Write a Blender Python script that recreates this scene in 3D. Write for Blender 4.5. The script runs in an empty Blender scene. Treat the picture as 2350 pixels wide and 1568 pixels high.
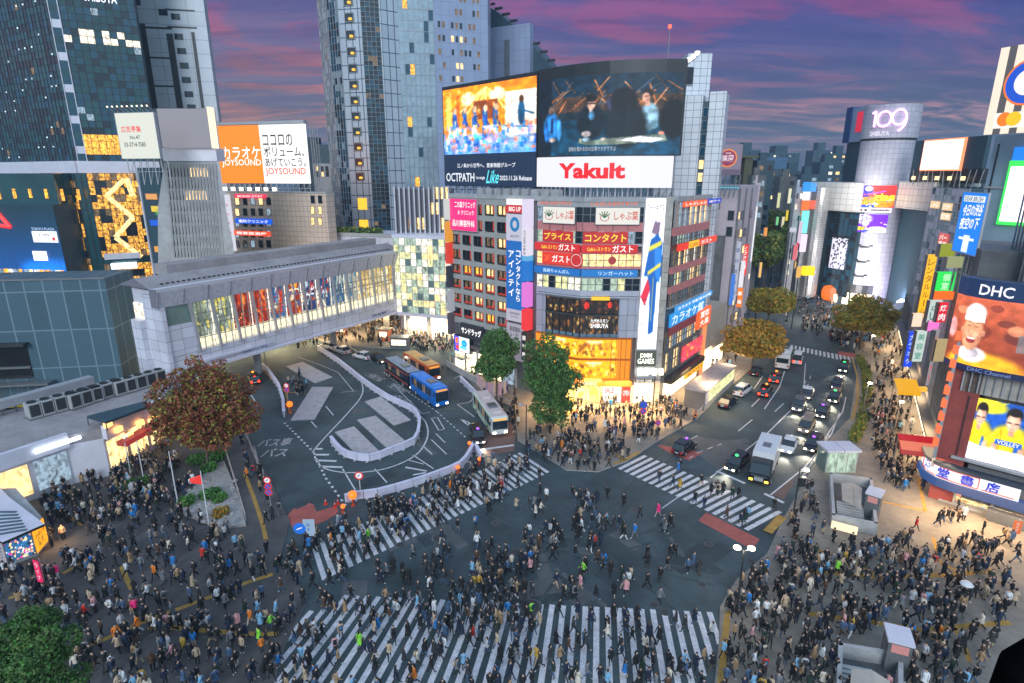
import bpy, math, random
import numpy as np
from math import radians as R
SC=bpy.context.scene; COL=SC.collection
# ---------------------------------------------------------------- camera
CH=35.0; FP=1344.0; PITCH=R(15.95)
cam=bpy.data.cameras.new("camera"); CAM=bpy.data.objects.new("camera",cam); COL.objects.link(CAM)
cam.lens=FP/2350*36; cam.sensor_width=36; cam.clip_end=6000; cam.clip_start=.3
CAM.location=(0,0,CH); CAM.rotation_euler=(math.pi/2-PITCH,0,0); SC.camera=CAM
# ---------------------------------------------------------------- world: dusk sky
W=bpy.data.worlds.new("World"); SC.world=W; W.use_nodes=True
def build_world():
    nt=W.node_tree; N=nt.nodes; L=nt.links; N.clear()
    out=N.new('ShaderNodeOutputWorld'); bg=N.new('ShaderNodeBackground'); L.new(bg.outputs[0],out.inputs[0])
    tc=N.new('ShaderNodeTexCoord'); sep=N.new('ShaderNodeSeparateXYZ'); L.new(tc.outputs['Generated'],sep.inputs[0])
    def ramp(src,stops,interp='LINEAR'):
        r=N.new('ShaderNodeValToRGB'); r.color_ramp.interpolation=interp; e=r.color_ramp.elements
        while len(e)>len(stops): e.remove(e[-1])
        while len(e)<len(stops): e.new(.5)
        for k,(p,c) in enumerate(stops): e[k].position=p; e[k].color=(*c,1) if len(c)==3 else c
        L.new(src,r.inputs[0]); return r
    def mx(f,a,b,t='MIX'):
        m=N.new('ShaderNodeMix'); m.data_type='RGBA'; m.blend_type=t
        if isinstance(f,float): m.inputs[0].default_value=f
        else: L.new(f,m.inputs[0])
        for s,v in ((6,a),(7,b)):
            if isinstance(v,tuple): m.inputs[s].default_value=(*v,1)
            else: L.new(v,m.inputs[s])
        return m.outputs[2]
    mr=N.new('ShaderNodeMapRange'); mr.inputs['From Min'].default_value=-.05; mr.inputs['From Max'].default_value=1; L.new(sep.outputs[2],mr.inputs[0])
    z=mr.outputs[0]   # .048 = horizon, .28 = top of the frame
    left=ramp(z,[(.03,(.035,.11,.19)),(.085,(.055,.10,.18)),(.13,(.13,.12,.18)),(.20,(.15,.13,.25)),(.29,(.14,.10,.27)),(.45,(.30,.42,.62)),(1,(.40,.62,.85))])
    right=ramp(z,[(.03,(.03,.10,.16)),(.085,(.045,.08,.135)),(.15,(.065,.08,.19)),(.22,(.055,.06,.25)),(.29,(.045,.04,.28)),(.45,(.28,.42,.66)),(1,(.40,.62,.85))])
    xr=N.new('ShaderNodeMapRange'); xr.inputs['From Min'].default_value=-.35; xr.inputs['From Max'].default_value=.65; L.new(sep.outputs[0],xr.inputs[0])
    base=mx(xr.outputs[0],left.outputs[0],right.outputs[0])
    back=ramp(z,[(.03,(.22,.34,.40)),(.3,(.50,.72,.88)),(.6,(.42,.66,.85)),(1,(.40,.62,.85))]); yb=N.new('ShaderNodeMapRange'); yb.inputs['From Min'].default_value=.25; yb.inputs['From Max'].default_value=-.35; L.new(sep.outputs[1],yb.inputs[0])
    # cloud streaks: direction projected on a plane overhead, so they flatten towards the horizon
    dv=N.new('ShaderNodeMath'); dv.operation='MAXIMUM'; dv.inputs[1].default_value=.03; L.new(sep.outputs[2],dv.inputs[0])
    def div(s):
        a=N.new('ShaderNodeMath'); a.operation='ADD'; a.inputs[1].default_value=.12; L.new(dv.outputs[0],a.inputs[0])
        d=N.new('ShaderNodeMath'); d.operation='DIVIDE'; L.new(s,d.inputs[0]); L.new(a.outputs[0],d.inputs[1]); return d.outputs[0]
    cb=N.new('ShaderNodeCombineXYZ'); L.new(div(sep.outputs[0]),cb.inputs[0]); L.new(div(sep.outputs[1]),cb.inputs[1])
    mp=N.new('ShaderNodeMapping'); mp.inputs['Scale'].default_value=(1.0,1.9,1); mp.inputs['Rotation'].default_value=(0,0,R(-9)); mp.inputs['Location'].default_value=(1.7,3.2,0); L.new(cb.outputs[0],mp.inputs[0])
    no=N.new('ShaderNodeTexNoise'); no.inputs['Scale'].default_value=.95; no.inputs['Detail'].default_value=8; no.inputs['Roughness'].default_value=.6; no.inputs['Distortion'].default_value=1.1; L.new(mp.outputs[0],no.inputs[0])
    cm=ramp(no.outputs[0],[(.44,(0,0,0)),(.60,(1,1,1))],'EASE')
    ccol=ramp(z,[(.04,(.10,.12,.19)),(.085,(.17,.12,.19)),(.12,(.42,.17,.12)),(.18,(.40,.13,.13)),(.25,(.30,.08,.20)),(.33,(.25,.10,.28)),(.6,(.5,.62,.8))])
    ccr=ramp(z,[(.04,(.10,.13,.20)),(.08,(.20,.13,.19)),(.115,(.55,.30,.30)),(.16,(.17,.10,.24)),(.25,(.22,.05,.20)),(.33,(.16,.07,.30)),(.6,(.5,.62,.8))])
    cc=mx(xr.outputs[0],ccol.outputs[0],ccr.outputs[0])
    f2=N.new('ShaderNodeMath'); f2.operation='MULTIPLY'; f2.inputs[1].default_value=.85; L.new(cm.outputs[0],f2.inputs[0])
    c1=mx(f2.outputs[0],base,cc)
    mp2=N.new('ShaderNodeMapping'); mp2.inputs['Scale'].default_value=(.8,3.3,1); mp2.inputs['Rotation'].default_value=(0,0,R(7)); L.new(cb.outputs[0],mp2.inputs[0])
    n2=N.new('ShaderNodeTexNoise'); n2.inputs['Scale'].default_value=1.5; n2.inputs['Detail'].default_value=6; n2.inputs['Roughness'].default_value=.62; L.new(mp2.outputs[0],n2.inputs[0])
    c2=ramp(n2.outputs[0],[(.40,(.55,.60,.74)),(.60,(1.0,.86,.84))])
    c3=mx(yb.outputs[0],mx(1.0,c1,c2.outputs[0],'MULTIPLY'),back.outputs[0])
    # a little of the physical dusk sky on top, sun just above the horizon ahead
    sk=N.new('ShaderNodeTexSky'); sk.sky_type='NISHITA'; sk.sun_disc=False; sk.sun_elevation=R(38); sk.sun_rotation=R(170); sk.altitude=30
    c4=mx(.006,c3,sk.outputs[0],'ADD')
    L.new(c4,bg.inputs[0]); bg.inputs[1].default_value=1.0
build_world()
# soft high skylight of the dusk behind the camera
sun=bpy.data.lights.new("sun","SUN"); sun.energy=1.5; sun.angle=R(24); sun.color=(.93,.96,1)
so=bpy.data.objects.new("sun",sun); COL.objects.link(so); so.rotation_euler=(R(66),0,R(-10))
SC.view_settings.view_transform='Standard'; SC.view_settings.look='None'; SC.view_settings.exposure=.3; SC.view_settings.gamma=1
SC.view_settings.use_curve_mapping=False
SC.cycles.max_bounces=5; SC.cycles.diffuse_bounces=2; SC.cycles.glossy_bounces=2; SC.cycles.transmission_bounces=2; SC.cycles.sample_clamp_indirect=4
SC.cycles.use_denoising=True
# ---------------------------------------------------------------- photograph measurements -> places
def ray(px,py):
    cx=(px-1175)/FP; cy=(784-py)/FP; c,s=math.cos(PITCH),math.sin(PITCH)
    return cx,c+cy*s,-s+cy*c
def g(px,py,z=0.0):
    r=ray(px,py); t=(z-CH)/r[2]; return (r[0]*t,r[1]*t)
def at(px,py,Y):
    r=ray(px,py); t=Y/r[1]; return (r[0]*t,Y,CH+r[2]*t)
def mk(ox,oy,k): return lambda x,y:(ox+k*x,oy+k*y)
q1=mk(0,0,.3357); q2=mk(587.5,0,.3357); q3=mk(1009.8,91.8,.3707); q4=mk(1621.8,153,.3903); q5=mk(1009.8,397.8,.3903)
q6=mk(1982.9,91.8,.4293); r1=mk(0,520.2,.3317); r2=mk(550.8,703.8,.3513); r3=mk(1407.6,703.8,.3707); r4=mk(1836,795.6,.4924)
r5=mk(0,1040.4,.3364); r6=mk(612,1193.4,.4557); s1=mk(1162.8,673.2,.2146); s2=mk(1744.2,948.6,.2147); s3=mk(2068.5,550.8,.449)
s4=mk(0,306,.2342); s5=mk(1560.6,306,.3122)
# ---------------------------------------------------------------- materials
MATS={}
def lin(c):
    c=c/255.0; return c/12.92 if c<=.04045 else ((c+.055)/1.055)**2.4
def newmat(key):
    m=bpy.data.materials.new(key); m.use_nodes=True; MATS[key]=m; return m,m.node_tree.nodes,m.node_tree.links,m.node_tree.nodes['Principled BSDF']
def mat(key,c,rough=.7,metal=0,var=.18,scale=.6,bump=0,grime=0,spec=None):
    if key in MATS: return key
    m,N,L,b=newmat(key)
    b.inputs['Roughness'].default_value=rough; b.inputs['Metallic'].default_value=metal
    if spec is not None: b.inputs['Specular IOR Level'].default_value=spec
    geo=N.new('ShaderNodeNewGeometry'); no=N.new('ShaderNodeTexNoise'); no.inputs['Scale'].default_value=scale; no.inputs['Detail'].default_value=5; no.inputs['Roughness'].default_value=.65
    L.new(geo.outputs['Position'],no.inputs[0])
    r=N.new('ShaderNodeValToRGB'); r.color_ramp.elements[0].position=.3; r.color_ramp.elements[1].position=.7
    r.color_ramp.elements[0].color=(*[max(0,x*(1-var)) for x in c],1); r.color_ramp.elements[1].color=(*[min(1,x*(1+var)) for x in c],1)
    L.new(no.outputs[0],r.inputs[0]); src=r.outputs[0]
    if grime:
        n2=N.new('ShaderNodeTexNoise'); n2.inputs['Scale'].default_value=scale*7; n2.inputs['Detail'].default_value=6; L.new(geo.outputs['Position'],n2.inputs[0])
        r2=N.new('ShaderNodeValToRGB'); r2.color_ramp.elements[0].position=.52; r2.color_ramp.elements[1].position=.72; L.new(n2.outputs[0],r2.inputs[0])
        mm=N.new('ShaderNodeMix'); mm.data_type='RGBA'; mm.inputs[7].default_value=(.05,.05,.055,1); L.new(src,mm.inputs[6])
        mu=N.new('ShaderNodeMath'); mu.operation='MULTIPLY'; mu.inputs[1].default_value=grime; L.new(r2.outputs[0],mu.inputs[0]); L.new(mu.outputs[0],mm.inputs[0]); src=mm.outputs[2]
    L.new(src,b.inputs['Base Color'])
    if bump:
        bp=N.new('ShaderNodeBump'); bp.inputs['Strength'].default_value=bump; L.new(no.outputs[0],bp.inputs['Height']); L.new(bp.outputs[0],b.inputs['Normal'])
    return key
def pt(r_,g_,b_,rough=.6,metal=0):
    return mat("paint_%d_%d_%d"%(r_,g_,b_),(lin(r_),lin(g_),lin(b_)),rough,metal,var=.12)
def em(r_,g_,b_,s=1.0):
    k="glow_%d_%d_%d_%d"%(r_,g_,b_,int(s*10))
    if k in MATS: return k
    m,N,L,b=newmat(k); b.inputs['Base Color'].default_value=(.02,.02,.02,1); b.inputs['Roughness'].default_value=.5
    b.inputs['Emission Color'].default_value=(lin(r_),lin(g_),lin(b_),1); b.inputs['Emission Strength'].default_value=s
    return k
def lit(key,c,s,scale=.9,dark=.25,c2=None,base=.02):
    """room seen through glass: lamp light broken up by shelves, ceilings and blinds"""
    if key in MATS: return key
    m,N,L,b=newmat(key); b.inputs['Base Color'].default_value=(base,base,base,1); b.inputs['Roughness'].default_value=.12
    geo=N.new('ShaderNodeNewGeometry'); mp=N.new('ShaderNodeMapping'); mp.inputs['Scale'].default_value=(1.2,1.2,.8); L.new(geo.outputs['Position'],mp.inputs[0])
    vo=N.new('ShaderNodeTexVoronoi'); vo.inputs['Scale'].default_value=scale; L.new(mp.outputs[0],vo.inputs['Vector'])
    no=N.new('ShaderNodeTexNoise'); no.inputs['Scale'].default_value=scale*1.7; no.inputs['Detail'].default_value=4; L.new(mp.outputs[0],no.inputs[0])
    r=N.new('ShaderNodeValToRGB'); e=r.color_ramp.elements; e[0].position=.36; e[1].position=.62
    c0=[x*dark for x in c]; e[0].color=(*c0,1); e[1].color=(*c,1); L.new(no.outputs[0],r.inputs[0])
    sp=N.new('ShaderNodeSeparateColor'); L.new(vo.outputs['Color'],sp.inputs[0])
    mm=N.new('ShaderNodeMix'); mm.data_type='RGBA'; mm.inputs[7].default_value=(*(c2 or [x*.8 for x in c]),1); L.new(r.outputs[0],mm.inputs[6])
    mu=N.new('ShaderNodeMath'); mu.operation='MULTIPLY'; mu.inputs[1].default_value=.6; L.new(sp.outputs[0],mu.inputs[0]); L.new(mu.outputs[0],mm.inputs[0])
    L.new(mm.outputs[2],b.inputs['Emission Color']); b.inputs['Emission Strength'].default_value=s
    return key
def attrmat(key,s,base=0.0,rough=.6):
    m,N,L,b=newmat(key); a=N.new('ShaderNodeAttribute'); a.attribute_name='Col'
    b.inputs['Roughness'].default_value=rough; L.new(a.outputs['Color'],b.inputs['Base Color'] if base else b.inputs['Emission Color'])
    if base: L.new(a.outputs['Color'],b.inputs['Emission Color'])
    else: b.inputs['Base Color'].default_value=(.01,.01,.01,1)
    b.inputs['Emission Strength'].default_value=s; return key
attrmat('screen_picture',1.5); attrmat('lit_poster',.9,1); attrmat('paper_poster',.12,1); attrmat('interior_view',1.6)
# ---- surfaces with their own patterns
def grid_mat(key,c,line,sx,sz,lw=.03,rough=.5,metal=0,var=.1,spec=None,rnd=.12):
    """flat cladding panels with thin joints; sx, sz = panel size (m)"""
    if key in MATS: return key
    m,N,L,b=newmat(key); b.inputs['Roughness'].default_value=rough; b.inputs['Metallic'].default_value=metal
    at_=N.new('ShaderNodeAttribute'); at_.attribute_name='fuv'
    br=N.new('ShaderNodeTexBrick'); br.offset=0; br.inputs['Scale'].default_value=1; br.inputs['Brick Width'].default_value=sx; br.inputs['Row Height'].default_value=sz
    br.inputs['Mortar Size'].default_value=lw; br.inputs['Mortar Smooth'].default_value=0; br.inputs['Bias'].default_value=0
    br.inputs['Color1'].default_value=(*[x*(1-rnd) for x in c],1); br.inputs['Color2'].default_value=(*[min(1,x*(1+rnd)) for x in c],1); br.inputs['Mortar'].default_value=(*line,1)
    L.new(at_.outputs['Vector'],br.inputs['Vector'])
    geo=N.new('ShaderNodeNewGeometry'); no=N.new('ShaderNodeTexNoise'); no.inputs['Scale'].default_value=.25; no.inputs['Detail'].default_value=6; L.new(geo.outputs['Position'],no.inputs[0])
    r=N.new('ShaderNodeValToRGB'); r.color_ramp.elements[0].position=.3; r.color_ramp.elements[1].position=.7
    r.color_ramp.elements[0].color=(1-var,1-var,1-var,1); r.color_ramp.elements[1].color=(1,1,1,1); L.new(no.outputs[0],r.inputs[0])
    mm=N.new('ShaderNodeMix'); mm.data_type='RGBA'; mm.blend_type='MULTIPLY'; mm.inputs[0].default_value=1; L.new(br.outputs['Color'],mm.inputs[6]); L.new(r.outputs[0],mm.inputs[7])
    L.new(mm.outputs[2],b.inputs['Base Color'])
    return key
mat('asphalt',(.052,.075,.084),.82,var=.42,scale=.16,grime=.45)
mat('asphalt_worn',(.10,.105,.11),.8,var=.22,scale=.4,grime=.3)
mat('pave_plaza',(.085,.08,.08),.75,var=.35,scale=.3,grime=.3)
mat('pave_walk',(.24,.21,.18),.8,var=.22,scale=.4,grime=.3)
mat('paint_road_white',(.66,.64,.68),.7,var=.25,scale=1.9,grime=.8)
mat('paint_road_old',(.45,.41,.43),.75,var=.22,scale=1.2,grime=.35)
mat('paint_road_red',(.40,.10,.08),.8,var=.2,scale=1,grime=.4)
mat('paint_road_brown',(.16,.09,.08),.85,var=.2,scale=.6,grime=.3)
mat('tactile_ochre',(.42,.24,.05),.8,var=.25,scale=1.5,grime=.4)
mat('kerb_stone',(.32,.31,.31),.8,var=.2,scale=1)
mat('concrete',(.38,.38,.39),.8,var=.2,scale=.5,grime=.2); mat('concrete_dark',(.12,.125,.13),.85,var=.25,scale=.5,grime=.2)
mat('metal_grey',(.25,.26,.28),.4,.7,var=.1); mat('metal_dark',(.05,.055,.06),.45,.5,var=.1); mat('metal_light',(.5,.5,.53),.4,.5,var=.1)
mat('glass_dark',(.018,.028,.04),.08,0,var=.2,spec=.8); mat('glass_blue',(.02,.075,.12),.08,0,var=.25,spec=.8); mat('glass_teal',(.02,.075,.09),.07,0,var=.3,scale=.05,spec=.8)
mat('glass_sky',(.34,.43,.50),.1,.3,var=.2,spec=.8); mat('glass_shelter',(.16,.24,.22),.1,0,var=.2,spec=.8)
mat('rubber',(.02,.02,.02),.9); mat('barrier_white',(.62,.6,.74),.6,var=.12); mat('black_paint',(.012,.014,.017),.15,.2,var=.1,spec=.7); mat('white_gloss',(.65,.65,.68),.25,0,var=.05)
mat('roof_grey',(.32,.29,.30),.85,var=.2,scale=.3,grime=.3); mat('stone_pier',(.42,.38,.34),.8,var=.25,scale=.8)
mat('brick_red',(.30,.06,.05),.75,var=.25,scale=.8); mat('pier_beige',(.42,.36,.31),.8,var=.12)
lit('room_warm',(1,.66,.28),2.0); lit('room_orange',(1,.45,.05),2.2,scale=1.3,dark=.12,c2=(.5,.2,.02)); lit('room_white',(1,.92,.74),1.6,scale=1.1,dark=.2)
lit('room_green',(.6,.78,.62),.9,dark=.2); lit('room_dim',(.55,.36,.2),.45,dark=.1); lit('room_cool',(.5,.68,.85),.75,scale=1.4,dark=.15); lit('shop_bright',(1,.80,.48),4.5,scale=1.4,dark=.3,c2=(.9,.6,.35))
lit('shop_amber',(1,.52,.06),3.2,scale=.8,dark=.35,c2=(1,.75,.25)); lit('led_blue',(.02,.4,1.0),1.8,scale=.25,dark=.35); lit('room_yellowgreen',(.85,.85,.42),1.3,dark=.3)
lit('room_escalator',(1,.48,.06),1.8,scale=1.1,dark=.07,c2=(.22,.09,.02))
# ---------------------------------------------------------------- mesh helpers
class MB:
    def __init__(s): s.v=[]; s.f=[]; s.m=[]; s.uv=[]; s.keys=[]
    def k(s,key):
        if key not in s.keys: s.keys.append(key)
        return s.keys.index(key)
    def add(s,vs,fs,key,uvs=None):
        b=len(s.v); s.v+=list(vs); ki=s.k(key)
        for n,f in enumerate(fs): s.f.append([b+i for i in f]); s.m.append(ki); s.uv.append(uvs[n] if uvs else None)
    def quad(s,p,key,uv=None): s.add(p,[list(range(len(p)))],key,[uv] if uv else None)
    def box(s,fr,u0,u1,z0,z1,n0,n1,key,ch=0):
        P=fr.pt
        c=[P(u0,z0,n0),P(u1,z0,n0),P(u1,z0,n1),P(u0,z0,n1),P(u0,z1,n0),P(u1,z1,n0),P(u1,z1,n1),P(u0,z1,n1)]
        a=[(u0,z0,n0),(u1,z0,n0),(u1,z0,n1),(u0,z0,n1),(u0,z1,n0),(u1,z1,n0),(u1,z1,n1),(u0,z1,n1)]
        fs=[[3,2,6,7],[1,0,4,5],[0,3,7,4],[2,1,5,6],[4,7,6,5],[0,1,2,3]]
        uv=[]
        for n,f in enumerate(fs):
            uv.append([(a[i][0],a[i][1]) if n<2 else ((a[i][2],a[i][1]) if n<4 else (a[i][0],a[i][2])) for i in f])
        s.add(c,fs,key,uv)
    def prism(s,poly,z0,z1,key,top=None):
        n=len(poly); A=sum(poly[i][0]*poly[(i+1)%n][1]-poly[(i+1)%n][0]*poly[i][1] for i in range(n))
        if A<0: poly=poly[::-1]
        vs=[(x,y,z0) for x,y in poly]+[(x,y,z1) for x,y in poly]; fs=[];uv=[]; L=0
        for i in range(n):
            j=(i+1)%n; d=math.dist(poly[i],poly[j]); fs.append([i,j,n+j,n+i]); uv.append([(L,z0),(L+d,z0),(L+d,z1),(L,z1)]); L+=d
        s.add(vs,fs,key,uv); s.add([(x,y,z1) for x,y in poly],[list(range(n))],top or key,[[(x,y) for x,y in poly]])
    def tube(s,p,q,r,key,seg=6,r2=None,cap=True):
        r2=r if r2 is None else r2
        p=np.array(p,float); q=np.array(q,float); d=q-p; l=np.linalg.norm(d)
        if l<1e-6: return
        d/=l; a=np.cross(d,(0,0,1) if abs(d[2])<.9 else (1,0,0)); a/=np.linalg.norm(a); b=np.cross(d,a)
        vs=[];n=seg
        for c,rr in ((p,r),(q,r2)):
            for i in range(n):
                t=2*math.pi*i/n; vs.append(tuple(c+rr*(math.cos(t)*a+math.sin(t)*b)))
        fs=[[i,n+i,n+(i+1)%n,(i+1)%n] for i in range(n)]
        if cap: fs+=[list(range(n)),list(range(2*n-1,n-1,-1))]
        s.add(vs,fs,key)
    def lathe(s,c,prof,key,seg=12):
        vs=[];n=seg
        for r,z in prof:
            for i in range(n):
                t=2*math.pi*i/n; vs.append((c[0]+r*math.cos(t),c[1]+r*math.sin(t),c[2]+z))
        fs=[[k*n+i,k*n+(i+1)%n,(k+1)*n+(i+1)%n,(k+1)*n+i] for k in range(len(prof)-1) for i in range(n)]
        s.add(vs,fs,key)
    def build(s,name,parent=None,smooth=False,label=None):
        me=bpy.data.meshes.new(name); org=(0,0,0)
        p=parent
        while p is not None: org=tuple(p.location[i]+org[i] for i in range(3)); p=p.parent
        if s.v:
            V=np.array(s.v,float)-np.array(org); me.from_pydata(V.tolist(),[],s.f)
            for k in s.keys: me.materials.append(MATS[k])
            me.polygons.foreach_set('material_index',s.m)
            if any(u is not None for u in s.uv):
                at_=me.attributes.new('fuv','FLOAT_VECTOR','CORNER'); buf=[]
                for u,f in zip(s.uv,s.f):
                    for i in range(len(f)): buf+=([u[i][0],u[i][1],0] if u else [0,0,0])
                at_.data.foreach_set('vector',buf)
            if smooth: me.polygons.foreach_set('use_smooth',[True]*len(s.f))
        o=bpy.data.objects.new(name,me); COL.objects.link(o); o.parent=parent
        if label: o['label']=label
        return o
class Frame:
    """wall plane from ground point p0 to p1 (left to right as seen), n points out of the wall to the viewer"""
    def __init__(s,p0,p1):
        s.o=(p0[0],p0[1]); L=math.dist(p0[:2],p1[:2]); s.L=L; s.d=((p1[0]-p0[0])/L,(p1[1]-p0[1])/L); s.nv=(s.d[1],-s.d[0])
    def pt(s,u,z,n=0): return (s.o[0]+u*s.d[0]+n*s.nv[0],s.o[1]+u*s.d[1]+n*s.nv[1],z)
    def uz(s,px,py,n=0):
        r=ray(px,py); ox=s.o[0]+n*s.nv[0]; oy=s.o[1]+n*s.nv[1]
        t=(ox*s.d[1]-oy*s.d[0])/(r[0]*s.d[1]-r[1]*s.d[0]); X=r[0]*t; Y=r[1]*t
        return ((X-ox)*s.d[0]+(Y-oy)*s.d[1], CH+r[2]*t)
    def rect(s,x0,y0,x1,y1,n=0):
        a=s.uz(x0,(y0+y1)/2,n)[0]; b=s.uz(x1,(y0+y1)/2,n)[0]; m=(x0+x1)/2
        return a,b,s.uz(m,y1,n)[1],s.uz(m,y0,n)[1]
    def zr(s,q,x0,y0,x1,y1,n=0):
        a=q(x0,y0); b=q(x1,y1); return s.rect(a[0],a[1],b[0],b[1],n)
class Arc:
    """curved wall through plan points; u runs along it"""
    def __init__(s,pts):
        s.p=[tuple(p[:2]) for p in pts]; s.c=[0]
        for a,b in zip(s.p,s.p[1:]): s.c.append(s.c[-1]+math.dist(a,b))
        s.L=s.c[-1]
    def pt(s,u,z,n=0):
        k=0
        while k<len(s.c)-2 and u>s.c[k+1]: k+=1
        a,b=s.p[k],s.p[k+1]; l=s.c[k+1]-s.c[k]; t=(u-s.c[k])/l; d=((b[0]-a[0])/l,(b[1]-a[1])/l)
        return (a[0]+t*(b[0]-a[0])+n*d[1],a[1]+t*(b[1]-a[1])-n*d[0],z)
def along(p,az,t): return (p[0]+t*math.sin(R(az)),p[1]+t*math.cos(R(az)))
def meet(p,az,px,py=600):
    """walk from p in direction az until the sight line through px"""
    r=ray(px,py); d=(math.sin(R(az)),math.cos(R(az)))
    t=-(p[0]*r[1]-p[1]*r[0])/(d[0]*r[1]-d[1]*r[0]); return (p[0]+t*d[0],p[1]+t*d[1])
def thing(name,label,cat,loc=(0,0,0),group=None):
    o=bpy.data.objects.new(name,None); COL.objects.link(o); o.location=(loc[0],loc[1],loc[2] if len(loc)>2 else 0)
    o['label']=label; o['category']=cat
    if group: o['group']=group
    return o
def tag(o,label,cat,group=None):
    o['label']=label; o['category']=cat
    if group: o['group']=group
    return o
def kind(o,k): o['kind']=k; return o
FONTC={}
def text_geo(s,off=.012):
    if s in FONTC: return FONTC[s]
    c=bpy.data.curves.new('t','FONT'); c.body=s; c.resolution_u=2; c.offset=off
    o=bpy.data.objects.new('t',c); m=bpy.data.meshes.new_from_object(o)
    V=np.array([v.co[:2] for v in m.vertices]) if len(m.vertices) else np.zeros((1,2)); Fs=[list(p.vertices) for p in m.polygons]
    bpy.data.objects.remove(o); bpy.data.curves.remove(c); bpy.data.meshes.remove(m)
    mn=V.min(0); mx_=V.max(0); V=(V-mn)/np.maximum(mx_-mn,1e-6); FONTC[s]=(V,Fs,float((mx_-mn)[0]/max((mx_-mn)[1],1e-6))); return FONTC[s]
def text(mb,fr,s,u0,u1,z0,z1,n,key,vertical=False,fit=True,slant=0,italic=0):
    if vertical:
        k=len(s); h=(z1-z0)/k
        for i,ch in enumerate(s):
            if ch!=' ':
                if ch in 'ーー-': # long mark stands upright in vertical writing
                    w=(u1-u0); mb.box(fr,u0+w*.42,u1-w*.42,z1-(i+1)*h+.1*h,z1-i*h-.1*h,n,n+.01,key)
                else: text(mb,fr,ch,u0,u1,z1-(i+1)*h+.08*h,z1-i*h-.08*h,n,key)
        return
    V,Fs,asp=text_geo(s); w=u1-u0; h=z1-z0
    if not fit or len(s)==1:
        w2=min(w,h*asp); h2=min(h,w2/max(asp,1e-3)) if asp>0 else h
        u0+=(w-w2)/2; z0+=(h-h2)/2; w,h=w2,h2
    P=[fr.pt(u0+w*x+italic*h*y,z0+h*y+slant*w*x,n) for x,y in V]
    mb.add(P,Fs,key)
class Cv:
    def __init__(s,w,h,bg=(0,0,0)):
        s.w,s.h=w,h; s.a=np.zeros((h,w,3))+np.array(bg,float); s.X,s.Y=np.meshgrid((np.arange(w)+.5)/w,(np.arange(h)+.5)/h)
        s.A=w/h
    def put(s,m,c,al=1.0): s.a[m]=s.a[m]*(1-al)+np.array(c,float)*al; return s
    def rect(s,x0,y0,x1,y1,c,al=1): return s.put((s.X>=x0)&(s.X<x1)&(s.Y>=y0)&(s.Y<y1),c,al)
    def ell(s,cx,cy,rx,ry,c,al=1,ang=0):
        dx=s.X-cx; dy=s.Y-cy; t=R(ang); a=dx*math.cos(t)+dy*math.sin(t); b=-dx*math.sin(t)+dy*math.cos(t)
        d=np.sqrt((a/rx)**2+(b/ry)**2); k=(np.clip((1.12-d)/.26,0,1)*al)[...,None]; sh=(1.06-.16*np.clip(a/rx,-1,1)*.5-.14*np.clip(d,0,1))[...,None]
        s.a=s.a*(1-k)+np.array(c,float)*sh*k; return s
    def line(s,p,q,w,c,al=1):
        px,py=p; dx,dy=q[0]-px,q[1]-py; l=dx*dx+dy*dy+1e-9; t=np.clip(((s.X-px)*dx+(s.Y-py)*dy)/l,0,1)
        d=np.hypot((s.X-px-t*dx),(s.Y-py-t*dy)/1.0); return s.put(d<w,c,al)
    def poly(s,P,c,al=1):
        m=np.zeros(s.X.shape,bool); n=len(P)
        for i in range(n):
            x0,y0=P[i]; x1,y1=P[(i+1)%n]
            if y0==y1: continue
            m^=((y0>s.Y)!=(y1>s.Y))&(s.X<(x1-x0)*(s.Y-y0)/(y1-y0)+x0)
        return s.put(m,c,al)
    def grad(s,c0,c1):
        t=s.Y[...,None]; s.a=np.array(c0,float)*(1-t)+np.array(c1,float)*t; return s
    def speck(s,amp,seed=0,k=1):
        r=np.random.RandomState(seed); n=r.rand(s.h//k+1,s.w//k+1); n=np.kron(n,np.ones((k,k)))[:s.h,:s.w]; s.a=s.a*(1-amp+2*amp*n[...,None]); return s
    def mottle(s,amp,seed=0):
        r=np.random.RandomState(seed); t=Cv(s.w,s.h); t.a=np.kron(r.rand(s.h//6+2,s.w//6+2),np.ones((6,6)))[:s.h,:s.w,None]*np.ones(3); t.blur(8); s.a=s.a*(1-amp+2*amp*t.a); return s
    def blur(s,n=1):
        for _ in range(n):
            p=np.pad(s.a,((1,1),(1,1),(0,0)),'edge'); s.a=(p[1:-1,1:-1]*4+p[:-2,1:-1]*2+p[2:,1:-1]*2+p[1:-1,:-2]*2+p[1:-1,2:]*2+p[:-2,:-2]+p[2:,2:]+p[:-2,2:]+p[2:,:-2])/16
        return s
    def mesh(s,fn,name,parent,mat_='screen_picture'):
        w,h=s.w,s.h; V=[]; 
        for j in range(h+1):
            for i in range(w+1): V.append(fn(i/w,j/h))
        org=np.zeros(3); p=parent
        while p is not None: org+=np.array(p.location); p=p.parent
        V=np.array(V)-org
        idx=np.arange((w+1)*(h+1)).reshape(h+1,w+1); F_=np.stack([idx[:-1,:-1],idx[:-1,1:],idx[1:,1:],idx[1:,:-1]],-1).reshape(-1,4)
        me=bpy.data.meshes.new(name); me.from_pydata(V.tolist(),[],F_.tolist()); me.materials.append(MATS[mat_])
        c=np.clip(s.a,0,255)/255; c=np.where(c<=.04045,c/12.92,((c+.055)/1.055)**2.4).reshape(-1,3); c=np.concatenate([c,np.ones((len(c),1))],1); c=np.repeat(c,4,0)
        a=me.color_attributes.new('Col','FLOAT_COLOR','CORNER'); a.data.foreach_set('color',c.ravel())
        o=bpy.data.objects.new(name,me); COL.objects.link(o); o.parent=parent; return o
def on(fr,u0,u1,z0,z1,n): return lambda a,b: fr.pt(u0+(u1-u0)*a,z0+(z1-z0)*b,n)
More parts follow.
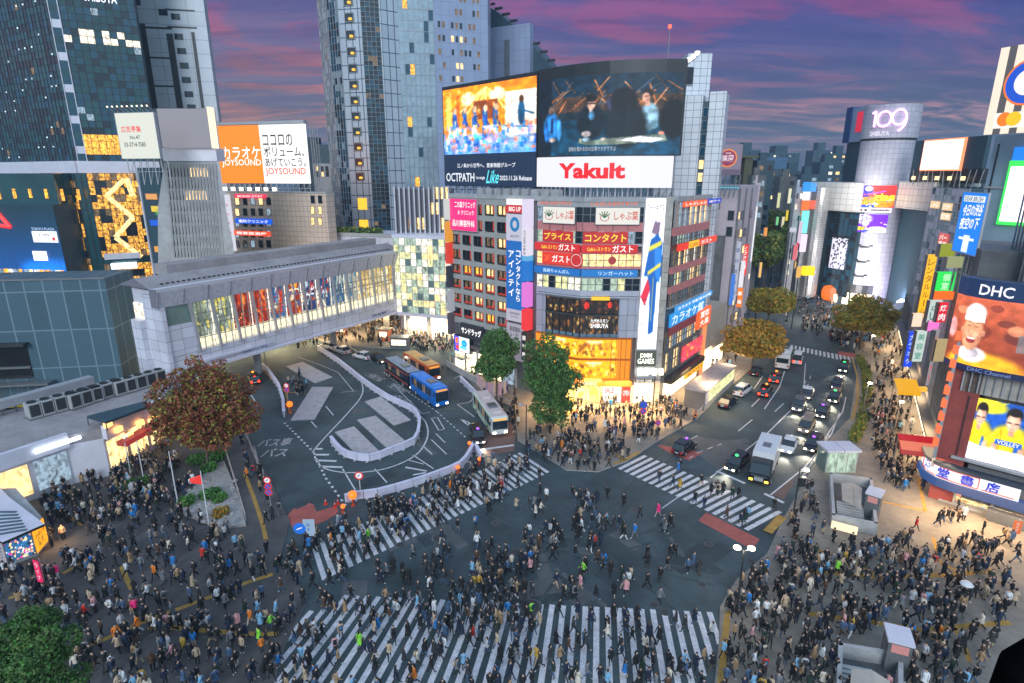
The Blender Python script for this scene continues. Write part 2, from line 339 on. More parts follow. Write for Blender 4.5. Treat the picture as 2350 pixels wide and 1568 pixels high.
def panel(parent,fr,r,bg,texts=(),name='sign',t=.18,n=0,frame=None,label=None):
    """sign board with raised lettering; texts: (string,x0,x1,y0,y1,mat[,vertical]) in 0..1 of the board"""
    u0,u1,z0,z1=r; mb=MB(); mb.box(fr,u0,u1,z0,z1,n,n+t,bg)
    if frame: 
        f=.08
        for a in ((u0-f,u0,z0-f,z1+f),(u1,u1+f,z0-f,z1+f),(u0,u1,z0-f,z0),(u0,u1,z1,z1+f)): mb.box(fr,*a,n,n+t+.04,frame)
    o=mb.build(name,parent,label=label)
    if texts:
        tb=MB(); w=u1-u0; h=z1-z0
        for tx in texts: text(tb,fr,tx[0],u0+w*tx[1],u0+w*tx[2],z0+h*tx[3],z0+h*tx[4],n+t+.02,tx[5],vertical=len(tx)>6 and tx[6])
        tb.build('lettering',o)
    return o
def window(parent,fr,u0,u1,z0,z1,pane,frame='metal_dark',depth=.18,mull=1,rail=0,n=0,fw=.07,name='window'):
    """a framed window: frame stands a little proud, pane set back"""
    mb=MB()
    for a in ((u0,u0+fw,z0,z1),(u1-fw,u1,z0,z1),(u0+fw,u1-fw,z0,z0+fw),(u0+fw,u1-fw,z1-fw,z1)): mb.box(fr,*a,n-depth,n+.05,frame)
    for k in range(1,mull): 
        u=u0+(u1-u0)*k/mull; mb.box(fr,u-fw/2,u+fw/2,z0+fw,z1-fw,n-depth+.06,n+.03,frame)
    for k in range(1,rail+1):
        z=z0+(z1-z0)*k/(rail+1); mb.box(fr,u0+fw,u1-fw,z-fw/2,z+fw/2,n-depth+.06,n+.02,frame)
    o=mb.build(name,parent); pb=MB(); pb.quad([fr.pt(u0+fw,z0+fw,n-depth+.05),fr.pt(u1-fw,z0+fw,n-depth+.05),fr.pt(u1-fw,z1-fw,n-depth+.05),fr.pt(u0+fw,z1-fw,n-depth+.05)],pane)
    pb.build('pane',o); return o
def wall_grid(mb,fr,us,zs,holes,key,n=0,depth=.25,back=None):
    """wall with real openings: us, zs sorted cell edges; holes = set of (i,j) cells left open with reveals"""
    for i in range(len(us)-1):
        for j in range(len(zs)-1):
            if (i,j) in holes:
                a,b,c,d=us[i],us[i+1],zs[j],zs[j+1]
                for P,Q in (((a,c),(b,c)),((b,c),(b,d)),((b,d),(a,d)),((a,d),(a,c))):
                    mb.quad([fr.pt(P[0],P[1],n),fr.pt(Q[0],Q[1],n),fr.pt(Q[0],Q[1],n-depth),fr.pt(P[0],P[1],n-depth)],key,[(P[0],P[1]),(Q[0],Q[1]),(Q[0],Q[1]+.2),(P[0],P[1]+.2)])
            else:
                p=[(us[i],zs[j]),(us[i+1],zs[j]),(us[i+1],zs[j+1]),(us[i],zs[j+1])]; mb.quad([fr.pt(x,y,n) for x,y in p],key,p)
def curtain(parent,fr,u0,u1,z0,z1,cu,cz,mats,rng,mull='metal_grey',mw=.08,md=.12,hb=None,n=0,lit_fn=None,name='curtain_wall'):
    """glazed wall: one pane per cell in varied glass, mullions proud of it. mats=[(key,weight)]"""
    nu=max(1,round((u1-u0)/cu)); nz=max(1,round((z1-z0)/cz)); mb=MB(); keys=[k for k,_ in mats]; ws=[w for _,w in mats]
    for i in range(nu):
        for j in range(nz):
            a=u0+(u1-u0)*i/nu; b=u0+(u1-u0)*(i+1)/nu; c=z0+(z1-z0)*j/nz; d=z0+(z1-z0)*(j+1)/nz
            k=(lit_fn(i,j,nu,nz) if lit_fn else None) or rng.choices(keys,ws)[0]
            t=rng.uniform(-.012,.012); mb.quad([fr.pt(a,c,n+t),fr.pt(b,c,n-t),fr.pt(b,d,n+t*.5),fr.pt(a,d,n-t*.3)],k,[(a,c),(b,c),(b,d),(a,d)])
    o=mb.build(name,parent)
    m2=MB()
    for i in range(nu+1):
        u=u0+(u1-u0)*i/nu; m2.box(fr,u-mw/2,u+mw/2,z0,z1,n-.1,n+md,mull)
    for j in range(nz+1):
        z=z0+(z1-z0)*j/nz; m2.box(fr,u0,u1,z-mw/2,z+mw/2,n-.1,n+md*.6,hb or mull)
    m2.build('mullions',o); return o
RNG=random.Random(7)
# ---------------------------------------------------------------- ground, pavements, markings
def sheet(name,pts,z,key,k='structure'):
    mb=MB(); mb.quad([(x,y,z) for x,y in pts],key); return kind(mb.build(name),k)
sheet('ground',[(-1500,-300),(1500,-300),(1500,1500),(-1500,1500)],0,'asphalt')
def slab(name,pts,key,h=.13,kerb=True):
    n=len(pts); A=sum(pts[i][0]*pts[(i+1)%n][1]-pts[(i+1)%n][0]*pts[i][1] for i in range(n))
    if A<0: pts=pts[::-1]
    mb=MB(); mb.prism(pts,-.1,h,'kerb_stone'if kerb else key,key); return kind(mb.build(name),'structure')
PZ=.13
plaza_edge=[g(556,975,PZ),g(600,1060,PZ),g(665,1195,PZ),g(652,1245,PZ),g(640,1290,PZ),g(690,1345,PZ),g(700,1385,PZ),g(655,1480,PZ),g(628,1568,PZ),g(600,1640,PZ)]
slab('plaza_pavement',[g(-700,1640,PZ),(-150,90),(-75,112),g(470,905,PZ)]+plaza_edge,'pave_plaza')
slab('corner_pavement',[g(1188,1010,PZ),g(1240,1040,PZ),g(1300,1078,PZ),g(1372,1082,PZ),g(1440,1058,PZ),g(1500,1018,PZ),g(1600,960,PZ),g(1655,905,PZ),g(1720,850,PZ),g(1735,790,PZ),(60,135),(20,150),(-8,140),g(1048,842,PZ),g(1095,895,PZ),g(1180,935,PZ)],'pave_walk')
right_edge=[g(1962,800,PZ),g(1968,850,PZ),g(1950,960,PZ),g(1900,1010,PZ),g(1860,1080,PZ),g(1800,1185,PZ),g(1760,1270,PZ),g(1690,1330,PZ),g(1652,1392,PZ),g(1650,1470,PZ),g(1640,1568,PZ),g(1630,1660,PZ)]
slab('right_pavement',right_edge+[g(2900,1660,PZ),(130,60),(130,170),g(2060,745,PZ)],'pave_walk')
slab('station_pavement',[g(600,795,PZ),g(700,770,PZ),g(760,790,PZ),g(900,800,PZ),(-20,150),(-60,150)],'pave_walk')
# worn lane patch and brown lanes
sheet('road_brown_lane',[g(562,985),g(600,975),g(588,940),g(550,930)],.004,'paint_road_brown')
sheet('road_brown_bus_lane',[g(1105,1050),g(1180,1035),g(1185,965),g(1110,980)],.004,'paint_road_brown')
sheet('road_brown_taxi_lane',[r3(970,1160),r3(1060,1205),r3(1180,1010),r3(1150,990)] and [g(*r3(985,1165)),g(*r3(1055,1195)),g(*r3(1110,1110)),g(*r3(1120,1040)),g(*r3(1010,1150))],.004,'paint_road_brown')
sheet('road_worn_strip',[g(*r3(440,850)),g(*r3(520,800)),g(*r3(860,860)),g(*r3(800,930)),g(*r3(650,1010))],.004,'asphalt_worn')
MK=MB(); MZ=.010
def band(q,pts,w,key='paint_road_white',z=MZ,mb=None,dash=None):
    """painted line of world width w through photo points"""
    mb=mb or MK; P=[np.array(g(*q(*p))) for p in pts]
    if dash:
        on_,off=dash; Q=[]; 
        for a,b in zip(P,P[1:]):
            L=np.linalg.norm(b-a); d=(b-a)/L; t=0
            while t<L: mbseg(mb,a+d*t,a+d*min(L,t+on_),w,key,z); t+=on_+off
        return
    n=len(P)
    for i in range(n-1): mbseg(mb,P[i],P[i+1],w,key,z)
def mbseg(mb,a,b,w,key,z):
    d=b-a; L=np.linalg.norm(d)
    if L<1e-4: return
    nn=np.array((-d[1],d[0]))/L*w/2
    mb.quad([(*(a-nn),z),(*(b-nn),z),(*(b+nn),z),(*(a+nn),z)],key)
def curve(pts,k=6):
    P=[np.array(p,float) for p in pts]; P=[2*P[0]-P[1]]+P+[2*P[-1]-P[-2]]; out=[]
    for i in range(1,len(P)-2):
        for j in range(k):
            t=j/k; out.append(tuple(.5*((2*P[i])+(-P[i-1]+P[i+1])*t+(2*P[i-1]-5*P[i]+4*P[i+1]-P[i+2])*t*t+(-P[i-1]+3*P[i]-3*P[i+1]+P[i+2])*t**3)))
    return out+[tuple(pts[-1])]
D=lambda x,y:(x,y)
# near zebra: 35 stripes .45 m wide
Z=MB(); A=np.array(g(700,1362)); B=np.array(g(1628,1405)); nst=38
for i in range(nst):
    t=i/(nst-1); a=A+(B-A)*t; az=R(17-12*t); L=11.5 if t<.86 else 11.5-8*(t-.86)/.14
    if t<.10: a=a+np.array((-math.sin(az),-math.cos(az)))*(.10-t)*45; L=9
    d=np.array((math.sin(az),math.cos(az))); p=np.array((d[1],-d[0]))*.23; b=a-d*L
    Z.quad([(*(b-p),MZ),(*(b+p),MZ),(*(a+p),MZ),(*(a-p),MZ)],'paint_road_white')
kind(Z.build('zebra_crossing_markings'),'structure')
Z=MB(); U0=np.array(g(720,1252)); U1=np.array(g(1190,1040)); L0=np.array(g(745,1330)); L1=np.array(g(1258,1085)); n2=34
for i in range(n2):
    t=i/(n2-1); a=U0+(U1-U0)*t; b=L0+(L1-L0)*t; dd=(U1-U0)/np.linalg.norm(U1-U0)*.24
    Z.quad([(*(b-dd),MZ),(*(b+dd),MZ),(*(a+dd),MZ),(*(a-dd),MZ)],'paint_road_white')
kind(Z.build('zebra_crossing_bus_side_markings'),'structure')
Z=MB(); U0=np.array(g(1482,1046)); U1=np.array(g(1790,1174)); L0=np.array(g(1421,1077)); L1=np.array(g(1712,1216)); n3=19
for i in range(n3):
    t=i/(n3-1); a=U0+(U1-U0)*t; b=L0+(L1-L0)*t; dd=(U1-U0)/np.linalg.norm(U1-U0)*.25
    Z.quad([(*(b-dd),MZ),(*(b+dd),MZ),(*(a+dd),MZ),(*(a-dd),MZ)],'paint_road_white')
for i in range(17): # far crossing on the avenue
    a=np.array(g(1815+i*9.2,792+i*1.9)); b=np.array(g(1813+i*9.6,802+i*2.1)); Z.quad([(*a,MZ),(*(a+(.45,0)),MZ),(*(b+(.45,0)),MZ),(*b,MZ)],'paint_road_white')
kind(Z.build('zebra_crossing_avenue_markings'),'structure')
Z=MB()
Z.quad([(*g(*r3(*p)),.005) for p in ((525,1325),(575,1275),(905,1440),(860,1505),(740,1440))],'paint_road_red')
Z.quad([(*g(*r3(*p)),.005) for p in ((270,860),(300,858),(555,905),(470,955),(350,905))],'paint_road_red')
Z.quad([(*g(*r2(*p)),.005) for p in ((305,1370),(350,1318),(372,1322),(430,1300),(450,1283),(480,1292),(500,1340),(600,1310),(640,1318),(640,1350),(560,1400),(460,1440),(380,1455),(340,1440))],'paint_road_red')
Z.quad([(*g(*D(*p)),.005) for p in ((1925,806),(1968,812),(1966,824),(1922,817))],'paint_road_red')
kind(Z.build('red_road_markings'),'structure')
# bus loop
I_=MB()
for poly in (((300,395),(410,365),(605,465),(490,505)),((470,530),(610,530),(490,740),(330,750)),((815,625),(920,592),(1115,745),(1005,780)),((765,745),(885,718),(1095,895),(970,940)),((620,825),(745,787),(925,965),(800,1015))):
    P=[g(*r2(*p)) for p in poly]; I_.prism(P,0,.14,'kerb_stone','paint_road_old')
kind(I_.build('bus_loop_islands_kerb'),'structure')
band(r2,curve([(480,940),(560,850),(700,700),(790,590),(798,510),(740,420),(680,370)]),.18)
band(r2,curve([(480,940),(500,1010),(560,1060),(700,1085),(900,1070),(1060,1020),(1170,950),(1225,850),(1215,760),(1160,700)]),.2)
band(r2,[(380,330),(520,380),(640,430),(740,550)],.12); band(r2,[(660,560),(760,552)],.12)
for a,b in (((490,930),(540,930)),((490,968),(582,968)),((510,1005),(630,1010)),((530,1045),(670,1050))): band(r2,[a,b],.45)
for a,b in (((560,650),(610,710)),((670,1060),(760,1210)),((880,1060),(960,1150)),((1130,970),(1265,1060)),((1250,870),(1350,965)),((1200,915),(1255,965)),((1090,1000),(1200,1030)),((1280,830),(1340,890)),((465,750),(500,790)),((1500,420),(1400,470))): band(r2,[a,b],.16)
band(r2,[(1250,730),(1300,810),(1335,800),(1290,725),(1250,730)],.15)
band(r2,[(1080,1050),(1220,1075)],.3); band(r2,[(1130,1100),(1215,1085)],.3)
band(r2,[(290,760),(380,850),(475,945),(560,1120),(690,1300)],.28,dash=(.45,.7))
band(r2,[(940,430),(1100,560),(1290,690),(1480,860)],.16,dash=(.6,.6))
band(r2,[(1540,940),(1790,905)],.45); band(r2,[(1420,640),(1500,625),(1560,560)],.15); band(r2,[(1420,640),(1530,720)],.15)
band(r2,[(1440,735),(1500,760),(1490,775),(1440,735)],.25)
band(r2,[(100,940),(160,1100),(220,1250)],.16); band(r2,[(700,250),(860,360)],.15); band(r2,[(60,560),(120,650),(90,640)],.2)
band(r2,[(1000,500),(1050,560),(1190,700),(1240,690)],.12)
# avenue lines
band(r3,[(600,1060),(800,905),(950,788),(1090,650)],.16); band(r3,[(640,1018),(815,1095)],.4); band(r3,[(935,1158),(1055,1215)],.45)
band(r3,[(935,635),(1030,495),(1060,400)],.16); band(r3,[(775,770),(860,700)],.16); band(r3,[(855,620),(905,570)],.16); band(r3,[(870,510),(925,430)],.14)
band(r3,[(470,940),(520,905),(670,850)],.14,dash=(1,1)); band(r3,[(480,820),(520,800)],.14); band(r3,[(1000,650),(1055,600)],.14)
band(r3,[(1180,480),(1190,350)],.14); band(r3,[(975,1165),(1180,1000),(1350,790),(1400,660)],.18)
band(r3,[(1280,860),(1420,650),(1440,560)],.14); band(r3,[(1090,650),(1200,500),(1230,400)],.12,dash=(2,3)); band(r3,[(300,1250),(400,1180)],.12)
for y in (920,560): band(r3,[(1120+ (920-y)*.2,y-100),(1100+(920-y)*.2,y-60)],.12)
kind(MK.build('lane_markings'),'structure')
mat('asphalt_patch',(.04,.055,.062),.9,var=.3,scale=.5,grime=.3); mat('manhole_iron',(.06,.06,.06),.6,.3,var=.4,scale=6)
rp=random.Random(17); PT=MB()
for k in range(44):
    x=rp.uniform(760,1750); y=rp.uniform(1130,1400) if k<30 else rp.uniform(880,1150); a=np.array(g(x,y)); w=rp.uniform(.35,2.2); l=rp.uniform(1.5,7); an=rp.choice([R(12),R(100),R(40),R(128)]); d=np.array((math.cos(an),math.sin(an))); n=np.array((-d[1],d[0])); z=.0015+.00004*k
    PT.quad([(*(a-d*l/2-n*w/2),z),(*(a+d*l/2-n*w/2),z),(*(a+d*l/2+n*w/2),z),(*(a-d*l/2+n*w/2),z)],rp.choice(['asphalt_patch','asphalt_worn']))
zt=0; mat('asphalt_track',(.048,.066,.073),.85,var=.35,scale=.4,grime=.3)
for pts in (((1640,1330),(1300,1250),(1000,1100)),((1560,1010),(1400,1190),(1250,1400)),((1700,1080),(1500,1230),(1100,1300)),((1090,1040),(1300,1180),(1560,1390))):
    C_=[np.array(g(*p)) for p in curve(pts,8)]
    for off in (-.8,.8):
        for a,b in zip(C_,C_[1:]): d=b-a; d/=np.linalg.norm(d); n=np.array((-d[1],d[0]))*off; zt+=.000012; mbseg(PT,a+n,b+n,.3,'asphalt_track',.0045+zt)
kind(PT.build('road_patches_asphalt'),'structure'); PT=MB()
for x,y,r_ in [(1217,1392,.8),(1010,1235,.7)]+[(rp.uniform(800,1750),rp.uniform(900,1500),.36) for _ in range(16)]:
    c=g(x,y); 
    for rr_,kk,zz in ((r_,'manhole_iron',.0145),(r_*1.25,'asphalt_worn',.0135)): PT.quad([(c[0]+rr_*math.cos(2*math.pi*k/18),c[1]+rr_*math.sin(2*math.pi*k/18),zz) for k in range(18)],kk)
kind(PT.build('manhole_covers_road'),'structure')
def road_text(s,c,w,h,ang,name='road_lettering'):
    fr=Frame(c,(c[0]+math.cos(R(ang)),c[1]+math.sin(R(ang)))); mb=MB(); V,Fs,asp=text_geo(s)
    d=fr.d; n=(-d[1],d[0]); mb.add([(c[0]+d[0]*w*x+n[0]*h*y,c[1]+d[1]*w*x+n[1]*h*y,MZ+.006) for x,y in V],Fs,'paint_road_old'); kind(mb.build(name),'structure')
road_text('バス専',g(*r2(105,920)),4.2,2.6,5); road_text('バス',g(*r2(128,985)),3.2,2.4,5); road_text('止まれ',g(*r2(1075,640)),1.6,5.2,42)
road_text('バス専用',g(*r2(1060,575)),1.8,5.6,42); road_text('止まれ',g(*r2(905,490)),1.7,5,45)
# ochre tactile strips
T=MB(); TZ=PZ+.005
for pts,w in (([r5(*p) for p in ((515,1330),(700,1275),(830,1215),(1000,1140),(1250,1050),(1500,955),(1690,880),(1860,825))],.45),([r5(*p) for p in ((1010,1190),(1200,1190),(1450,1215),(1780,1235),(1900,1230))],.45),
    ([r5(*p) for p in ((400,390),(490,440),(560,490))],.35),([r5(*p) for p in ((430,820),(620,710))],.4),([r5(*p) for p in ((830,770),(860,850),(900,930))],.4),([r5(*p) for p in ((1670,140),(1730,300),(1790,480),(1815,590))],.4),
    ([r5(*p) for p in ((60,990),(170,950))],.4),([(1672,1400),(1662,1480),(1655,1568),(1650,1640)],.5),
    ([r4(*p) for p in ((40,1045),(200,1060),(360,1075),(700,1065),(900,1045))],.55),([r4(*p) for p in ((60,940),(250,1000),(360,1065))],.35),([r4(*p) for p in ((370,720),(580,765))],.35),([r4(*p) for p in ((390,585),(550,610),(585,770))],.35),
    ([r4(*p) for p in ((620,890),(655,1010),(740,1050))],.35),([r4(*p) for p in ((40,1245),(380,1290),(580,1325),(800,1300),(980,1285))],.55),([r4(*p) for p in ((720,1310),(770,1400),(790,1470))],.35),
    ([s2(*p) for p in ((80,1270),(240,1100))],.9),([r3(*p) for p in ((0,905),(70,950),(0,975))],.4),([r3(*p) for p in ((70,950),(160,900))],.5),([r2(*p) for p in ((310,560),(430,570))],.3),([r2(*p) for p in ((100,370),(300,560),(330,700))],.35),
    ([s1(*p) for p in ((610,1320),(740,1240))],.5),([s1(*p) for p in ((680,1380),(760,1310))],.5)):
    P=[np.array(g(*p,PZ)) for p in pts]
    for a,b in zip(P,P[1:]): mbseg(T,a,b,w,'tactile_ochre',TZ)
kind(T.build('tactile_paving_strips'),'structure')
# yellow kerb along the avenue
T=MB(); P=[np.array(g(*r3(*p),.135)) for p in ((1480,320),(1510,430),(1515,560),(1480,700))]
for a,b in zip(P,P[1:]): mbseg(T,a,b,.35,'tactile_ochre',.14)
kind(T.build('ochre_kerb_strip'),'structure')
# ================================================================ the corner building with the big screens
NC=g(1228,905)                          # near corner between the left and the centre fronts
p_end=meet(NC,-47,1036,620); FL=Frame(p_end,NC)
c_mid=meet(NC,122,1333,640); c_r=meet(c_mid,92,1469,640); FCL=Frame(NC,c_mid); FCR=Frame(c_mid,c_r)
b_r=meet(c_r,90,1529,640); FBN=Frame(c_r,b_r)
r_far=meet(b_r,37.7,1612,700); FRT=Frame((b_r[0]+.9,b_r[1]+.5),r_far)
ZT=FCR.uz(1400,457)[1]                   # parapet height
bld=thing('corner_building','tall shop building with grey grid front and yellow-lit lower corner below the big screens','building',(*NC,0))
core=[p_end,NC,c_mid,c_r,b_r,r_far,along(r_far,-50,22),along(p_end,35,10)]
def inset(fr,d): return [fr.pt(0,0,-d)[:2],fr.pt(fr.L,0,-d)[:2]]
ic=[FL.pt(0.3,0,-.5)[:2],FL.pt(FL.L,0,-.6)[:2],FCL.pt(FCL.L,0,-.6)[:2],FCR.pt(FCR.L,0,-.6)[:2],FBN.pt(FBN.L,0,-.6)[:2],FRT.pt(FRT.L,0,-.5)[:2],along(r_far,-50,22),along(p_end,35,10)]
mb=MB(); mb.prism(ic,0,ZT-.3,'concrete_dark','roof_grey'); mb.build('core_wall',bld)
mat('grid_grey',(.36,.35,.33),.75,var=.12,scale=.8,grime=.12)
# --- left front: grey grid with set-back windows and red reveals
ua=FL.uz(1035,600)[0]; ub=FL.uz(1166,600)[0]; zb=FL.uz(1060,735)[1]; zt_=ZT-1.0
nc,nr=5,8; cw=(ub-ua)/nc; chh=(zt_-zb)/nr; us=[0];zs=[zb-.6]
for i in range(nc): us+=[ua+i*cw+.3,ua+(i+1)*cw-.3]
us+=[ub]
for j in range(nr): zs+=[zb+j*chh+.45,zb+(j+1)*chh-.4]
zs+=[ZT]
holes={(1+2*i,1+2*j) for i in range(nc) for j in range(nr)}
mb=MB(); wall_grid(mb,FL,us,zs,holes,'grid_grey',0,.5); mb.build('grid_wall',bld)
red=em(225,60,35,.55); pnk=None
litset={(0,4):'room_dim',(4,5):'room_warm',(3,5):'room_dim',(2,6):'room_dim',(1,2):'room_dim',(0,3):'room_dim',(4,3):'room_dim',(0,1):'room_dim',(1,1):'room_dim',(2,1):'room_warm',(1,3):'room_orange',(2,3):'room_orange',(3,3):'room_warm',(2,2):'room_warm',(3,2):'room_warm',(2,0):'room_warm',(3,0):'room_orange',(4,1):'room_warm',(3,7):'room_warm',(4,7):'room_warm',(3,1):'room_dim',(0,2):'room_dim'}
mat('blind_grey',(.2,.2,.22),.6,var=.3,scale=2)
for i in range(nc):
    for j in range(nr):
        u0,u1=us[1+2*i],us[2+2*i]; z0,z1=zs[1+2*j],zs[2+2*j]; k=litset.get((i,j)) or RNG.choice(['glass_dark','blind_grey','glass_dark','room_dim'])
        w=window(bld,FL,u0+.02,u1-.02,z0+.25,z1-.02,k,'metal_dark',depth=.35,mull=2,n=-.1)
        rb=MB(); rb.box(FL,u1-.30,u1-.04,z0+.3,z1-.05,-.3,.02,red)
        if j<4: rb.box(FL,u0+.3,u1-.3,z0+.3,z0+.52,-.3,.02,red)
        rb.build('red_reveal',w)
mb=MB(); mb.box(FL,0,FL.L,0,5.0,-.5,-.05,'concrete_dark'); mb.box(FL,0,ub+2,5.0,5.6,-.5,.6,'metal_grey')
for k in range(6): mb.box(FL,ua+k*3.1,ua+k*3.1+.5,0,5,-.1,.1,'concrete')
mb.build('base_wall',bld)
sh=MB()
for k in range(5): sh.quad([FL.pt(ua+k*3.1+.5,.3,.0),FL.pt(ua+(k+1)*3.1,.3,.0),FL.pt(ua+(k+1)*3.1,4.2,.0),FL.pt(ua+k*3.1+.5,4.2,.0)],'shop_bright' if k<4 else 'room_cool')
sh.build('shop_front',bld)
wht=em(255,250,245,1.1); blk=em(15,15,20,.2); blu=em(10,110,200,.75); pk=em(245,40,130,.9); drk=pt(28,28,34)
panel(bld,FL,FL.rect(1036,457,1098,529),pk,[('二の森クリニック',.2,.95,.72,.93,wht),('☆ クリニック',.3,.9,.5,.66,wht),('品川美容外科',.1,.92,.12,.34,wht)],n=.1,t=.3,frame='metal_light')
panel(bld,FL,FL.zr(q5,405,152,505,185),wht,n=.2,t=.35); panel(bld,FL,FL.zr(q5,405,188,505,232),em(215,50,60,.8),[('BIG UP',.15,.85,.2,.8,wht)],n=.2,t=.35)
o=panel(bld,FL,FL.zr(q5,403,240,505,396),em(205,205,225,.75),[('AICITY',.25,.78,.12,.22,em(90,90,110,.5))],n=.2,t=.35)
u0,u1,z0,z1=FL.zr(q5,403,240,505,396); mb=MB(); cu,cz=(u0+u1)/2,z0+(z1-z0)*.62; R1=(u1-u0)*.27
for k in range(24):
    a,b=2*math.pi*k/24,2*math.pi*(k+1)/24; rr=lambda t:.55 if not(1.2<t<2.0) else .62
    mb.quad([FL.pt(cu+R1*math.cos(a),cz+R1*1.15*math.sin(a),.58),FL.pt(cu+R1*math.cos(b),cz+R1*1.15*math.sin(b),.58),FL.pt(cu+R1*.45*math.cos(b),cz+R1*.6*math.sin(b),.58),FL.pt(cu+R1*.45*math.cos(a),cz+R1*.6*math.sin(a),.58)],em(20,125,190,.8))
mb.build('ring_emblem',o)
panel(bld,FL,FL.zr(q5,403,398,502,798),blu,[('コンタクトなら',.55,.88,.12,.88,wht,1),('アイシティ',.14,.46,.18,.88,wht,1)],n=.2,t=.35)
panel(bld,FL,FL.zr(q5,403,800,502,868),em(200,195,215,.7),[('contact',.2,.8,.6,.8,em(60,60,80,.4)),('for you',.3,.7,.3,.5,em(60,60,80,.4))],n=.2,t=.35)
panel(bld,FL,FL.zr(q5,405,885,502,975),em(190,188,205,.6),[('駅前眼科',.2,.85,.5,.85,em(30,30,40,.3)),('6・7F',.25,.7,.15,.42,em(30,30,40,.3))],n=.2,t=.35)
panel(bld,FL,FL.zr(q5,440,985,504,1100),em(165,160,175,.5),n=.2,t=.35)
mb=MB(); uu=FL.uz(1212,600)[0]
for a,b,c in ((152,315,(225,215,240)),(318,480,(225,220,235)),(484,510,(90,170,220)),(512,628,(20,115,205)),(640,780,(225,120,215)),(795,915,(240,50,55)),(925,1090,(40,38,42))):
    za=FL.uz(*q5(535,a))[1]; zb2=FL.uz(*q5(535,b))[1]; mb.box(FL,uu,uu+1.15,zb2,za,.1,1.5,em(*c,.85))
o=mb.build('vertical_sign_strip',bld); tb=MB(); text(tb,FL,'カフェ渋谷駅前',uu+.2,uu+.95,FL.uz(*q5(535,475))[1],FL.uz(*q5(535,330))[1],1.53,em(40,40,60,.3),vertical=True); text(tb,FL,'居酒屋',uu+.2,uu+.95,FL.uz(*q5(535,1080))[1],FL.uz(*q5(535,935))[1],1.53,wht,vertical=True); tb.build('lettering',o)
mb=MB(); uu=-.4
for a,b,c in ((150,270,(215,220,215)),(280,400,(240,160,50)),(405,525,(225,60,40)),(540,660,(30,40,55)),(680,800,(160,165,175)),(810,930,(70,65,75))):
    mb.box(FL,uu,uu+.9,FL.uz(*q5(42,b))[1],FL.uz(*q5(42,a))[1],-.2,1.0,em(*c,.75))
mb.build('edge_sign_strip',bld)
panel(bld,FL,FL.zr(q5,135,890,262,975),em(40,45,60,.5),[('サンドラッグ',.05,.95,.3,.75,em(255,255,255,1.6))],n=.1,t=.5)
cv=Cv(34,30,(225,230,245)); cv.rect(0,0,.3,1,(60,80,230)); cv.rect(.05,.5,.25,.9,(240,110,40)); cv.rect(.08,.1,.28,.4,(230,50,50)); cv.ell(.65,.6,.2,.25,(40,150,240)); cv.ell(.6,.3,.25,.12,(90,190,255)); cv.rect(.4,.1,.9,.18,(255,255,255)); cv.speck(.15,3,2)
a=FL.zr(q5,105,960,190,1045); cv.mesh(on(FL,*a,.75),'video_screen',bld); mb=MB(); mb.box(FL,a[0]-.15,a[1]+.15,a[2]-.15,a[3]+.15,0,.72,'metal_dark'); mb.build('screen_case',bld)
# --- centre fronts
mat('cladding_lavender',(.5,.5,.58),.45,.3,var=.08); mat('spandrel_red',(.55,.2,.2),.6,var=.12,scale=2); grid_mat('clad_panels',(.48,.49,.58),(.12,.12,.14),1.2,2.4,.03,.4,.3)
ylev=[455,476,515,532,560,583,614,619,637,668,680,715]
def zc(y): return FCR.uz(1400,y)[1]
def zl(y): return FCL.uz(1332,y)[1]
rgi=random.Random(5)
def ribbon(parent,fr,u0,u1,z0,z1,keys,step=1.25,name='window_band',rail=0,frame='metal_grey'):
    mb=MB(); n=max(1,round((u1-u0)/step)); w=(u1-u0)/n
    for i in range(n):
        k=rgi.choice(keys); a=u0+i*w; mb.quad([fr.pt(a,z0,-.22),fr.pt(a+w,z0,-.22),fr.pt(a+w,z1,-.22),fr.pt(a,z1,-.22)],k)
    o=mb.build(name,parent); m2=MB()
    for i in range(n+1): m2.box(fr,u0+i*w-.05,u0+i*w+.05,z0,z1,-.3,.02,frame)
    for r_ in range(rail+1): 
        z=z0+(z1-z0)*(r_+1)/(rail+2); m2.box(fr,u0,u1,z-.04,z+.04,-.3,0,frame)
    m2.build('mullions',o); return o
for fr,nm in ((FCL,'l'),(FCR,'r')):
    mb=MB(); L=fr.L
    bands=[(457,476,'concrete'),(511,532,'spandrel_red'),(560,566,'concrete'),(580,584,'spandrel_red'),(612,618,'spandrel_red'),(636,640,'concrete'),(668,680,'cladding_lavender')]
    for a,b,k in bands: mb.box(fr,0,L,zc(b),zc(a),-.5,0,k)
    for k in range(int(L//2.2)+1): mb.box(fr,min(L-.06,k*2.2),min(L,k*2.2+.06),zc(532),zc(512),0,.05,'metal_dark')
    mb.build('spandrel_bands',bld)
    for a,b,keys in ((476,511,['room_dim','glass_dark','room_cool','blind_grey']),(532,560,['room_green','glass_dark','room_dim','room_cool']),(584,612,['room_warm','room_yellowgreen','room_warm','room_green']),(640,668,['room_white','room_yellowgreen','room_green','glass_dark'])):
        ribbon(bld,fr,0,L,zc(b),zc(a),keys,1.15)
ora=em(245,105,40,1.0); redb=em(205,35,40,.75); yel=em(250,220,60,1.1); grn=em(30,120,85,.7)
sg=lambda fr,q,x0,y0,x1,y1,*a,**k: panel(bld,fr,fr.zr(q,x0,y0,x1,y1),*a,**k)
text_m=MB()
for fr,x0,x1 in ((FCL,585,775),(FCR,890,1165)):
    u0,u1,z0,z1=fr.zr(q5,x0,168,x1,193); text(text_m,fr,'しゃぶしゃぶバイキング',u0,u1,zc(473),zc(462),.06,ora)
text_m.build('lettering',bld)
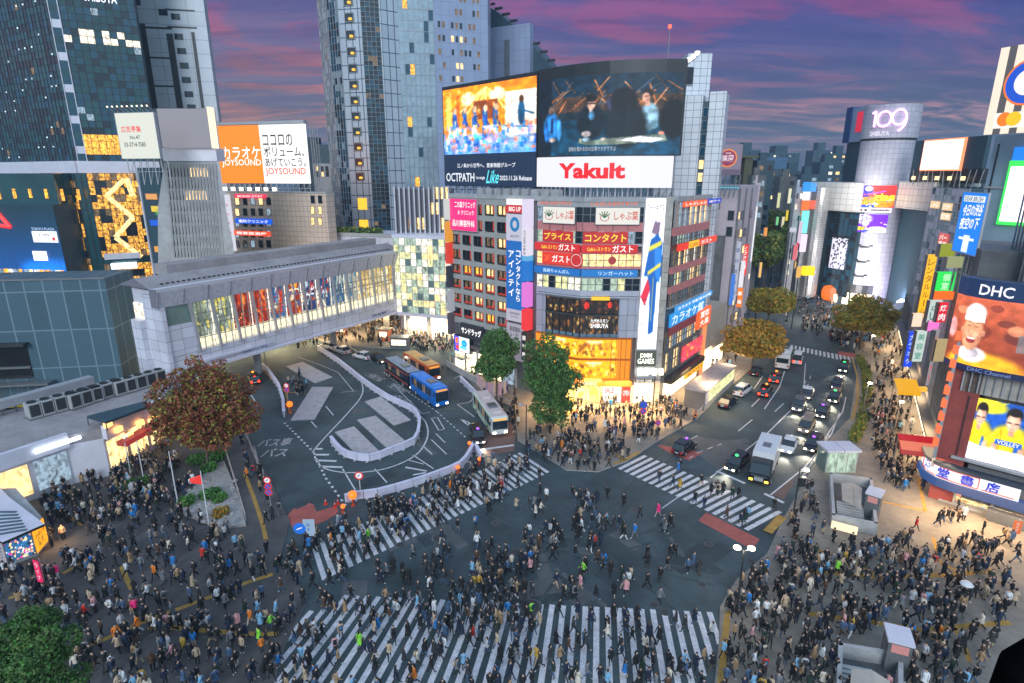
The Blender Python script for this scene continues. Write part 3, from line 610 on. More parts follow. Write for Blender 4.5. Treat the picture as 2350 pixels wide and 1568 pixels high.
def zbx(fr,x0,x1,ya,yb):  # horizontal extent by photo, vertical by storey heights of the right front
    return (fr.uz(x0,(ya+yb)/2)[0],fr.uz(x1,(ya+yb)/2)[0],zc(yb),zc(ya))
sg2=lambda fr,x0,x1,ya,yb,*a,**k: panel(bld,fr,zbx(fr,x0,x1,ya,yb),*a,n=.05,t=.22,**k)
for fr,x0,x1 in ((FCL,1248,1321),(FCR,1367,1467)):
    o=sg2(fr,x0,x1,477,515,em(235,232,225,.85),[('しゃぶ葉',.42,.97,.25,.8,em(215,75,50,.8))],frame='metal_grey')
    u0,u1,z0,z1=zbx(fr,x0,x1,477,515); mb=MB(); w=u1-u0; h=z1-z0
    for k in range(5):
        a=R(90+(k-2)*26); c=(u0+w*.2,z0+h*.4); mb.tube(fr.pt(*c,.33),fr.pt(c[0]+h*.42*math.cos(a),c[1]+h*.42*math.sin(a),.33),.07,grn,5)
    for k in range(12):
        a,b=2*math.pi*k/12,2*math.pi*(k+1)/12; mb.tube(fr.pt(c[0]+h*.26*math.cos(a),c[1]+h*.2*math.sin(a),.33),fr.pt(c[0]+h*.26*math.cos(b),c[1]+h*.2*math.sin(b),.33),.05,em(200,70,60,.7),4)
    mb.build('basket_emblem',o)
sg2(FCR,1320,1335,480,500,em(60,120,220,.9)) if False else None
sg2(FCL,1247,1316,533,559,redb,[('プライス',.06,.94,.2,.82,yel)]); sg2(FCR,1338,1441,533,559,redb,[('コンタクト',.04,.96,.15,.85,yel)])
sg2(FCL,1229,1332,562,580,em(215,30,30,.85),[('Caféレストラン',.15,.52,.2,.7,yel),('ガスト',.54,.9,.1,.95,wht)]); sg2(FCR,1334,1463,562,580,em(215,30,30,.85),[('Caféレストラン',.1,.52,.2,.7,yel),('ガスト',.55,.92,.05,.95,wht)])
o=sg2(FCL,1246,1314,584,612,em(225,50,30,.9),[('ガスト',.34,.95,.2,.8,wht),('3F',.08,.26,.25,.75,ora)])
def disc(parent,fr,cu,cz,r,n,key,name='emblem',seg=24,inner=0,r2=None):
    mb=MB(); r2=r2 or r
    if inner:
        for k in range(seg):
            a,b=2*math.pi*k/seg,2*math.pi*(k+1)/seg; mb.quad([fr.pt(cu+r*math.cos(a),cz+r2*math.sin(a),n),fr.pt(cu+r*math.cos(b),cz+r2*math.sin(b),n),fr.pt(cu+inner*math.cos(b),cz+inner*r2/r*math.sin(b),n),fr.pt(cu+inner*math.cos(a),cz+inner*r2/r*math.sin(a),n)],key)
    else: mb.quad([fr.pt(cu+r*math.cos(2*math.pi*k/seg),cz+r2*math.sin(2*math.pi*k/seg),n) for k in range(seg)],key)
    return mb.build(name,parent)
u,z=FCL.uz(*q5(806,520)); disc(bld,FCL,u,zc(598),1.15,.3,em(210,35,35,.8),'round_sign'); disc(bld,FCL,u,zc(598),.9,.31,em(240,220,210,.8),'round_sign_ring',inner=.8)
u,z=FCR.uz(*q5(1012,512)); disc(bld,FCR,u,zc(598),.6,.15,em(190,60,60,.6),'round_sign')
sg2(FCL,1228,1332,619,635,em(15,110,195,.85),[('長崎ちゃんぽん',.2,.78,.2,.8,em(190,225,250,1))]); sg2(FCR,1334,1463,619,635,em(15,120,205,.85),[('リンガーハット',.3,.92,.2,.8,em(200,235,255,1))])
# recessed restaurant floors in dark glass and interior views
def interior(w,h,seed,cols,n=60,bg=(20,18,18)):
    c=Cv(w,h,bg); r=random.Random(seed)
    for k in range(n):
        x=r.random(); y=r.random(); a=r.uniform(.01,.05); b=r.uniform(.03,.16); c.rect(x,y,x+a,y+b,r.choice(cols),.9)
    return c.blur(1).speck(.25,seed)
lowz=zc(681)
mb=MB()
for fr in (FCL,FCR):
    if fr is FCL: a,b=0,fr.uz(*q5(620,800))[0]
    else: a,b=fr.uz(*q5(1052,800))[0],fr.L
    mb.box(fr,a,b,zc(775),lowz,-.5,-.02,'clad_panels')
    mb.box(fr,0,fr.L,zc(684),lowz,-.5,.15,'cladding_lavender')
mb.build('cladding',bld)
warmc=[(250,170,60),(240,130,40),(120,70,30),(60,40,30),(255,210,120),(90,60,50)]
for fr,xa,xb in ((FCL,620,828),(FCR,830,1052)):
    ua_=fr.uz(*q5(xa,800))[0] if fr is FCL else 0; ub_=fr.L if fr is FCL else fr.uz(*q5(xb,800))[0]
    for n,(ya,yb) in enumerate(((688,722),(727,775))):
        cv=interior(46,14,n*3+(fr is FCL),warmc if (n or fr is FCL) else [(160,50,40),(90,40,40),(200,120,60),(50,30,30)],70,(25,20,18))
        if n==0 and fr is FCR: cv.ell(.18,.55,.06,.25,(255,40,30)); cv.ell(.78,.6,.05,.22,(255,50,30))
        if n==1: cv.rect(.0,0,1,.12,(60,80,100))
        cv.mesh(on(fr,ua_,ub_,zc(yb),zc(ya),-.35),'restaurant_view',bld,'interior_view')
        m2=MB(); 
        for k in range(6): u=ua_+(ub_-ua_)*k/5; m2.box(fr,u-.05,u+.05,zc(yb),zc(ya),-.34,-.1,'metal_dark')
        m2.box(fr,ua_,ub_,zc(ya+.01),zc(ya-5),-.5,.1,'concrete_dark'); m2.box(fr,ua_,ub_,zc(yb+5),zc(yb),-.5,.1,'concrete_dark'); m2.build('mullions',bld)
sg2(FCR,1357,1399,681,689,em(245,190,40,1.1)); 
tm=MB(); u0,u1,z0,z1=FCR.zr(q5,885,845,990,895); text(tm,FCR,'九州ホルモン',u0,u1,zc(741),zc(732),.1,em(255,255,255,1.3)); text(tm,FCR,'SHIBUYA',u0,u1,zc(753),zc(743),.1,em(255,255,255,1.3)); tm.build('lettering',bld)
# amber box at the corner
amb=em(255,160,20,1.5); amd=em(235,135,10,1.15); Za,Zb=zc(777),zc(872)
for fr in (FCL,FCR):
    L=fr.L; uu0=0; uu1=L if fr is FCL else fr.uz(*q5(1125,1050))[0]
    mb=MB(); mb.box(fr,uu0,uu1,Zb,Za,-.4,.0,amd)
    for z in (Za,(Za+Zb)/2,Zb): mb.box(fr,uu0,uu1,z-.12,z+.12,0,.25,pt(190,100,30))
    for k in range(5): u=uu1-.1-k*.75; mb.box(fr,u-.04,u+.04,Zb,Za,0,.12,pt(160,95,30)) if fr is FCR else None
    mb.build('amber_cladding',bld)
    x1=fr.uz(*q5(1040,1050))[0] if fr is FCR else L; x0=0 if fr is FCR else fr.uz(*q5(618,900))[0]
    for n,(a,b) in enumerate((((Za+Zb)/2+.25,Za-.2),(Zb+.3,(Za+Zb)/2-.25))):
        cv=Cv(60,24,(250,165,20)); r=random.Random(n+3*(fr is FCR))
        for k in range(46):
            x,y=r.random(),r.uniform(.1,.8); cv.ell(x,y,r.uniform(.015,.06),r.uniform(.04,.14),r.choice([(255,225,60),(255,205,30),(150,85,10),(240,120,20),(120,70,20),(255,240,140)]),.9)
        cv.rect(.2,.84,.62,.93,(255,225,200)); cv.rect(.26,.76,.56,.81,(250,210,180)); cv.blur(1).speck(.12,n)
        cv.mesh(on(fr,x0,x1,a,b,.1),'window_poster',bld)
brn=pt(150,85,30)
mb=MB(); za,zb3=zc(872),zc(884)
for fr in (FCL,FCR): mb.box(fr,0,fr.L if fr is FCL else fr.uz(1449,880)[0],zb3,za-.01,-.3,.7,brn)
o=mb.build('canopy_band',bld); tm=MB(); text(tm,FCL,"L'OCCITANE",FCL.L-5.2,FCL.L-.2,zb3+.15,za-.15,.73,wht); text(tm,FCR,'EN PROVENCE',.2,2.9,zb3+.15,za-.15,.73,wht); tm.build('lettering',o)
mb=MB()
for fr in (FCL,FCR):
    n=5
    for k in range(n): mb.quad([fr.pt(fr.L*k/n+.1,.2,-.25),fr.pt(fr.L*(k+1)/n-.1,.2,-.25),fr.pt(fr.L*(k+1)/n-.1,zb3,-.25),fr.pt(fr.L*k/n+.1,zb3,-.25)],'shop_amber' if (fr is FCL or k<3) else 'shop_bright')
    for k in range(n+1): mb.box(fr,min(fr.L-.3,fr.L*k/n-.1),min(fr.L,fr.L*k/n+.1),.13,zb3,-.3,.0,'stone_pier')
mb.build('shop_front',bld)
a=FCR.zr(s1,1025,975,1220,1165); a=(a[0],a[1],.3,3.2); panel(bld,FCR,a,em(245,240,235,1.1),[('SALE',.1,.6,.55,.85,em(225,60,60,.8)),('2F GALLERY',.1,.9,.2,.4,em(90,80,80,.4))],n=.0,t=.1)
a=FCR.zr(s1,1225,1000,1325,1130); panel(bld,FCR,(a[0],a[1],.3,3.2),em(225,40,45,1),[('OPEN',.15,.85,.4,.7,wht)],n=.0,t=.1)
# --- white hanging banner (the printed figure is left out), its sign and lamps
bu0,bu1=.15,FBN.L-.9; bz0,bz1=FBN.uz(1490,800)[1],ZT+.1
cv=Cv(40,150,(236,234,240)); cv.poly([(0,.36),(.35,.5),(.5,.42),(.25,.3)],(185,40,60)); cv.poly([(.1,.5),(.35,.74),(.7,.78),(.98,.72),(1,.5),(.8,.46),(.78,.12),(.5,.1),(.48,.42),(.3,.5)],(25,80,150)); cv.poly([(.55,.7),(.95,.68),(.95,.45),(.7,.5)],(40,110,185)); cv.line((.3,.68),(.9,.72),.015,(225,190,60)); cv.line((.3,.52),(.95,.58),.012,(225,190,60)); cv.line((.6,.5),(.62,.2),.012,(225,190,60)); cv.poly([(.35,.78),(.5,.86),(.8,.85),(.75,.77)],(110,90,110)); cv.blur(1).speck(.04,2)
o=cv.mesh(on(FBN,bu0,bu1,bz0,bz1,.3),'hanging_banner',bld,'lit_poster')
mb=MB(); w=bu1-bu0; h=bz1-bz0; ink=em(50,45,60,.3)
text(mb,FBN,'コードギアス',bu0+.06*w,bu0+.92*w,bz0+.92*h,bz0+.965*h,.33,ink,italic=.1); text(mb,FBN,'Lelouch',bu0+.25*w,bu0+.7*w,bz0+.90*h,bz0+.925*h,.33,ink,italic=.2) if False else None
text(mb,FBN,'新たなる物語',bu0+.08*w,bu0+.18*w,bz0+.16*h,bz0+.36*h,.33,ink,vertical=True); text(mb,FBN,'始まる',bu0+.24*w,bu0+.33*w,bz0+.26*h,bz0+.36*h,.33,ink,vertical=True); mb.build('lettering',o)
mb=MB(); mb.box(FBN,0,FBN.L-.8,.2,ZT,-.5,.05,'concrete'); mb.box(FBN,FBN.L-.85,FBN.L+.1,0,ZT+.3,-.6,.5,'stone_pier')
for k in range(14): mb.box(FBN,FBN.L-.87,FBN.L+.12,k*2.1,k*2.1+.06,-.6,.52,'concrete_dark')
mb.build('stone_pier',bld)
zs_=lambda y: FBN.uz(1485,y)[1]
panel(bld,FBN,(bu0-.2,bu1+.1,zs_(838),zs_(802)),em(95,105,90,.55),[('DMM',.22,.78,.55,.82,em(255,255,235,2)),('GAMES',.1,.9,.15,.48,em(255,255,235,2))],n=.1,t=.45,frame='metal_light')
mb=MB(); mb.box(FBN,bu0-.2,bu1+.2,zs_(864),zs_(858),0,1.2,'metal_light')
for k in range(4): u=bu0+.3+k*1.05; mb.box(FBN,u,u+.7,zs_(857),zs_(844),.2,.9,em(255,250,225,2.2))
mb.build('sign_lamps',bld)
mb=MB(); mb.quad([FBN.pt(.1,.2,.1),FBN.pt(FBN.L-.9,.2,.1),FBN.pt(FBN.L-.9,3.6,.1),FBN.pt(.1,3.6,.1)],'shop_bright'); mb.build('shop_front',bld)
panel(bld,FBN,(.2,FBN.L-1,3.7,4.4),em(40,36,34,.4),[('BOOK GAME',.05,.95,.2,.8,wht)],n=.1,t=.2)
# --- right front on the avenue
LR=FRT.L; bb=[(1385,170),(1383,322),(1372,372),(1368,425)]
def zr_(y): return FRT.uz(*q5(1385-(y-170)*.055,y))[1]
mb=MB()
for a,b,k in ((160,172,'concrete'),(322,372,'spandrel_red'),(555,596,'spandrel_red'),(670,712,'spandrel_red'),(790,800,'concrete'),(1040,1060,'concrete_dark'),(1175,1225,'concrete_dark')): mb.box(FRT,0,LR,zr_(b),zr_(a),-.5,0,k)
mb.box(FRT,0,LR,zr_(1225),zr_(1195),0,1.3,'metal_dark'); mb.build('spandrel_bands',bld)
for a,b,keys in ((172,322,['room_cool','room_dim','blind_grey','room_warm']),(372,425,['room_green','room_cool','blind_grey']),(465,555,['room_warm','room_white','room_dim','blind_grey']),(596,670,['room_warm','room_green','blind_grey','room_dim']),(712,790,['blind_grey','room_dim','glass_sky']),(960,1040,['room_cool','room_warm','blind_grey']),(1060,1175,['room_green','blind_grey','room_warm'])): ribbon(bld,FRT,0,LR,zr_(b),zr_(a),keys,1.1,rail=0,frame='metal_light' if a==172 else 'metal_grey')
def rs(x0,x1,ya,yb,*a,n=.1,t=.25,**k):
    u0=FRT.uz(*q5(x0,ya))[0]; u1=FRT.uz(*q5(x1,ya))[0]; return panel(bld,FRT,(max(-.2,u0),u1,zr_(yb),zr_(ya)),*a,n=n,t=t,**k)
rs(1425,1560,172,205,em(235,95,45,1),[('しゃぶしゃぶ',.05,.95,.2,.8,wht)]); rs(1562,1640,170,203,em(40,70,190,.95),[('ABCマート',.1,.9,.25,.75,wht)])
rs(1390,1450,425,465,em(225,50,30,1)); rs(1450,1510,425,465,em(245,190,30,1),[('Café',.1,.9,.2,.8,em(200,40,40,.8))]); rs(1510,1612,425,465,em(230,70,45,1),[('ガスト',.1,.7,.2,.8,wht)])
rs(1375,1580,800,830,em(60,150,220,1),[('カラオケ 学割 飲み放題',.05,.95,.2,.8,wht)]); rs(1345,1538,830,905,em(20,140,215,1),[('カラオケ館',.04,.96,.1,.9,em(225,240,255,1.1))])
rs(1340,1490,905,955,em(140,50,70,.5)); rs(1495,1565,895,1010,em(240,95,40,1.1),[('買取',.15,.85,.55,.9,wht),('大黒',.15,.85,.1,.45,wht)],t=.5)
cv=interior(40,18,11,[(235,50,60),(250,150,40),(150,60,220),(240,90,150),(250,210,80)],80,(200,60,70)); u0=FRT.uz(*q5(1410,1100))[0]; u1=FRT.uz(*q5(1540,1040))[0]; cv.mesh(on(FRT,u0,u1,zr_(1170),zr_(1075),.2),'shop_poster',bld)
mb=MB(); mb.quad([FRT.pt(0,.2,.0),FRT.pt(LR,.2,.0),FRT.pt(LR,zr_(1225),0),FRT.pt(0,zr_(1225),0)],'shop_bright'); mb.build('shop_front',bld)
rs(1400,1500,1228,1262,em(250,170,30,1.2),[('BOOKS',.1,.9,.2,.8,em(120,50,20,.5))],n=.9,t=.3)
# roof clutter
mb=MB()
for k in range(9):
    u=2+k*2.1; mb.box(FL,u,u+1.4,ZT-.3,ZT+1.1,-6,-4.8,'concrete')
for k in range(26): fr=FL if k<13 else FCR; u=(k%13)*(fr.L-1)/13+.3; mb.box(fr,u,u+.07,ZT-.3,ZT+1.0,-1.0,-.93,'metal_light')
for fr in (FL,FCL,FCR,FBN,FRT): mb.box(fr,0,fr.L,ZT-.4,ZT+.25,-.6,.12,'concrete'); 
mb.build('roof_parapet',bld)
# ================================================================ roof screens
def zat(py,Y): return at(1200,py,Y)[2]
YL,XL=98.0,None; sj=at(1232,400,98); sl=at(1022,400,115.5); SL=Frame(sl[:2],sj[:2])
def lattice(mb,fr,u0,u1,z0,z1,n,key='metal_grey',k=8):
    for i in range(k+1):
        u=u0+(u1-u0)*i/k; mb.tube(fr.pt(u,z0,n),fr.pt(u,z1,n),.09,key,5)
        if i<k: mb.tube(fr.pt(u,z0,n),fr.pt(u+(u1-u0)/k,z1,n),.06,key,4)
    mb.tube(fr.pt(u0,(z0+z1)/2,n),fr.pt(u1,(z0+z1)/2,n),.06,key,4)
b1=thing('rooftop_screen','angled rooftop video screen showing an orange and blue scene above a navy stage-show caption panel','billboard',(*sj[:2],ZT))
ztop=zat(163,98); zb_=zat(431,98); z_im0=SL.uz(1228,348)[1]; z_im1=SL.uz(1228,174)[1]
mb=MB(); mb.box(SL,-.3,SL.L-.1,zb_,ztop,-1.6,-.05,'metal_dark'); 
mb.build('screen_case',b1)
mb=MB(); lattice(mb,SL,.5,SL.L-.5,ZT,zb_,-.8,k=9); lattice(mb,SL,.5,SL.L-.5,ZT,zb_,-2.2,k=9); mb.build('support_lattice',b1)
cv=Cv(130,112,(255,150,30))
r=random.Random(3)
cv.grad((90,150,240),(255,150,30)); cv.rect(0,.3,1,1,(250,135,15)); 
for k in range(9): cv.line((.5,.95),(k/8,.55),.012,(255,215,120))
cv.rect(.7,.25,1,.85,(250,235,220)); cv.ell(.3,.82,.08,.1,(255,240,190)); cv.ell(.62,.84,.08,.1,(255,240,190)); cv.rect(.36,.5,.62,.78,(130,60,20)); cv.rect(.04,.3,.1,.9,(255,200,90)); cv.rect(.16,.35,.2,.88,(225,90,10))
for k in range(5):
    x=.14+k*.115; cv.ell(x,.5,.03,.2,(30,90,170)); cv.ell(x+.01,.66,.022,.05,(240,190,150)); cv.rect(x-.02,.28,x+.02,.4,(235,235,250)); cv.line((x,.55),(x+.05,.4),.01,(20,60,140))
cv.ell(.86,.55,.035,.18,(20,70,110)); cv.ell(.86,.73,.022,.05,(70,40,20)); cv.line((.84,.6),(.97,.52),.012,(20,80,120)); cv.line((.7,.38),(.98,.34),.01,(30,110,170))
for k in range(230):
    x=r.random(); y=r.random()*.38; cv.rect(x,y,x+r.uniform(.01,.04),y+r.uniform(.02,.09),r.choice([(20,120,225),(10,80,200),(240,240,255),(255,120,60),(210,160,230),(60,190,255)]),.75)
for k in range(120):
    x=r.random()*.68; y=r.uniform(.35,1); cv.rect(x,y,x+r.uniform(.004,.02),y+r.uniform(.02,.08),r.choice([(255,120,10),(255,190,60),(230,90,0),(255,225,160)]),.7)
cv.blur(1).mottle(.25,5).speck(.12,1); cv.mesh(on(SL,.0,SL.L-.25,z_im0,z_im1,0.02),'screen_image',b1)
z2=z_im0-.05; o=panel(b1,SL,(0,SL.L-.25,zb_+.1,z2),em(20,50,90,.6),name='caption_panel',t=.1); h=z2-zb_; L=SL.L; mb=MB(); wl=em(225,230,240,1.1)
text(mb,SL,'江ノ島から世界へ、音楽物語グループ',.16*L,.80*L,zb_+.58*h,zb_+.72*h,.15,wl); text(mb,SL,'OCTPATH',.02*L,.36*L,zb_+.14*h,zb_+.42*h,.15,wl); text(mb,SL,'1st single',.38*L,.48*L,zb_+.2*h,zb_+.32*h,.15,wl)
text(mb,SL,'Like',.49*L,.62*L,zb_+.10*h,zb_+.50*h,.15,em(90,215,230,1.2),italic=.3); text(mb,SL,'2023.11.26 Release',.64*L,.96*L,zb_+.2*h,zb_+.34*h,.15,wl); mb.build('lettering',o)
# curved main screen
def sat(px,Y): 
    q=at(px,400,Y); return q[:2]
ar=[sat(1233,98)]; 
for px,Y in ((1270,95.2),(1310,92.9),(1350,91.2),(1390,90.0),(1430,89.3),(1470,88.9),(1510,88.7),(1560,88.7)): ar.append(sat(px,Y))
SA=Arc(ar)
b2=thing('curved_rooftop_screen','large curved rooftop video screen of people in a dark room, white sign under it','billboard',(*sat(1400,91),ZT))
Zt=zat(135,88.7); Zb=zat(431,89.5); Zw=zat(355,89); Zim=zat(166,89)
def arcbox(mb,A,u0,u1,z0,z1,n0,n1,key,k=24):
    for i in range(k):
        a=u0+(u1-u0)*i/k; b=u0+(u1-u0)*(i+1)/k; P=A.pt
        mb.quad([P(a,z0,n1),P(b,z0,n1),P(b,z1,n1),P(a,z1,n1)],key); mb.quad([P(b,z0,n0),P(a,z0,n0),P(a,z1,n0),P(b,z1,n0)],key)
        mb.quad([P(a,z1,n1),P(b,z1,n1),P(b,z1,n0),P(a,z1,n0)],key); mb.quad([P(a,z0,n0),P(b,z0,n0),P(b,z0,n1),P(a,z0,n1)],key)
    for u in (u0,u1): P=A.pt; mb.quad([P(u,z0,n0),P(u,z0,n1),P(u,z1,n1),P(u,z1,n0)],key)
mb=MB(); arcbox(mb,SA,0,SA.L,Zw-.15,Zt,-1.8,-.05,'metal_dark'); mb.build('screen_case',b2)
mb=MB(); arcbox(mb,SA,0,SA.L*.955,Zb,Zw-.2,-1.0,.1,em(232,232,242,.95)); ws=mb.build('white_sign',b2)
mb=MB(); zz0=Zb+(Zw-Zb)*.27; zz1=Zb+(Zw-Zb)*.76; text_geo('Yakult',.045); text(mb,SA,'Yakult',SA.L*.205,SA.L*.665,zz0,zz1,.16,em(225,15,25,1.05)); mb.build('lettering',ws)
mb=MB()
for i in range(24):
    u=.4+i*(SA.L-.8)/23; mb.tube(SA.pt(u,ZT,-.9),SA.pt(u,Zb,-.9),.09,'metal_light',5)
    if i<23: mb.tube(SA.pt(u,ZT,-.9),SA.pt(u+(SA.L-.8)/23,Zb,-.9),.05,'metal_grey',4)
mb.build('support_lattice',b2)
cv=Cv(220,140,(9,22,32)); r=random.Random(9)
cv.grad((12,60,88),(14,34,50)); cv.rect(.12,.55,1,.75,(70,46,32),.8)
for k in range(46):
    x=r.uniform(.12,1.0); y=r.uniform(.62,.98); s=r.uniform(.04,.11)*r.choice((-1,1)); cv.line((x,y),(x+s,y-r.uniform(.08,.22)),.004,r.choice([(190,105,50),(120,70,40),(80,55,45),(70,90,110),(220,140,80)]))
cv.rect(0,0,.12,1,(8,16,26),.8); cv.rect(0,.45,1,.56,(30,28,28),.5)
cv.ell(.12,.38,.075,.19,(35,115,190)); cv.ell(.115,.60,.028,.055,(95,75,70)); cv.rect(.115,.3,.135,.5,(20,45,85)); cv.ell(.13,.21,.03,.03,(150,130,120)); cv.ell(.07,.33,.02,.14,(25,95,170)); cv.ell(.19,.33,.02,.14,(60,150,220))
cv.ell(.43,.42,.1,.22,(14,26,36)); cv.rect(.42,.5,.44,.6,(190,150,135)); cv.ell(.43,.72,.038,.05,(18,18,22)); cv.ell(.43,.635,.027,.065,(205,160,140)); cv.ell(.43,.70,.032,.03,(18,18,22)); cv.line((.408,.65),(.452,.65),.004,(25,25,30)); cv.line((.42,.6),(.44,.6),.003,(120,70,65)); cv.ell(.435,.5,.02,.06,(60,110,150)); cv.ell(.4,.27,.035,.04,(180,170,170)); cv.ell(.4,.2,.03,.03,(120,150,170))
cv.ell(.80,.47,.06,.17,(115,150,170)); cv.rect(.775,.6,.8,.67,(190,140,120)); cv.ell(.785,.755,.034,.055,(25,20,25)); cv.ell(.775,.7,.024,.06,(205,150,130)); cv.line((.76,.715),(.79,.715),.003,(60,35,35)); cv.line((.765,.67),(.782,.67),.003,(150,80,80)); cv.ell(.83,.37,.03,.05,(90,130,150)); cv.ell(.56,.64,.03,.08,(50,55,90))
cv.ell(.64,.66,.085,.17,(7,12,18)); cv.ell(.66,.36,.13,.28,(8,22,32)); cv.ell(.95,.45,.09,.25,(10,14,20))
cv.poly([(.34,.16),(.5,.2),(.9,.26),(.92,.17),(.6,.13),(.4,.13)],(110,120,105),.9); cv.poly([(.6,.18),(.75,.235),(.9,.2),(.82,.15)],(215,215,230)); cv.ell(.52,.2,.02,.02,(170,160,150)); cv.ell(.36,.19,.01,.03,(150,140,110)); cv.ell(.88,.27,.02,.02,(200,120,100))
cv.blur(1).mottle(.35,3).speck(.1,4)
u0,u1=.35,SA.L-.35
o=cv.mesh(lambda a,b: SA.pt(u0+(u1-u0)*a,Zw+(Zim-Zw)*b,.0),'screen_image',b2)
mb=MB(); text(mb,SA,'身柄を預かる方の立場ですがですよ',SA.L*.28,SA.L*.6,Zw+.55,Zw+1.2,.06,em(190,195,205,.8)); mb.build('lettering',o)
t=thing('lightning_mast','thin rooftop mast with a small red lamp above the right end of the curved screen','mast',(*sat(1537,96),zat(140,96))); mb=MB(); q=at(1537,66,96); mb.tube((q[0],q[1],ZT),q,.09,'metal_grey',5,.05); mb.build('pole',t); mb=MB(); mb.lathe(q,[(.1,0),(.28,.2),(.2,.5),(0,.6)],em(255,60,40,5),8); mb.build('lamp',t)
# bright lamps on the screen's right end
t=thing('floodlight_row','row of bright white floodlights on a bar behind the right end of the curved screen','floodlight',(*sat(1575,90),zat(150,90)))
mb=MB(); pa=at(1562,160,91); pb=at(1606,124,94); mb.tube(pa,pb,.12,'metal_grey'); mb.tube((pa[0],pa[1],ZT),pa,.12,'metal_grey'); mb.build('bar',t)
for k in range(5):
    q=[pa[i]+(pb[i]-pa[i])*(k+.3)/5 for i in range(3)]; mb=MB(); mb.lathe((q[0],q[1],q[2]+.1),[(.05,0),(.28,.15),(.36,.5),(0,.55)],em(255,245,225,6),8); mb.build('lamp',t)
# ================================================================ footbridge hall
p0=(-50.5,83.0); AZ=31.0
def fr_az(p,az,L): return Frame(p,along(p,az,L))
p1=meet(p0,AZ,908,650); FS=Frame(p0,p1); LS=FS.L
zl=lambda x,y,n=0: FS.uz(x,y,n)[1]
ztop=(zl(375,655)+zl(900,585))/2; zbot=(zl(520,832)+zl(900,715))/2
zg1=(zl(360,706)+zl(895,612))/2; zg0=(zl(440,812)+zl(890,690))/2
print('SKY',LS,ztop,zbot,zg1,zg0,FS.uz(335,660),p1)
mat('lavender_panel',(.68,.66,.75),.5,.15,var=.07,scale=.5,grime=.08); mat('lavender_dark',(.2,.19,.23),.6,.1,var=.1); grid_mat('lavender_grid',(.70,.68,.77),(.14,.14,.17),2.0,1.6,.025,.5,.1)
mat('canopy_fritted',(.62,.60,.68),.5,.2,var=.2,scale=2)
sb=thing('glazed_footbridge','long pale lilac glazed footbridge hall above the road, artwork behind its slanted mullions','bridge',(*p0,0))
mb=MB(); DW=8
mb.box(FS,0,LS+3,zbot,zg0,-DW,.0,'lavender_grid'); mb.box(FS,0,LS+3,zg1,ztop-.5,-DW,.15,'lavender_panel')
mb.box(FS,-.4,LS+3,zbot-.35,zbot,-DW,.35,'lavender_panel'); mb.box(FS,-.2,LS+3,zg0,zg1,-DW,-4.5,'room_white')
mb.build('hall_wall',sb)
# end tower standing on the ground at the left
mb=MB(); mb.box(FS,-.6,.0,0,ztop-1.0,-4.5,.3,'lavender_grid'); mb.box(FS,-1.4,-.0,1,ztop-5,-7,-4.52,'lavender_grid'); mb.box(FS,0,4.2,0,zbot-.4,-7,-.2,'lavender_grid'); mb.build('end_tower',sb)
mb=MB()  # overhanging roof lip, tilted forward
for a,b in ((-1.2,LS+3),):
    P=FS.pt; q=[(ztop-2.6,.3),(ztop-.2,1.1),(ztop+.25,1.0),(ztop+.1,-1)]
    for (z0,n0),(z1,n1),k in ((q[0],q[1],'canopy_fritted'),(q[1],q[2],'metal_light'),(q[2],q[3],'lavender_panel')): mb.quad([P(a,z0,n0),P(b,z0,n0),P(b,z1,n1),P(a,z1,n1)],k)
    for u in (a,b): mb.quad([P(u,q[0][0],q[0][1]),P(u,q[1][0],q[1][1]),P(u,q[2][0],q[2][1]),P(u,q[3][0],q[3][1]),P(u,q[0][0],-1)],'lavender_dark')
for k in range(15): u=-1+k*(LS+3.6)/14; mb.tube(FS.pt(u,ztop-2.5,.42),FS.pt(u,ztop-.2,1.16),.05,'lavender_dark',4)
mb.build('roof_lip',sb)
mb=MB(); P=FS.pt; mb.quad([P(-1.2,ztop+.1,-1),P(LS+3,ztop+.1,-1),P(LS+3,ztop+1.4,-4.5),P(-1.2,ztop+1.4,-4.5)],'roof_grey',[(0,0),(LS,0),(LS,8),(0,8)]); mb.quad([P(-1.2,ztop+1.4,-4.5),P(LS+3,ztop+1.4,-4.5),P(LS+3,ztop+.1,-DW-1),P(-1.2,ztop+.1,-DW-1)],'roof_grey'); mb.quad([P(-1.2,ztop+.1,-1),P(-1.2,ztop+1.4,-4.5),P(-1.2,ztop+.1,-DW-1)],'lavender_dark')
mb.box(FS,4,LS,ztop+1.0,ztop+2.6,-8.5,-5,'roof_grey')
for k in range(60): u=1+k*(LS)/60; mb.box(FS,u,u+.35,ztop+.35,ztop+.55,-1.9,-1.6,'metal_dark')
mb.build('roof',sb)
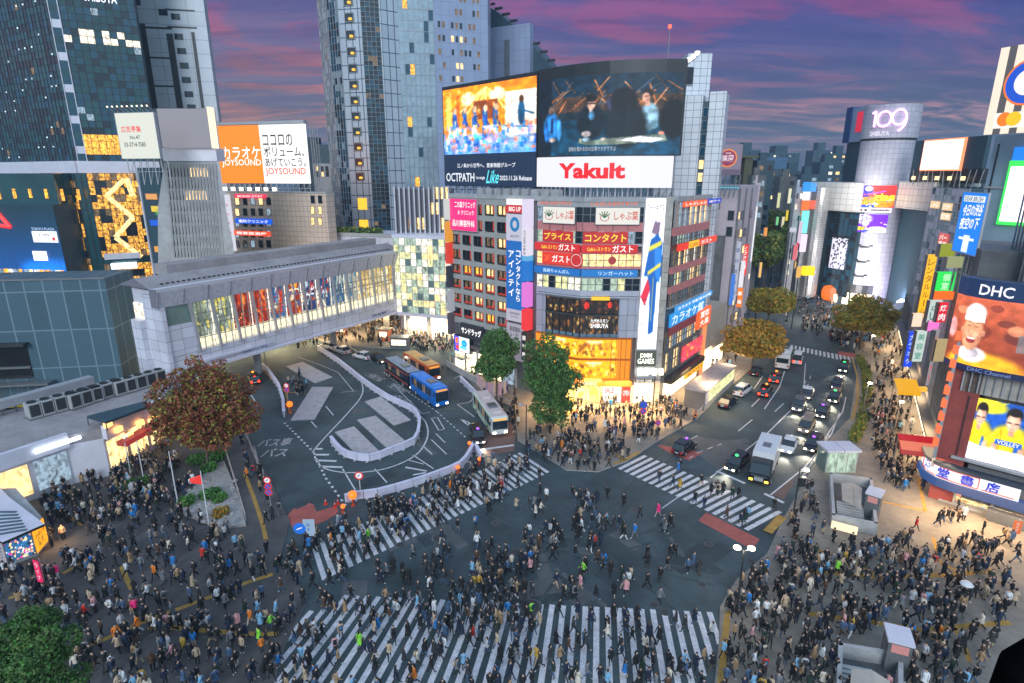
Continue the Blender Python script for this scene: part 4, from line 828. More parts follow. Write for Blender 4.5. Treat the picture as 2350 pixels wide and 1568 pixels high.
# mullion bays with slanted fins
NB=13; ub=[4.3+i*(LS-4.0)/NB for i in range(NB+1)]
art=[('green',),('green',),('red',),('red',),('mix',),('mix',),('blue',),('blue',),('white',),('white',),('warm',),('warm',),('warm',)]
pal={'green':[(120,140,120),(160,170,140),(220,200,90),(90,110,100),(200,205,190)],'red':[(190,50,25),(150,40,25),(225,90,40),(120,35,25),(240,140,60)],'mix':[(200,60,30),(60,110,170),(240,180,60),(225,220,200),(150,50,40)],
 'blue':[(40,90,150),(30,60,110),(200,210,220),(230,220,190),(190,60,40)],'white':[(220,215,190),(60,110,150),(40,90,140),(150,160,150)],'warm':[(240,220,150),(230,190,110),(200,200,180),(150,130,90)]}
for i in range(NB):
    k=art[i][0]; cv=Cv(20,26,pal[k][1]); r=random.Random(i+2); cv.a[:]=np.array(pal[k][0 if i%2 else 1])*.7
    for _ in range(38):
        x,y=r.random(),r.random(); cv.ell(x,y,r.uniform(.03,.2),r.uniform(.02,.12),r.choice(pal[k]),.85,r.uniform(0,180))
    for _ in range(5): cv.line((r.random(),r.random()),(r.random(),r.random()),.02,r.choice(pal[k]))
    cv.a*=(.85 if k!='warm' else .95); cv.rect(0,0,1,.22,(215,205,170)); cv.rect(.3,.23,.36,1,(40,40,45),.6) if k in('red','green') else None; cv.rect(0,.55,1,.58,(60,60,60),.6); cv.speck(.15,i)
    cv.mesh(on(FS,ub[i]+.1,ub[i+1]-.1,zg0,zg1,-1.1),'hall_artwork' if k!='warm' else 'hall_interior',sb,'interior_view')
    mb=MB(); a=ub[i]; 
    mb.quad([P(a-.9,zg1+.2,.75),P(a-.55,zg1+.2,.75),P(a+.18,zg0-.3,.5),P(a-.18,zg0-.3,.5)],'metal_light'); mb.quad([P(a-.9,zg1+.2,.2),P(a-.9,zg1+.2,.75),P(a-.18,zg0-.3,.5),P(a-.18,zg0-.3,.1)],'metal_light'); mb.quad([P(a-.55,zg1+.2,.75),P(a-.55,zg1+.2,.2),P(a+.18,zg0-.3,.1),P(a+.18,zg0-.3,.5)],'metal_light')
    mb.build('fin',sb)
    mb=MB(); w=ub[i+1]-a
    for j in (1,2): mb.box(FS,a+w*j/3-.05,a+w*j/3+.05,zg0,zg1,-.15,.05,'metal_light')
    for j in (1,2,3): z=zg0+(zg1-zg0)*j/4; mb.box(FS,a,a+w,z-.04,z+.04,-.15,.04,'metal_grey')
    mb.build('glazing_bars',sb)
mb=MB(); mb.box(FS,-.2,4.25,zg0,zg0+(zg1-zg0)*.62,-1,.12,'lavender_grid'); mb.box(FS,-.2,4.25,zg0+(zg1-zg0)*.62,zg1,-1,.04,'glass_shelter')
mb.box(FS,4.6,13,zg0-1.9,zg0-1.55,.0,.4,'lavender_panel'); mb.build('end_panels',sb)
panel(sb,FS,(11,17.5,zbot+.25,zbot+.95),pt(185,185,205),[('SHIBUYA 渋谷',.05,.8,.2,.8,pt(30,60,120))],n=.05,t=.08); panel(sb,FS,(LS-8,LS-2.5,zbot+.25,zbot+.95),pt(185,185,205),[('渋谷駅',.05,.8,.2,.8,pt(30,60,120))],n=.05,t=.08)
mb=MB()
for u in (18,36,52): mb.tube(FS.pt(u,0,-6),FS.pt(u,zbot,-6),.7,'concrete',12)
for u in range(8,56,6): mb.box(FS,u,u+3,zbot-.42,zbot-.36,-9,-8.4,em(255,225,170,3))
mb.build('pier',sb)
# lit passage wall beyond, under the bridge
pw=thing('station_shopfront','brightly lit station wall of shop windows seen under the footbridge','shopfront',(*FS.pt(20,0,-DW-12)[:2],0)); FW=Frame(FS.pt(2,0,-DW-11)[:2],FS.pt(LS+14,0,-DW-6)[:2])
mb=MB(); mb.box(FW,0,FW.L,0,.3,-.5,0,'concrete'); mb.box(FW,0,FW.L,5.2,6,-.5,.1,'concrete'); mb.build('wall',pw)
cv=interior(120,18,77,[(255,225,150),(255,205,110),(240,240,220),(180,120,60),(255,170,60),(120,90,60)],160,(225,190,120)); cv.mesh(on(FW,0,FW.L,.3,5.2,-.1),'shop_front',pw,'interior_view')
mb=MB()
for k in range(30): u=k*FW.L/29; mb.box(FW,u,u+.2,.3,5.2,-.2,.25,'stone_pier')
mb.build('pilasters',pw)
# ================================================================ glass lift hall and finned block right of the bridge
hp=meet(p1,90,908,700); GH=Frame(p1,at(1034,600,p1[1]-4)[:2]); ZG=lambda y: GH.uz(970,y)[1]
gh=thing('glass_stair_hall','tall lit greenish glass stair hall between the footbridge and the grey shop building','building',(*p1,0))
rg=random.Random(12)
curtain(gh,GH,0,GH.L,6,ZG(548),1.35,1.5,[('room_yellowgreen',3),('room_green',4),('room_white',5),('glass_shelter',3),('room_warm',2)],rg,'metal_light',.1,.12)
mb=MB(); mb.box(GH,-.2,GH.L+.2,ZG(548),ZG(540),-10,.3,'lavender_panel'); mb.box(GH,-.2,GH.L,5.3,6,-10,.3,'lavender_panel'); mb.box(GH,GH.L,GH.L+.5,0,ZG(545),-10,0,'lavender_panel')
for k in range(3): u=2+k*5; mb.tube(GH.pt(u,0,-1),GH.pt(u,6,-1),.5,'concrete',10)
for k in range(6):
    z=8+k*2.2; mb.box(GH,.5,GH.L-.5,z,z+.25,-3,-.3,'metal_light')
    mb.tube(GH.pt(1,z,-.6),GH.pt(GH.L-1,z+2.2,-.6),.12,'metal_grey',4)
mb.build('frame',gh)
mb=MB(); mb.quad([GH.pt(0,.2,-3),GH.pt(GH.L,.2,-3),GH.pt(GH.L,5.2,-3),GH.pt(0,5.2,-3)],'shop_bright'); mb.build('shop_front',gh)
FK=Frame(at(905,500,p1[1]+3)[:2],at(1034,500,p1[1]+3)[:2]); fb=thing('finned_block','grey block with tall white vertical fins above the glass stair hall','building',(*FK.o,0))
z0,z1=ZG(540),FK.uz(960,432)[1]
mb=MB(); mb.box(FK,0,FK.L,0,z1-.2,-9,-.8,'lavender_dark'); mb.build('wall',fb)
mb=MB()
for k in range(12): u=.2+k*(FK.L-.6)/11; mb.box(FK,u,u+.28,z0,z1+.3,-.8,.5,'metal_light')
mb.build('fins',fb)
for k,(i,j) in enumerate(((4,0),(5,0),(8,2),(9,2),(10,2),(7,1),(8,1),(9,0),(2,0))):
    u=.6+i*(FK.L-.6)/11; z=z0+.6+j*3.2; window(fb,FK,u,u+1.0,z,z+2.6,'room_warm' if k!=8 else 'room_dim','metal_grey',n=-.7,depth=.08)
# ================================================================ round-cornered hotel tower
tw=thing('hotel_tower','tall silver-blue hotel tower with a column of yellow lit lobby windows and dark louvred strip','tower',(*at(900,400,185)[:2],0))
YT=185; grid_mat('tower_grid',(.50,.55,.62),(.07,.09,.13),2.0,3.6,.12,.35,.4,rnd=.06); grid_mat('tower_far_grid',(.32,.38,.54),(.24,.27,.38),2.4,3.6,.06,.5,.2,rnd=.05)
pts=[at(752,300,YT+8),at(772,300,YT+1),at(795,300,YT-2),at(845,300,YT-3.5),at(888,300,YT-2.2),at(925,300,YT+1)]
x_=[q[:2] for q in pts]; cR=meet(x_[-1],80,1003,300); cF=meet(cR,68,1122,300)
TOPZ=112
facets=[(x_[0],x_[1]),(x_[1],x_[2]),(x_[2],x_[3]),(x_[3],x_[4]),(x_[4],x_[5]),(x_[5],cR),(cR,cF)]
mb=MB(); core=[Frame(a,b).pt(0,0,-.3)[:2] for a,b in facets]+[Frame(*facets[-1]).pt(Frame(*facets[-1]).L,0,-.3)[:2],along(cF,0,28),along(x_[0],0,28)]; mb.prism(core,0,TOPZ,'tower_grid'); mb.build('core_wall',tw)
rt=random.Random(21); FT=[Frame(a,b) for a,b in facets]
curtain(tw,FT[0],0,FT[0].L,10,TOPZ,1.1,1.8,[('glass_sky',3),('glass_blue',4),('glass_dark',3),('room_dim',.4)],rt,'metal_light',.12,.15)
curtain(tw,FT[1],0,FT[1].L,10,TOPZ,1.1,1.8,[('glass_sky',3),('glass_blue',5),('glass_dark',3)],rt,'metal_light',.1,.15)
mb=MB(); L=FT[2].L; F2=FT[2]; mb.box(F2,0,L,0,TOPZ,-.3,0,'tower_grid'); mb.build('panel_wall',tw)
yy=[8,65,128,190,250,314,373,430,492,547,605,660]
for k,y in enumerate(yy):
    a,b=F2.uz(*q2(580-k*0+ y*.15*0+0,y*1.0))[0],0
    zc_=F2.uz(800,y*1.0*.3357*1.0*2.98)[1] if False else F2.uz(810,[2,40,80,119,157,195,231,267,302,337,372,405][k])[1]
    u=L*.30; w=L*.40; mb=MB(); 
    for a in ((u,u+w,zc_+.9,zc_+1.2),(u,u+w,zc_-1.2,zc_-1.0),(u,u+.2,zc_-1,zc_+.9),(u+w-.2,u+w,zc_-1,zc_+.9)): mb.box(F2,*a,-.2,.35,'metal_grey')
    o=mb.build('lobby_window',tw); mb=MB(); mb.quad([F2.pt(u+.2,zc_-1,.08),F2.pt(u+w-.2,zc_-1,.08),F2.pt(u+w-.2,zc_+.9,.08),F2.pt(u+.2,zc_+.9,.08)],'glass_dark'); mb.build('pane',o)
    mb=MB(); mb.lathe(F2.pt(u+w*.6,zc_-.75,.3),[(0.1,0),(.55,.12),(.5,.6),(.1,.7)],em(255,190,60,1.2),10); mb.build('lamp',o)
for y,h in ((468,1.7),(519,1.9)):
    zc_=F2.uz(825,y)[1]; mb=MB(); mb.box(F2,L*.3,L*.72,zc_-h,zc_+h,-.1,.12,em(255,190,50,1.2)); mb.build('lit_window',tw)
curtain(tw,FT[3],0,FT[3].L*.93,10,TOPZ,1.3,1.25,[('glass_dark',6),('glass_blue',3),('room_dim',.5)],rt,'metal_grey',.1,.3,name='louvre_wall')
mb=MB(); mb.box(FT[4],0,FT[4].L,0,TOPZ,-.3,.1,'tower_grid'); mb.box(FT[3],FT[3].L*.93,FT[3].L,0,TOPZ,-.3,.25,'tower_grid'); mb.build('smooth_wall',tw)
F5=FT[5]
def lf(i,j,nu,nz):
    y=j/nz
    if rt.random()<.012: return 'room_orange'
    if (nz-j) in (31,34,37) and i<3: return 'glass_dark'
curtain(tw,F5,0,F5.L,14,TOPZ,1.5,2.9,[('glass_sky',14),('glass_blue',1)],rt,'metal_grey',.14,.12,lit_fn=lf)
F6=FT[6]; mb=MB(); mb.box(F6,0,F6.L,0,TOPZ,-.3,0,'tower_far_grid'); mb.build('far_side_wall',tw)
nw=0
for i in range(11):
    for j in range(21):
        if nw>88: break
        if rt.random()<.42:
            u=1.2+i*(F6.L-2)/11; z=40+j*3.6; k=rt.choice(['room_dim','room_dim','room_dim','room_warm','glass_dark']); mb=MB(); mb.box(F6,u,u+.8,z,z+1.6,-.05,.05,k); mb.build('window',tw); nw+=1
t2=thing('curved_roof_tower','dark blue office tower with a sloping curved roof edge behind the silver hotel tower','tower',(*at(1200,300,230)[:2],0))
A_=at(1118,300,228)[:2]; B_=at(1290,300,214)[:2]; FB=Frame(A_,B_); mb=MB(); P=FB.pt; mat('slate_blue',(.035,.075,.10),.5,.1,var=.15,scale=.1)
n=10; tops=[]
for i in range(n+1):
    x=1118+i*17.2; y=14 if i==0 else 14+ (i/n)**1.25*170; tops.append(FB.uz(x,y))
for i in range(n):
    (u0,z0_),(u1,z1_)=tops[i],tops[i+1]; zz=FB.uz(1200,108)[1]; k='slate_blue'
    mb.quad([P(u0,0,0),P(u1,0,0),P(u1,z1_,0),P(u0,z0_,0)],'tower_far_grid' if 0 else k,[(u0,0),(u1,0),(u1,z1_),(u0,z0_)]); mb.quad([P(u0,z0_,0),P(u1,z1_,0),P(u1,z1_,-8),P(u0,z0_,-8)],k); mb.box(FB,u0,u1,max(z0_,z1_)+.0,max(z0_,z1_)+.8,-.4,.1,'metal_dark')
mb.quad([P(0,0,-8),P(0,0,0),P(0,tops[0][1],0),P(0,tops[0][1],-8)],k); mb.quad([P(tops[-1][0],0,0),P(tops[-1][0],0,-8),P(tops[-1][0],tops[-1][1],-8),P(tops[-1][0],tops[-1][1],0)],k); mb.build('wall',t2)
mb=MB(); mb.box(FB,0,FB.L*.62,20,FB.uz(1180,62)[1],0.02,2.5,'tower_far_grid'); mb.box(FB,FB.L*.3,FB.L*.36,20,FB.uz(1180,95)[1],2.5,3.2,'metal_grey'); mb.build('lower_block',t2)
mb=MB(); mb.lathe((*P(1,0,-1)[:2],tops[0][1]+.8),[(.4,0),(.5,.4),(0,.9)],em(255,30,30,4),6); mb.build('warning_light',t2)
# ================================================================ left glass skyscraper
YS=138; cS=at(130,120,YS)[:2]
lt=thing('glass_skyscraper','dark teal glass skyscraper with a white-panelled corner and scattered lit offices, at far left','skyscraper',(*cS,0))
FA=Frame(along(cS,-62,46),cS); FBs=Frame(cS,meet(cS,62,325,120)); zsof=FBs.uz(200,370)[1]; ZS=110
curtain(lt,FA,0,FA.L,zsof,ZS,1.5,1.45,[('glass_dark',6),('glass_teal',8),('glass_blue',2),('led_dot' if 0 else 'room_dim',.35)],rt,'metal_dark',.09,.08,name='west_curtain_wall')
def lf2(i,j,nu,nz):
    a=j/nz
    if j in (17,18) and rt.random()<.62: return 'room_white'
    if j<4 and i<6 and j>0: return 'room_orange'
    if rt.random()<.02: return rt.choice(['room_white','room_cool','room_cool'])
curtain(lt,FBs,1.8,FBs.L,zsof,ZS,1.4,1.45,[('glass_teal',8),('glass_blue',6),('glass_dark',3)],rt,'metal_dark',.09,.1,lit_fn=lf2,name='south_curtain_wall')
mb=MB(); z=zsof; k=0
while z<ZS:
    mb.box(FBs,.1,1.75,z,z+1.6,-.3,.15,['glass_blue','lavender_panel','glass_blue','glass_teal'][k%4]); mb.box(FBs,0,.14,z,z+1.6,-.3,.3,'lavender_panel'); mb.box(FBs,1.7,1.85,z,z+1.6,-.3,.3,'lavender_panel'); z+=1.6; k+=1
mb.build('corner_strip',lt)
mb=MB(); pc=[FA.pt(0,0,-.4)[:2],FA.pt(FA.L,0,-.5)[:2],FBs.pt(FBs.L,0,-.4)[:2],along(FBs.pt(FBs.L,0,0),-28,40),along(FA.pt(0,0,0),28,40)]; mb.prism(pc,0,ZS,'slate_blue'); mb.build('core_wall',lt)
mb=MB(); zb1=FBs.uz(250,398)[1]; mb.box(FA,0,FA.L+.9,zb1,zsof,-1,1.2,'lavender_panel'); mb.box(FBs,-.4,FBs.L,zb1,zsof,-1,1.2,'lavender_panel'); mb.build('soffit_band',lt)
# small point lights behind the glass: lit office ceiling lamps
mb=MB()
for k in range(90):
    u=rt.uniform(2,FA.L-2); z=zsof+1+rt.randrange(0,28)*2.1; mb.box(FA,u,u+.45,z,z+.28,.0,.06,em(220,245,255,1.2))
mb.build('office_lamps',lt)
mb=MB(); text(mb,FBs,'SHIBUYA',FBs.L*.42,FBs.L*.8,FBs.uz(290,8)[1]-.4,FBs.uz(290,8)[1]+1.3,.2,em(235,240,255,1.4)); mb.build('lettering',lt)
# podium: escalator atrium and blue LED wall
zp=5; px_=at(130,500,YS)[:2]; zst=FBs.uz(250,640)[1]
def lf3(i,j,nu,nz):
    x=i/nu; 
    if x>.12 and not (j in (3,4,8)) : return 'room_escalator' if rt.random()<.72 else rt.choice(['glass_dark','room_dim'])
    return 'glass_teal'
FE=Frame(along(cS,-62,3),FBs.pt(FBs.L*1.12,0,0)[:2]); 
cP=at(190,500,YS-2)[:2]; FPc=Frame(cP,meet(cP,62,352,520)); FPa=Frame(along(cP,-62,14),cP)
curtain(lt,FPc,0,FPc.L,2,zb1,1.1,1.6,[('glass_dark',3)],rt,'metal_dark',.1,.12,lit_fn=lf3,name='atrium_glazing')
curtain(lt,FPa,0,FPa.L,2,zb1,1.3,1.6,[('glass_dark',3),('glass_teal',3),('room_escalator',5),('room_dim',1.5)],rt,'metal_dark',.1,.12,name='side_glazing')
mb=MB(); zq=lambda y: FPc.uz(280,y)[1]
for (xa,ya),(xb,yb) in (((285,412),(245,450)),((245,450),(305,500)),((305,500),(265,545)),((265,545),(325,590)),((290,410),(305,450))):
    a=FPc.uz(xa,ya,.6); b=FPc.uz(xb,yb,.6); mb.tube(FPc.pt(a[0],a[1],.6),FPc.pt(b[0],b[1],.6),.55,'room_warm',6)
mb.build('escalator',lt)
mb=MB(); a=FPc.uz(238,575,.8); b=FPc.uz(320,575,.8); mb.box(FPc,a[0],b[0],zq(592),zq(580),.3,2.2,'lavender_panel'); mb.box(FPc,a[0]+1,b[0]-1,zq(614),zq(602),1.0,2.6,em(215,235,255,2.2)); mb.build('entrance_canopy',lt)
BL=Frame(at(-60,500,134)[:2],at(128,500,131)[:2]); ba=thing('led_clad_annex','teal annex washed in blue LED light with a red triangle outline and white notice screens','building',(*BL.o,0))
zbt=BL.uz(60,470)[1]; mb=MB(); mb.box(BL,0,BL.L,0,zbt,-8,0,'slate_blue'); mb.build('wall',ba)
cv=Cv(70,40,(10,40,60)); cv.grad((0,66,140),(3,36,48)); cv.rect(0,.0,1,.1,(10,60,110)); 
for k in range(8): cv.rect(k/8,0,k/8+.006,1,(10,50,80),.6)
cv.ell(.8,.12,.35,.14,(0,130,255),.7); cv.blur(5).speck(.05,6); cv.mesh(on(BL,0,BL.L,BL.uz(60,635)[1],zbt,.1),'led_wall',ba,'interior_view')
mb=MB(); pp=[BL.uz(*p,.4) for p in (s4(-60,740),s4(100,920),s4(-80,890))]
for a,b in ((0,1),(1,2)): mb.tube(BL.pt(*pp[a],.4),BL.pt(*pp[b],.4),.45,em(240,50,50,1.1),6)
mb.build('triangle_emblem',ba)
panel(ba,BL,BL.zr(s4,335,960,570,1068),em(235,240,250,1.3),[('11.16 OPEN',.1,.7,.55,.8,em(60,60,80,.4)),('●',.8,.93,.15,.5,em(230,50,60,.9))],n=.2); panel(ba,BL,BL.zr(s4,340,1155,470,1245),em(240,245,255,1.8),n=.2)
mb=MB(); text(mb,BL,'TOKYU PLAZA',BL.uz(*s4(315,935))[0],BL.uz(*s4(540,935))[0],BL.uz(*s4(430,950))[1],BL.uz(*s4(430,925))[1],.25,em(190,220,255,.9)); mb.build('lettering',ba)
mb=MB(); mb.box(BL,0,BL.L,BL.uz(60,470)[1],zb1-.1,-7,-1.5,'glass_teal')
for k in range(7): mb.box(BL,2+k*4,2.6+k*4,BL.uz(60,455)[1]+rt.uniform(-1,1),BL.uz(60,445)[1]+1,-1.5,-1.3,'room_orange')
mb.build('terrace_glazing',ba)
mb=MB()
for k in range(14): u=BL.L*(.1+.9*k/14); mb.box(BL,u,u+rt.uniform(.6,1.6),BL.uz(60,628+rt.uniform(0,8))[1],BL.uz(60,618)[1],.15,.3,rt.choice(['room_orange','room_warm','room_cool','room_white']))
mb.build('shop_windows',ba)
# narrow dark block with small signs between skyscraper and slatted building
NB_=Frame(at(335,500,128)[:2],at(385,500,126)[:2]); nb=thing('narrow_dark_block','narrow dark block with small blue and yellow signs squeezed beside the slatted grey building','building',(*NB_.o,0))
mb=MB(); mb.box(NB_,0,NB_.L,0,NB_.uz(350,385)[1],-14,0,'slate_blue'); mb.box(NB_,-.3,0.05,0,NB_.uz(350,385)[1],-1,.3,'lavender_panel'); mb.build('wall',nb)
for y,c in ((450,(230,160,90)),(478,(235,200,60)),(485,(50,160,70)),(510,(10,90,220)),(570,(230,160,60)),(575,(220,80,60))): panel(nb,NB_,(1.2+(y%3),4.2+(y%3)*.3,NB_.uz(350,y+8)[1],NB_.uz(350,y-5)[1]),em(*c,.9),n=.05)
# ---- grey panelled office behind
FG=Frame(at(300,120,158)[:2],meet(at(300,120,158),78,482,120)); go=thing('grey_panel_tower','pale grey panelled tower with black recessed lines, right of the dark glass skyscraper','tower',(*FG.o,0))
mat('panel_grey',(.48,.52,.58),.5,.2,var=.06,scale=.15); grid_mat('panel_grey_grid',(.48,.52,.58),(.3,.32,.37),7,3.2,.08,.5,.2,rnd=.04)
mb=MB(); mb.box(FG,0,FG.L,0,95,-3,0,'panel_grey_grid'); mb.build('wall',go)
gz=lambda x,y: FG.uz(x,y); mb=MB()
def gl(x0,y0,x1,y1,w=.5):
    a=gz(*q1(x0,y0)); b=gz(*q1(x1,y1))
    if abs(a[1]-b[1])<abs(a[0]-b[0]): z=(a[1]+b[1])/2; mb.box(FG,min(a[0],b[0]),max(a[0],b[0]),z-w/2,z+w/2,-.1,.05,'metal_dark')
    else: u=(a[0]+b[0])/2; mb.box(FG,u-w/2,u+w/2,min(a[1],b[1]),max(a[1],b[1]),-.1,.06,'metal_dark')
gl(920,150,1180,230,.45); gl(930,160,1060,740,2.6); gl(1150,230,1240,740,1.5); gl(1010,378,1200,415,.4); gl(1045,570,1220,610,.4); gl(1140,155,1350,220,.4); gl(1310,220,1395,740,.8); gl(1120,30,1335,110,.4)
mb.build('recess_lines',go)
for x,y in ((1200,115),(1222,252),(1242,350),(1260,450),(1275,548),(1292,645),(1310,735),(1115,85),(930,15)):
    u,z=gz(*q1(x,y)); window(go,FG,u-1.0,u+1.0,z-.7,z+.7,'glass_dark','metal_dark',n=.02,depth=.02)
# ================================================================ signs on roofs at the left
FN=Frame(at(272,320,112)[:2],at(372,320,110)[:2]); hb=thing('white_phone_billboard','small square white rooftop billboard with red characters and a phone number','billboard',(*FN.o,FN.uz(320,385)[1]))
x0,y0,x1,y1=275,258,363,364; o=panel(hb,FN,FN.rect(278,260,366,364),em(228,232,220,.85),[('広告募集',.1,.62,.58,.72,em(235,50,30,.9)),('No.47',.3,.56,.43,.51,em(70,70,70,.3)),('03-3714-7585',.12,.68,.26,.36,em(60,60,60,.3))],t=.6,frame='metal_light',name='board')
mb=MB(); L=FN.L; 
for k in range(9): mb.tube(FN.pt(.4+k*(L-1)/8,FN.uz(320,257)[1],.3),FN.pt(.1+k*(L-1)/8,FN.uz(320,245)[1],1.3),.05,'metal_light',4); mb.tube(FN.pt(.1+k*(L-1)/8,FN.uz(320,245)[1],1.3),FN.pt(.3+k*(L-1)/8,FN.uz(320,246)[1],1.5),.14,em(255,240,210,2.5),4)
lattice(mb,FN,.5,L,FN.uz(320,385)[1]-3,FN.uz(320,364)[1],-.6,'metal_light',6); mb.build('frame',hb)
# slatted building with blank sign cap
FD=Frame(at(372,450,118)[:2],at(540,450,118)[:2]); sd=thing('slatted_building','grey tapering building covered in narrow slit windows under a blank white roof box','building',(*FD.o,0))
zf=lambda y: FD.uz(450,y)[1]; U=lambda x,y=480: FD.uz(x,y)[0]
mb=MB(); body=[(U(378,380),zf(372)),(U(497,380),zf(372)),(U(535,560),zf(560)),(U(540,640),zf(660)),(U(360,640),zf(660)),(U(362,480),zf(480))]
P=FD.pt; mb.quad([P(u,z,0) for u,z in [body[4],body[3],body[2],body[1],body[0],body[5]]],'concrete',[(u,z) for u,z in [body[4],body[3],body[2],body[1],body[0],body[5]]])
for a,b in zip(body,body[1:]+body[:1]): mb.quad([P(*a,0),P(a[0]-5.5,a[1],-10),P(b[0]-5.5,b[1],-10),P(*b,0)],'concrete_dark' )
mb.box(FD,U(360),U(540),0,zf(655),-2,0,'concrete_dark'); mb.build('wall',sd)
mb=MB(); mb.box(FD,U(372,352)+.2,U(498,352),zf(370),zf(340),-3,.3,'lavender_panel'); mb.box(FD,U(368,300)+.6,U(497,300)-.7,zf(339),zf(251),-2,1.2,em(190,190,205,.42)); mb.box(FD,U(497,300)-.7,U(503,300)-.7,zf(341),zf(247),-.5,1.3,em(250,235,200,1.1)); mb.build('blank_roof_box',sd)
nsl=0
for r_ in range(8):
    y=385+r_*26.5; mb=MB(); 
    for k in range(15):
        x=385+k*7.4+r_*2.3-4; litw=(r_==0 and 7<=k<=12) or (r_==2 and 5<=k<=11); u,z=FD.uz(x,y)
        mb.box(FD,u,u+.38,z-1.7,z,0,.06,'room_warm' if litw else 'metal_dark'); 
    mb.build('slit_windows',sd)
mb=MB()
for k in range(16): x=382+k*7.5; a=FD.uz(x,376); b=FD.uz(x+19,590); mb.tube(P(a[0],a[1],.12),P(b[0],b[1],.12),.16,'concrete',4)
mb.build('ribs',sd)
# karaoke billboard and building
FJ=Frame(at(512,400,152)[:2],at(712,400,145)[:2]); kb=thing('karaoke_billboard','wide rooftop billboard, orange left half and white right half, reading karaoke in katakana','billboard',(*FJ.o,FJ.uz(610,440)[1]))
zj=lambda y: FJ.uz(610,y)[1]; um=FJ.uz(604,350)[0]; jr=(0,FJ.L,zj(421),zj(287)); og=em(255,135,5,1.05); dk=em(95,85,70,.3)
o=panel(kb,FJ,(0,um,jr[2],jr[3]),og,[('カラオケ',.1,.98,.42,.64,wht),('JOYSOUND',.06,.97,.28,.42,wht)],name='orange_board',t=.7)
o=panel(kb,FJ,(um+.02,FJ.L,jr[2],jr[3]),em(250,248,245,1.05),[('ココロの',.06,.72,.64,.84,dk),('ボリューム、',.06,.95,.46,.63,dk),('あげていこう。',.06,.97,.29,.44,dk),('JOYSOUND',.05,.95,.12,.27,em(240,75,35,1))],name='white_board',t=.7)
mb=MB(); L=FJ.L; mb.box(FJ,0,L,zj(285),zj(279),-.8,.8,'metal_light'); 
for k in range(26): u=.3+k*(L-.6)/25; mb.tube(FJ.pt(u,zj(280),.4),FJ.pt(u,zj(272),1.4),.05,'metal_light',4)
lattice(mb,FJ,.2,L-.2,zj(443),zj(421),.2,'metal_light',16); lattice(mb,FJ,L,L+2,zj(440),zj(290),-1.5,'metal_grey',3)
for k in range(7): mb.box(FJ,.8+k*2.4,1.5+k*2.4,zj(438),zj(430),1,1.6,em(255,250,225,2.5))
mb.build('frame',kb)
kbd=thing('peach_office_building','peach tiled low office block with dark square windows below the orange karaoke billboard','building',(*FJ.o,0)); grid_mat('tile_peach',(.70,.54,.44),(.3,.22,.18),1.2,1.2,.04,.6,rnd=.06)
FJ2=Frame(at(528,500,151)[:2],at(752,500,141)[:2]); L=FJ2.L; zk=lambda y: FJ2.uz(640,y)[1]; mb=MB(); mb.box(FJ2,0,L,0,zk(443),-3,0,'tile_peach'); mb.box(FJ2,0,L,zk(443),zk(440),-3,.15,'concrete'); mb.build('wall',kbd)
for j,y in enumerate((462,487,512,537,560)):
    for i,x in enumerate((545,563,581,599,617)):
        u,z=FJ2.uz(x,y); window(kbd,FJ2,u-.65,u+.65,z-.9,z+.9,rt.choice(['glass_dark','room_warm','room_cool','glass_dark']),'metal_dark',n=.06,depth=.04)
    if j<3:
        for x in (718,735): u,z=FJ2.uz(x,y-4); window(kbd,FJ2,u-.55,u+.55,z-.9,z+.9,'glass_dark' if j==0 else 'room_warm','metal_dark',n=.06,depth=.04)
panel(kbd,FJ2,FJ2.rect(540,446,612,455),em(235,50,90,1),[('BIG ECHO カラオケ',.1,.9,.2,.8,wht)],n=.1); panel(kbd,FJ2,FJ2.rect(542,502,625,514),em(20,90,220,1),[('歯科クリニック',.1,.9,.2,.8,wht)],n=.1); panel(kbd,FJ2,FJ2.rect(536,530,622,541),em(235,80,40,1),[('個室居酒屋',.1,.9,.2,.8,wht)],n=.1)
panel(kbd,FJ2,FJ2.rect(529,447,536,575),em(225,225,240,.8),[('総合案内所',.2,.8,.1,.9,em(220,60,50,.8),1)],n=.1,t=.8)
# dark hedge-topped low block next to it
HG=Frame(at(680,560,150)[:2],at(912,560,142)[:2]); lb=thing('low_slate_block','low lilac-grey block topped with a dark hedge behind the footbridge roof','building',(*HG.o,0)); mb=MB(); mb.box(HG,0,HG.L,0,HG.uz(790,536)[1],-10,0,'lavender_grid'); mb.box(HG,0,HG.L,HG.uz(790,541)[1],HG.uz(790,534)[1],-.4,.3,'concrete'); mb.build('wall',lb)
HG2=Frame(at(700,350,200)[:2],at(765,350,200)[:2]); lb2=thing('dark_gap_building','dark blue mid-rise in the gap between karaoke billboard and hotel tower','building',(*HG2.o,0)); mb=MB(); mb.box(HG2,-3,HG2.L+2,0,HG2.uz(730,332)[1],-14,0,'slate_blue'); mb.box(HG2,1,4,0,HG2.uz(730,315)[1],-5,.2,'slate_blue'); mb.box(HG2,3.4,HG2.L+2,0,HG2.uz(740,376)[1],.3,4,'concrete'); mb.build('wall',lb2)
for k in range(6): window(lb2,HG2,4.2+k%3*1.6,5.2+k%3*1.6,HG2.uz(740,388+12*(k//3))[1]-.8,HG2.uz(740,388+12*(k//3))[1]+.8,'room_warm' if k in(0,4) else 'glass_dark',n=4.1,depth=.04)
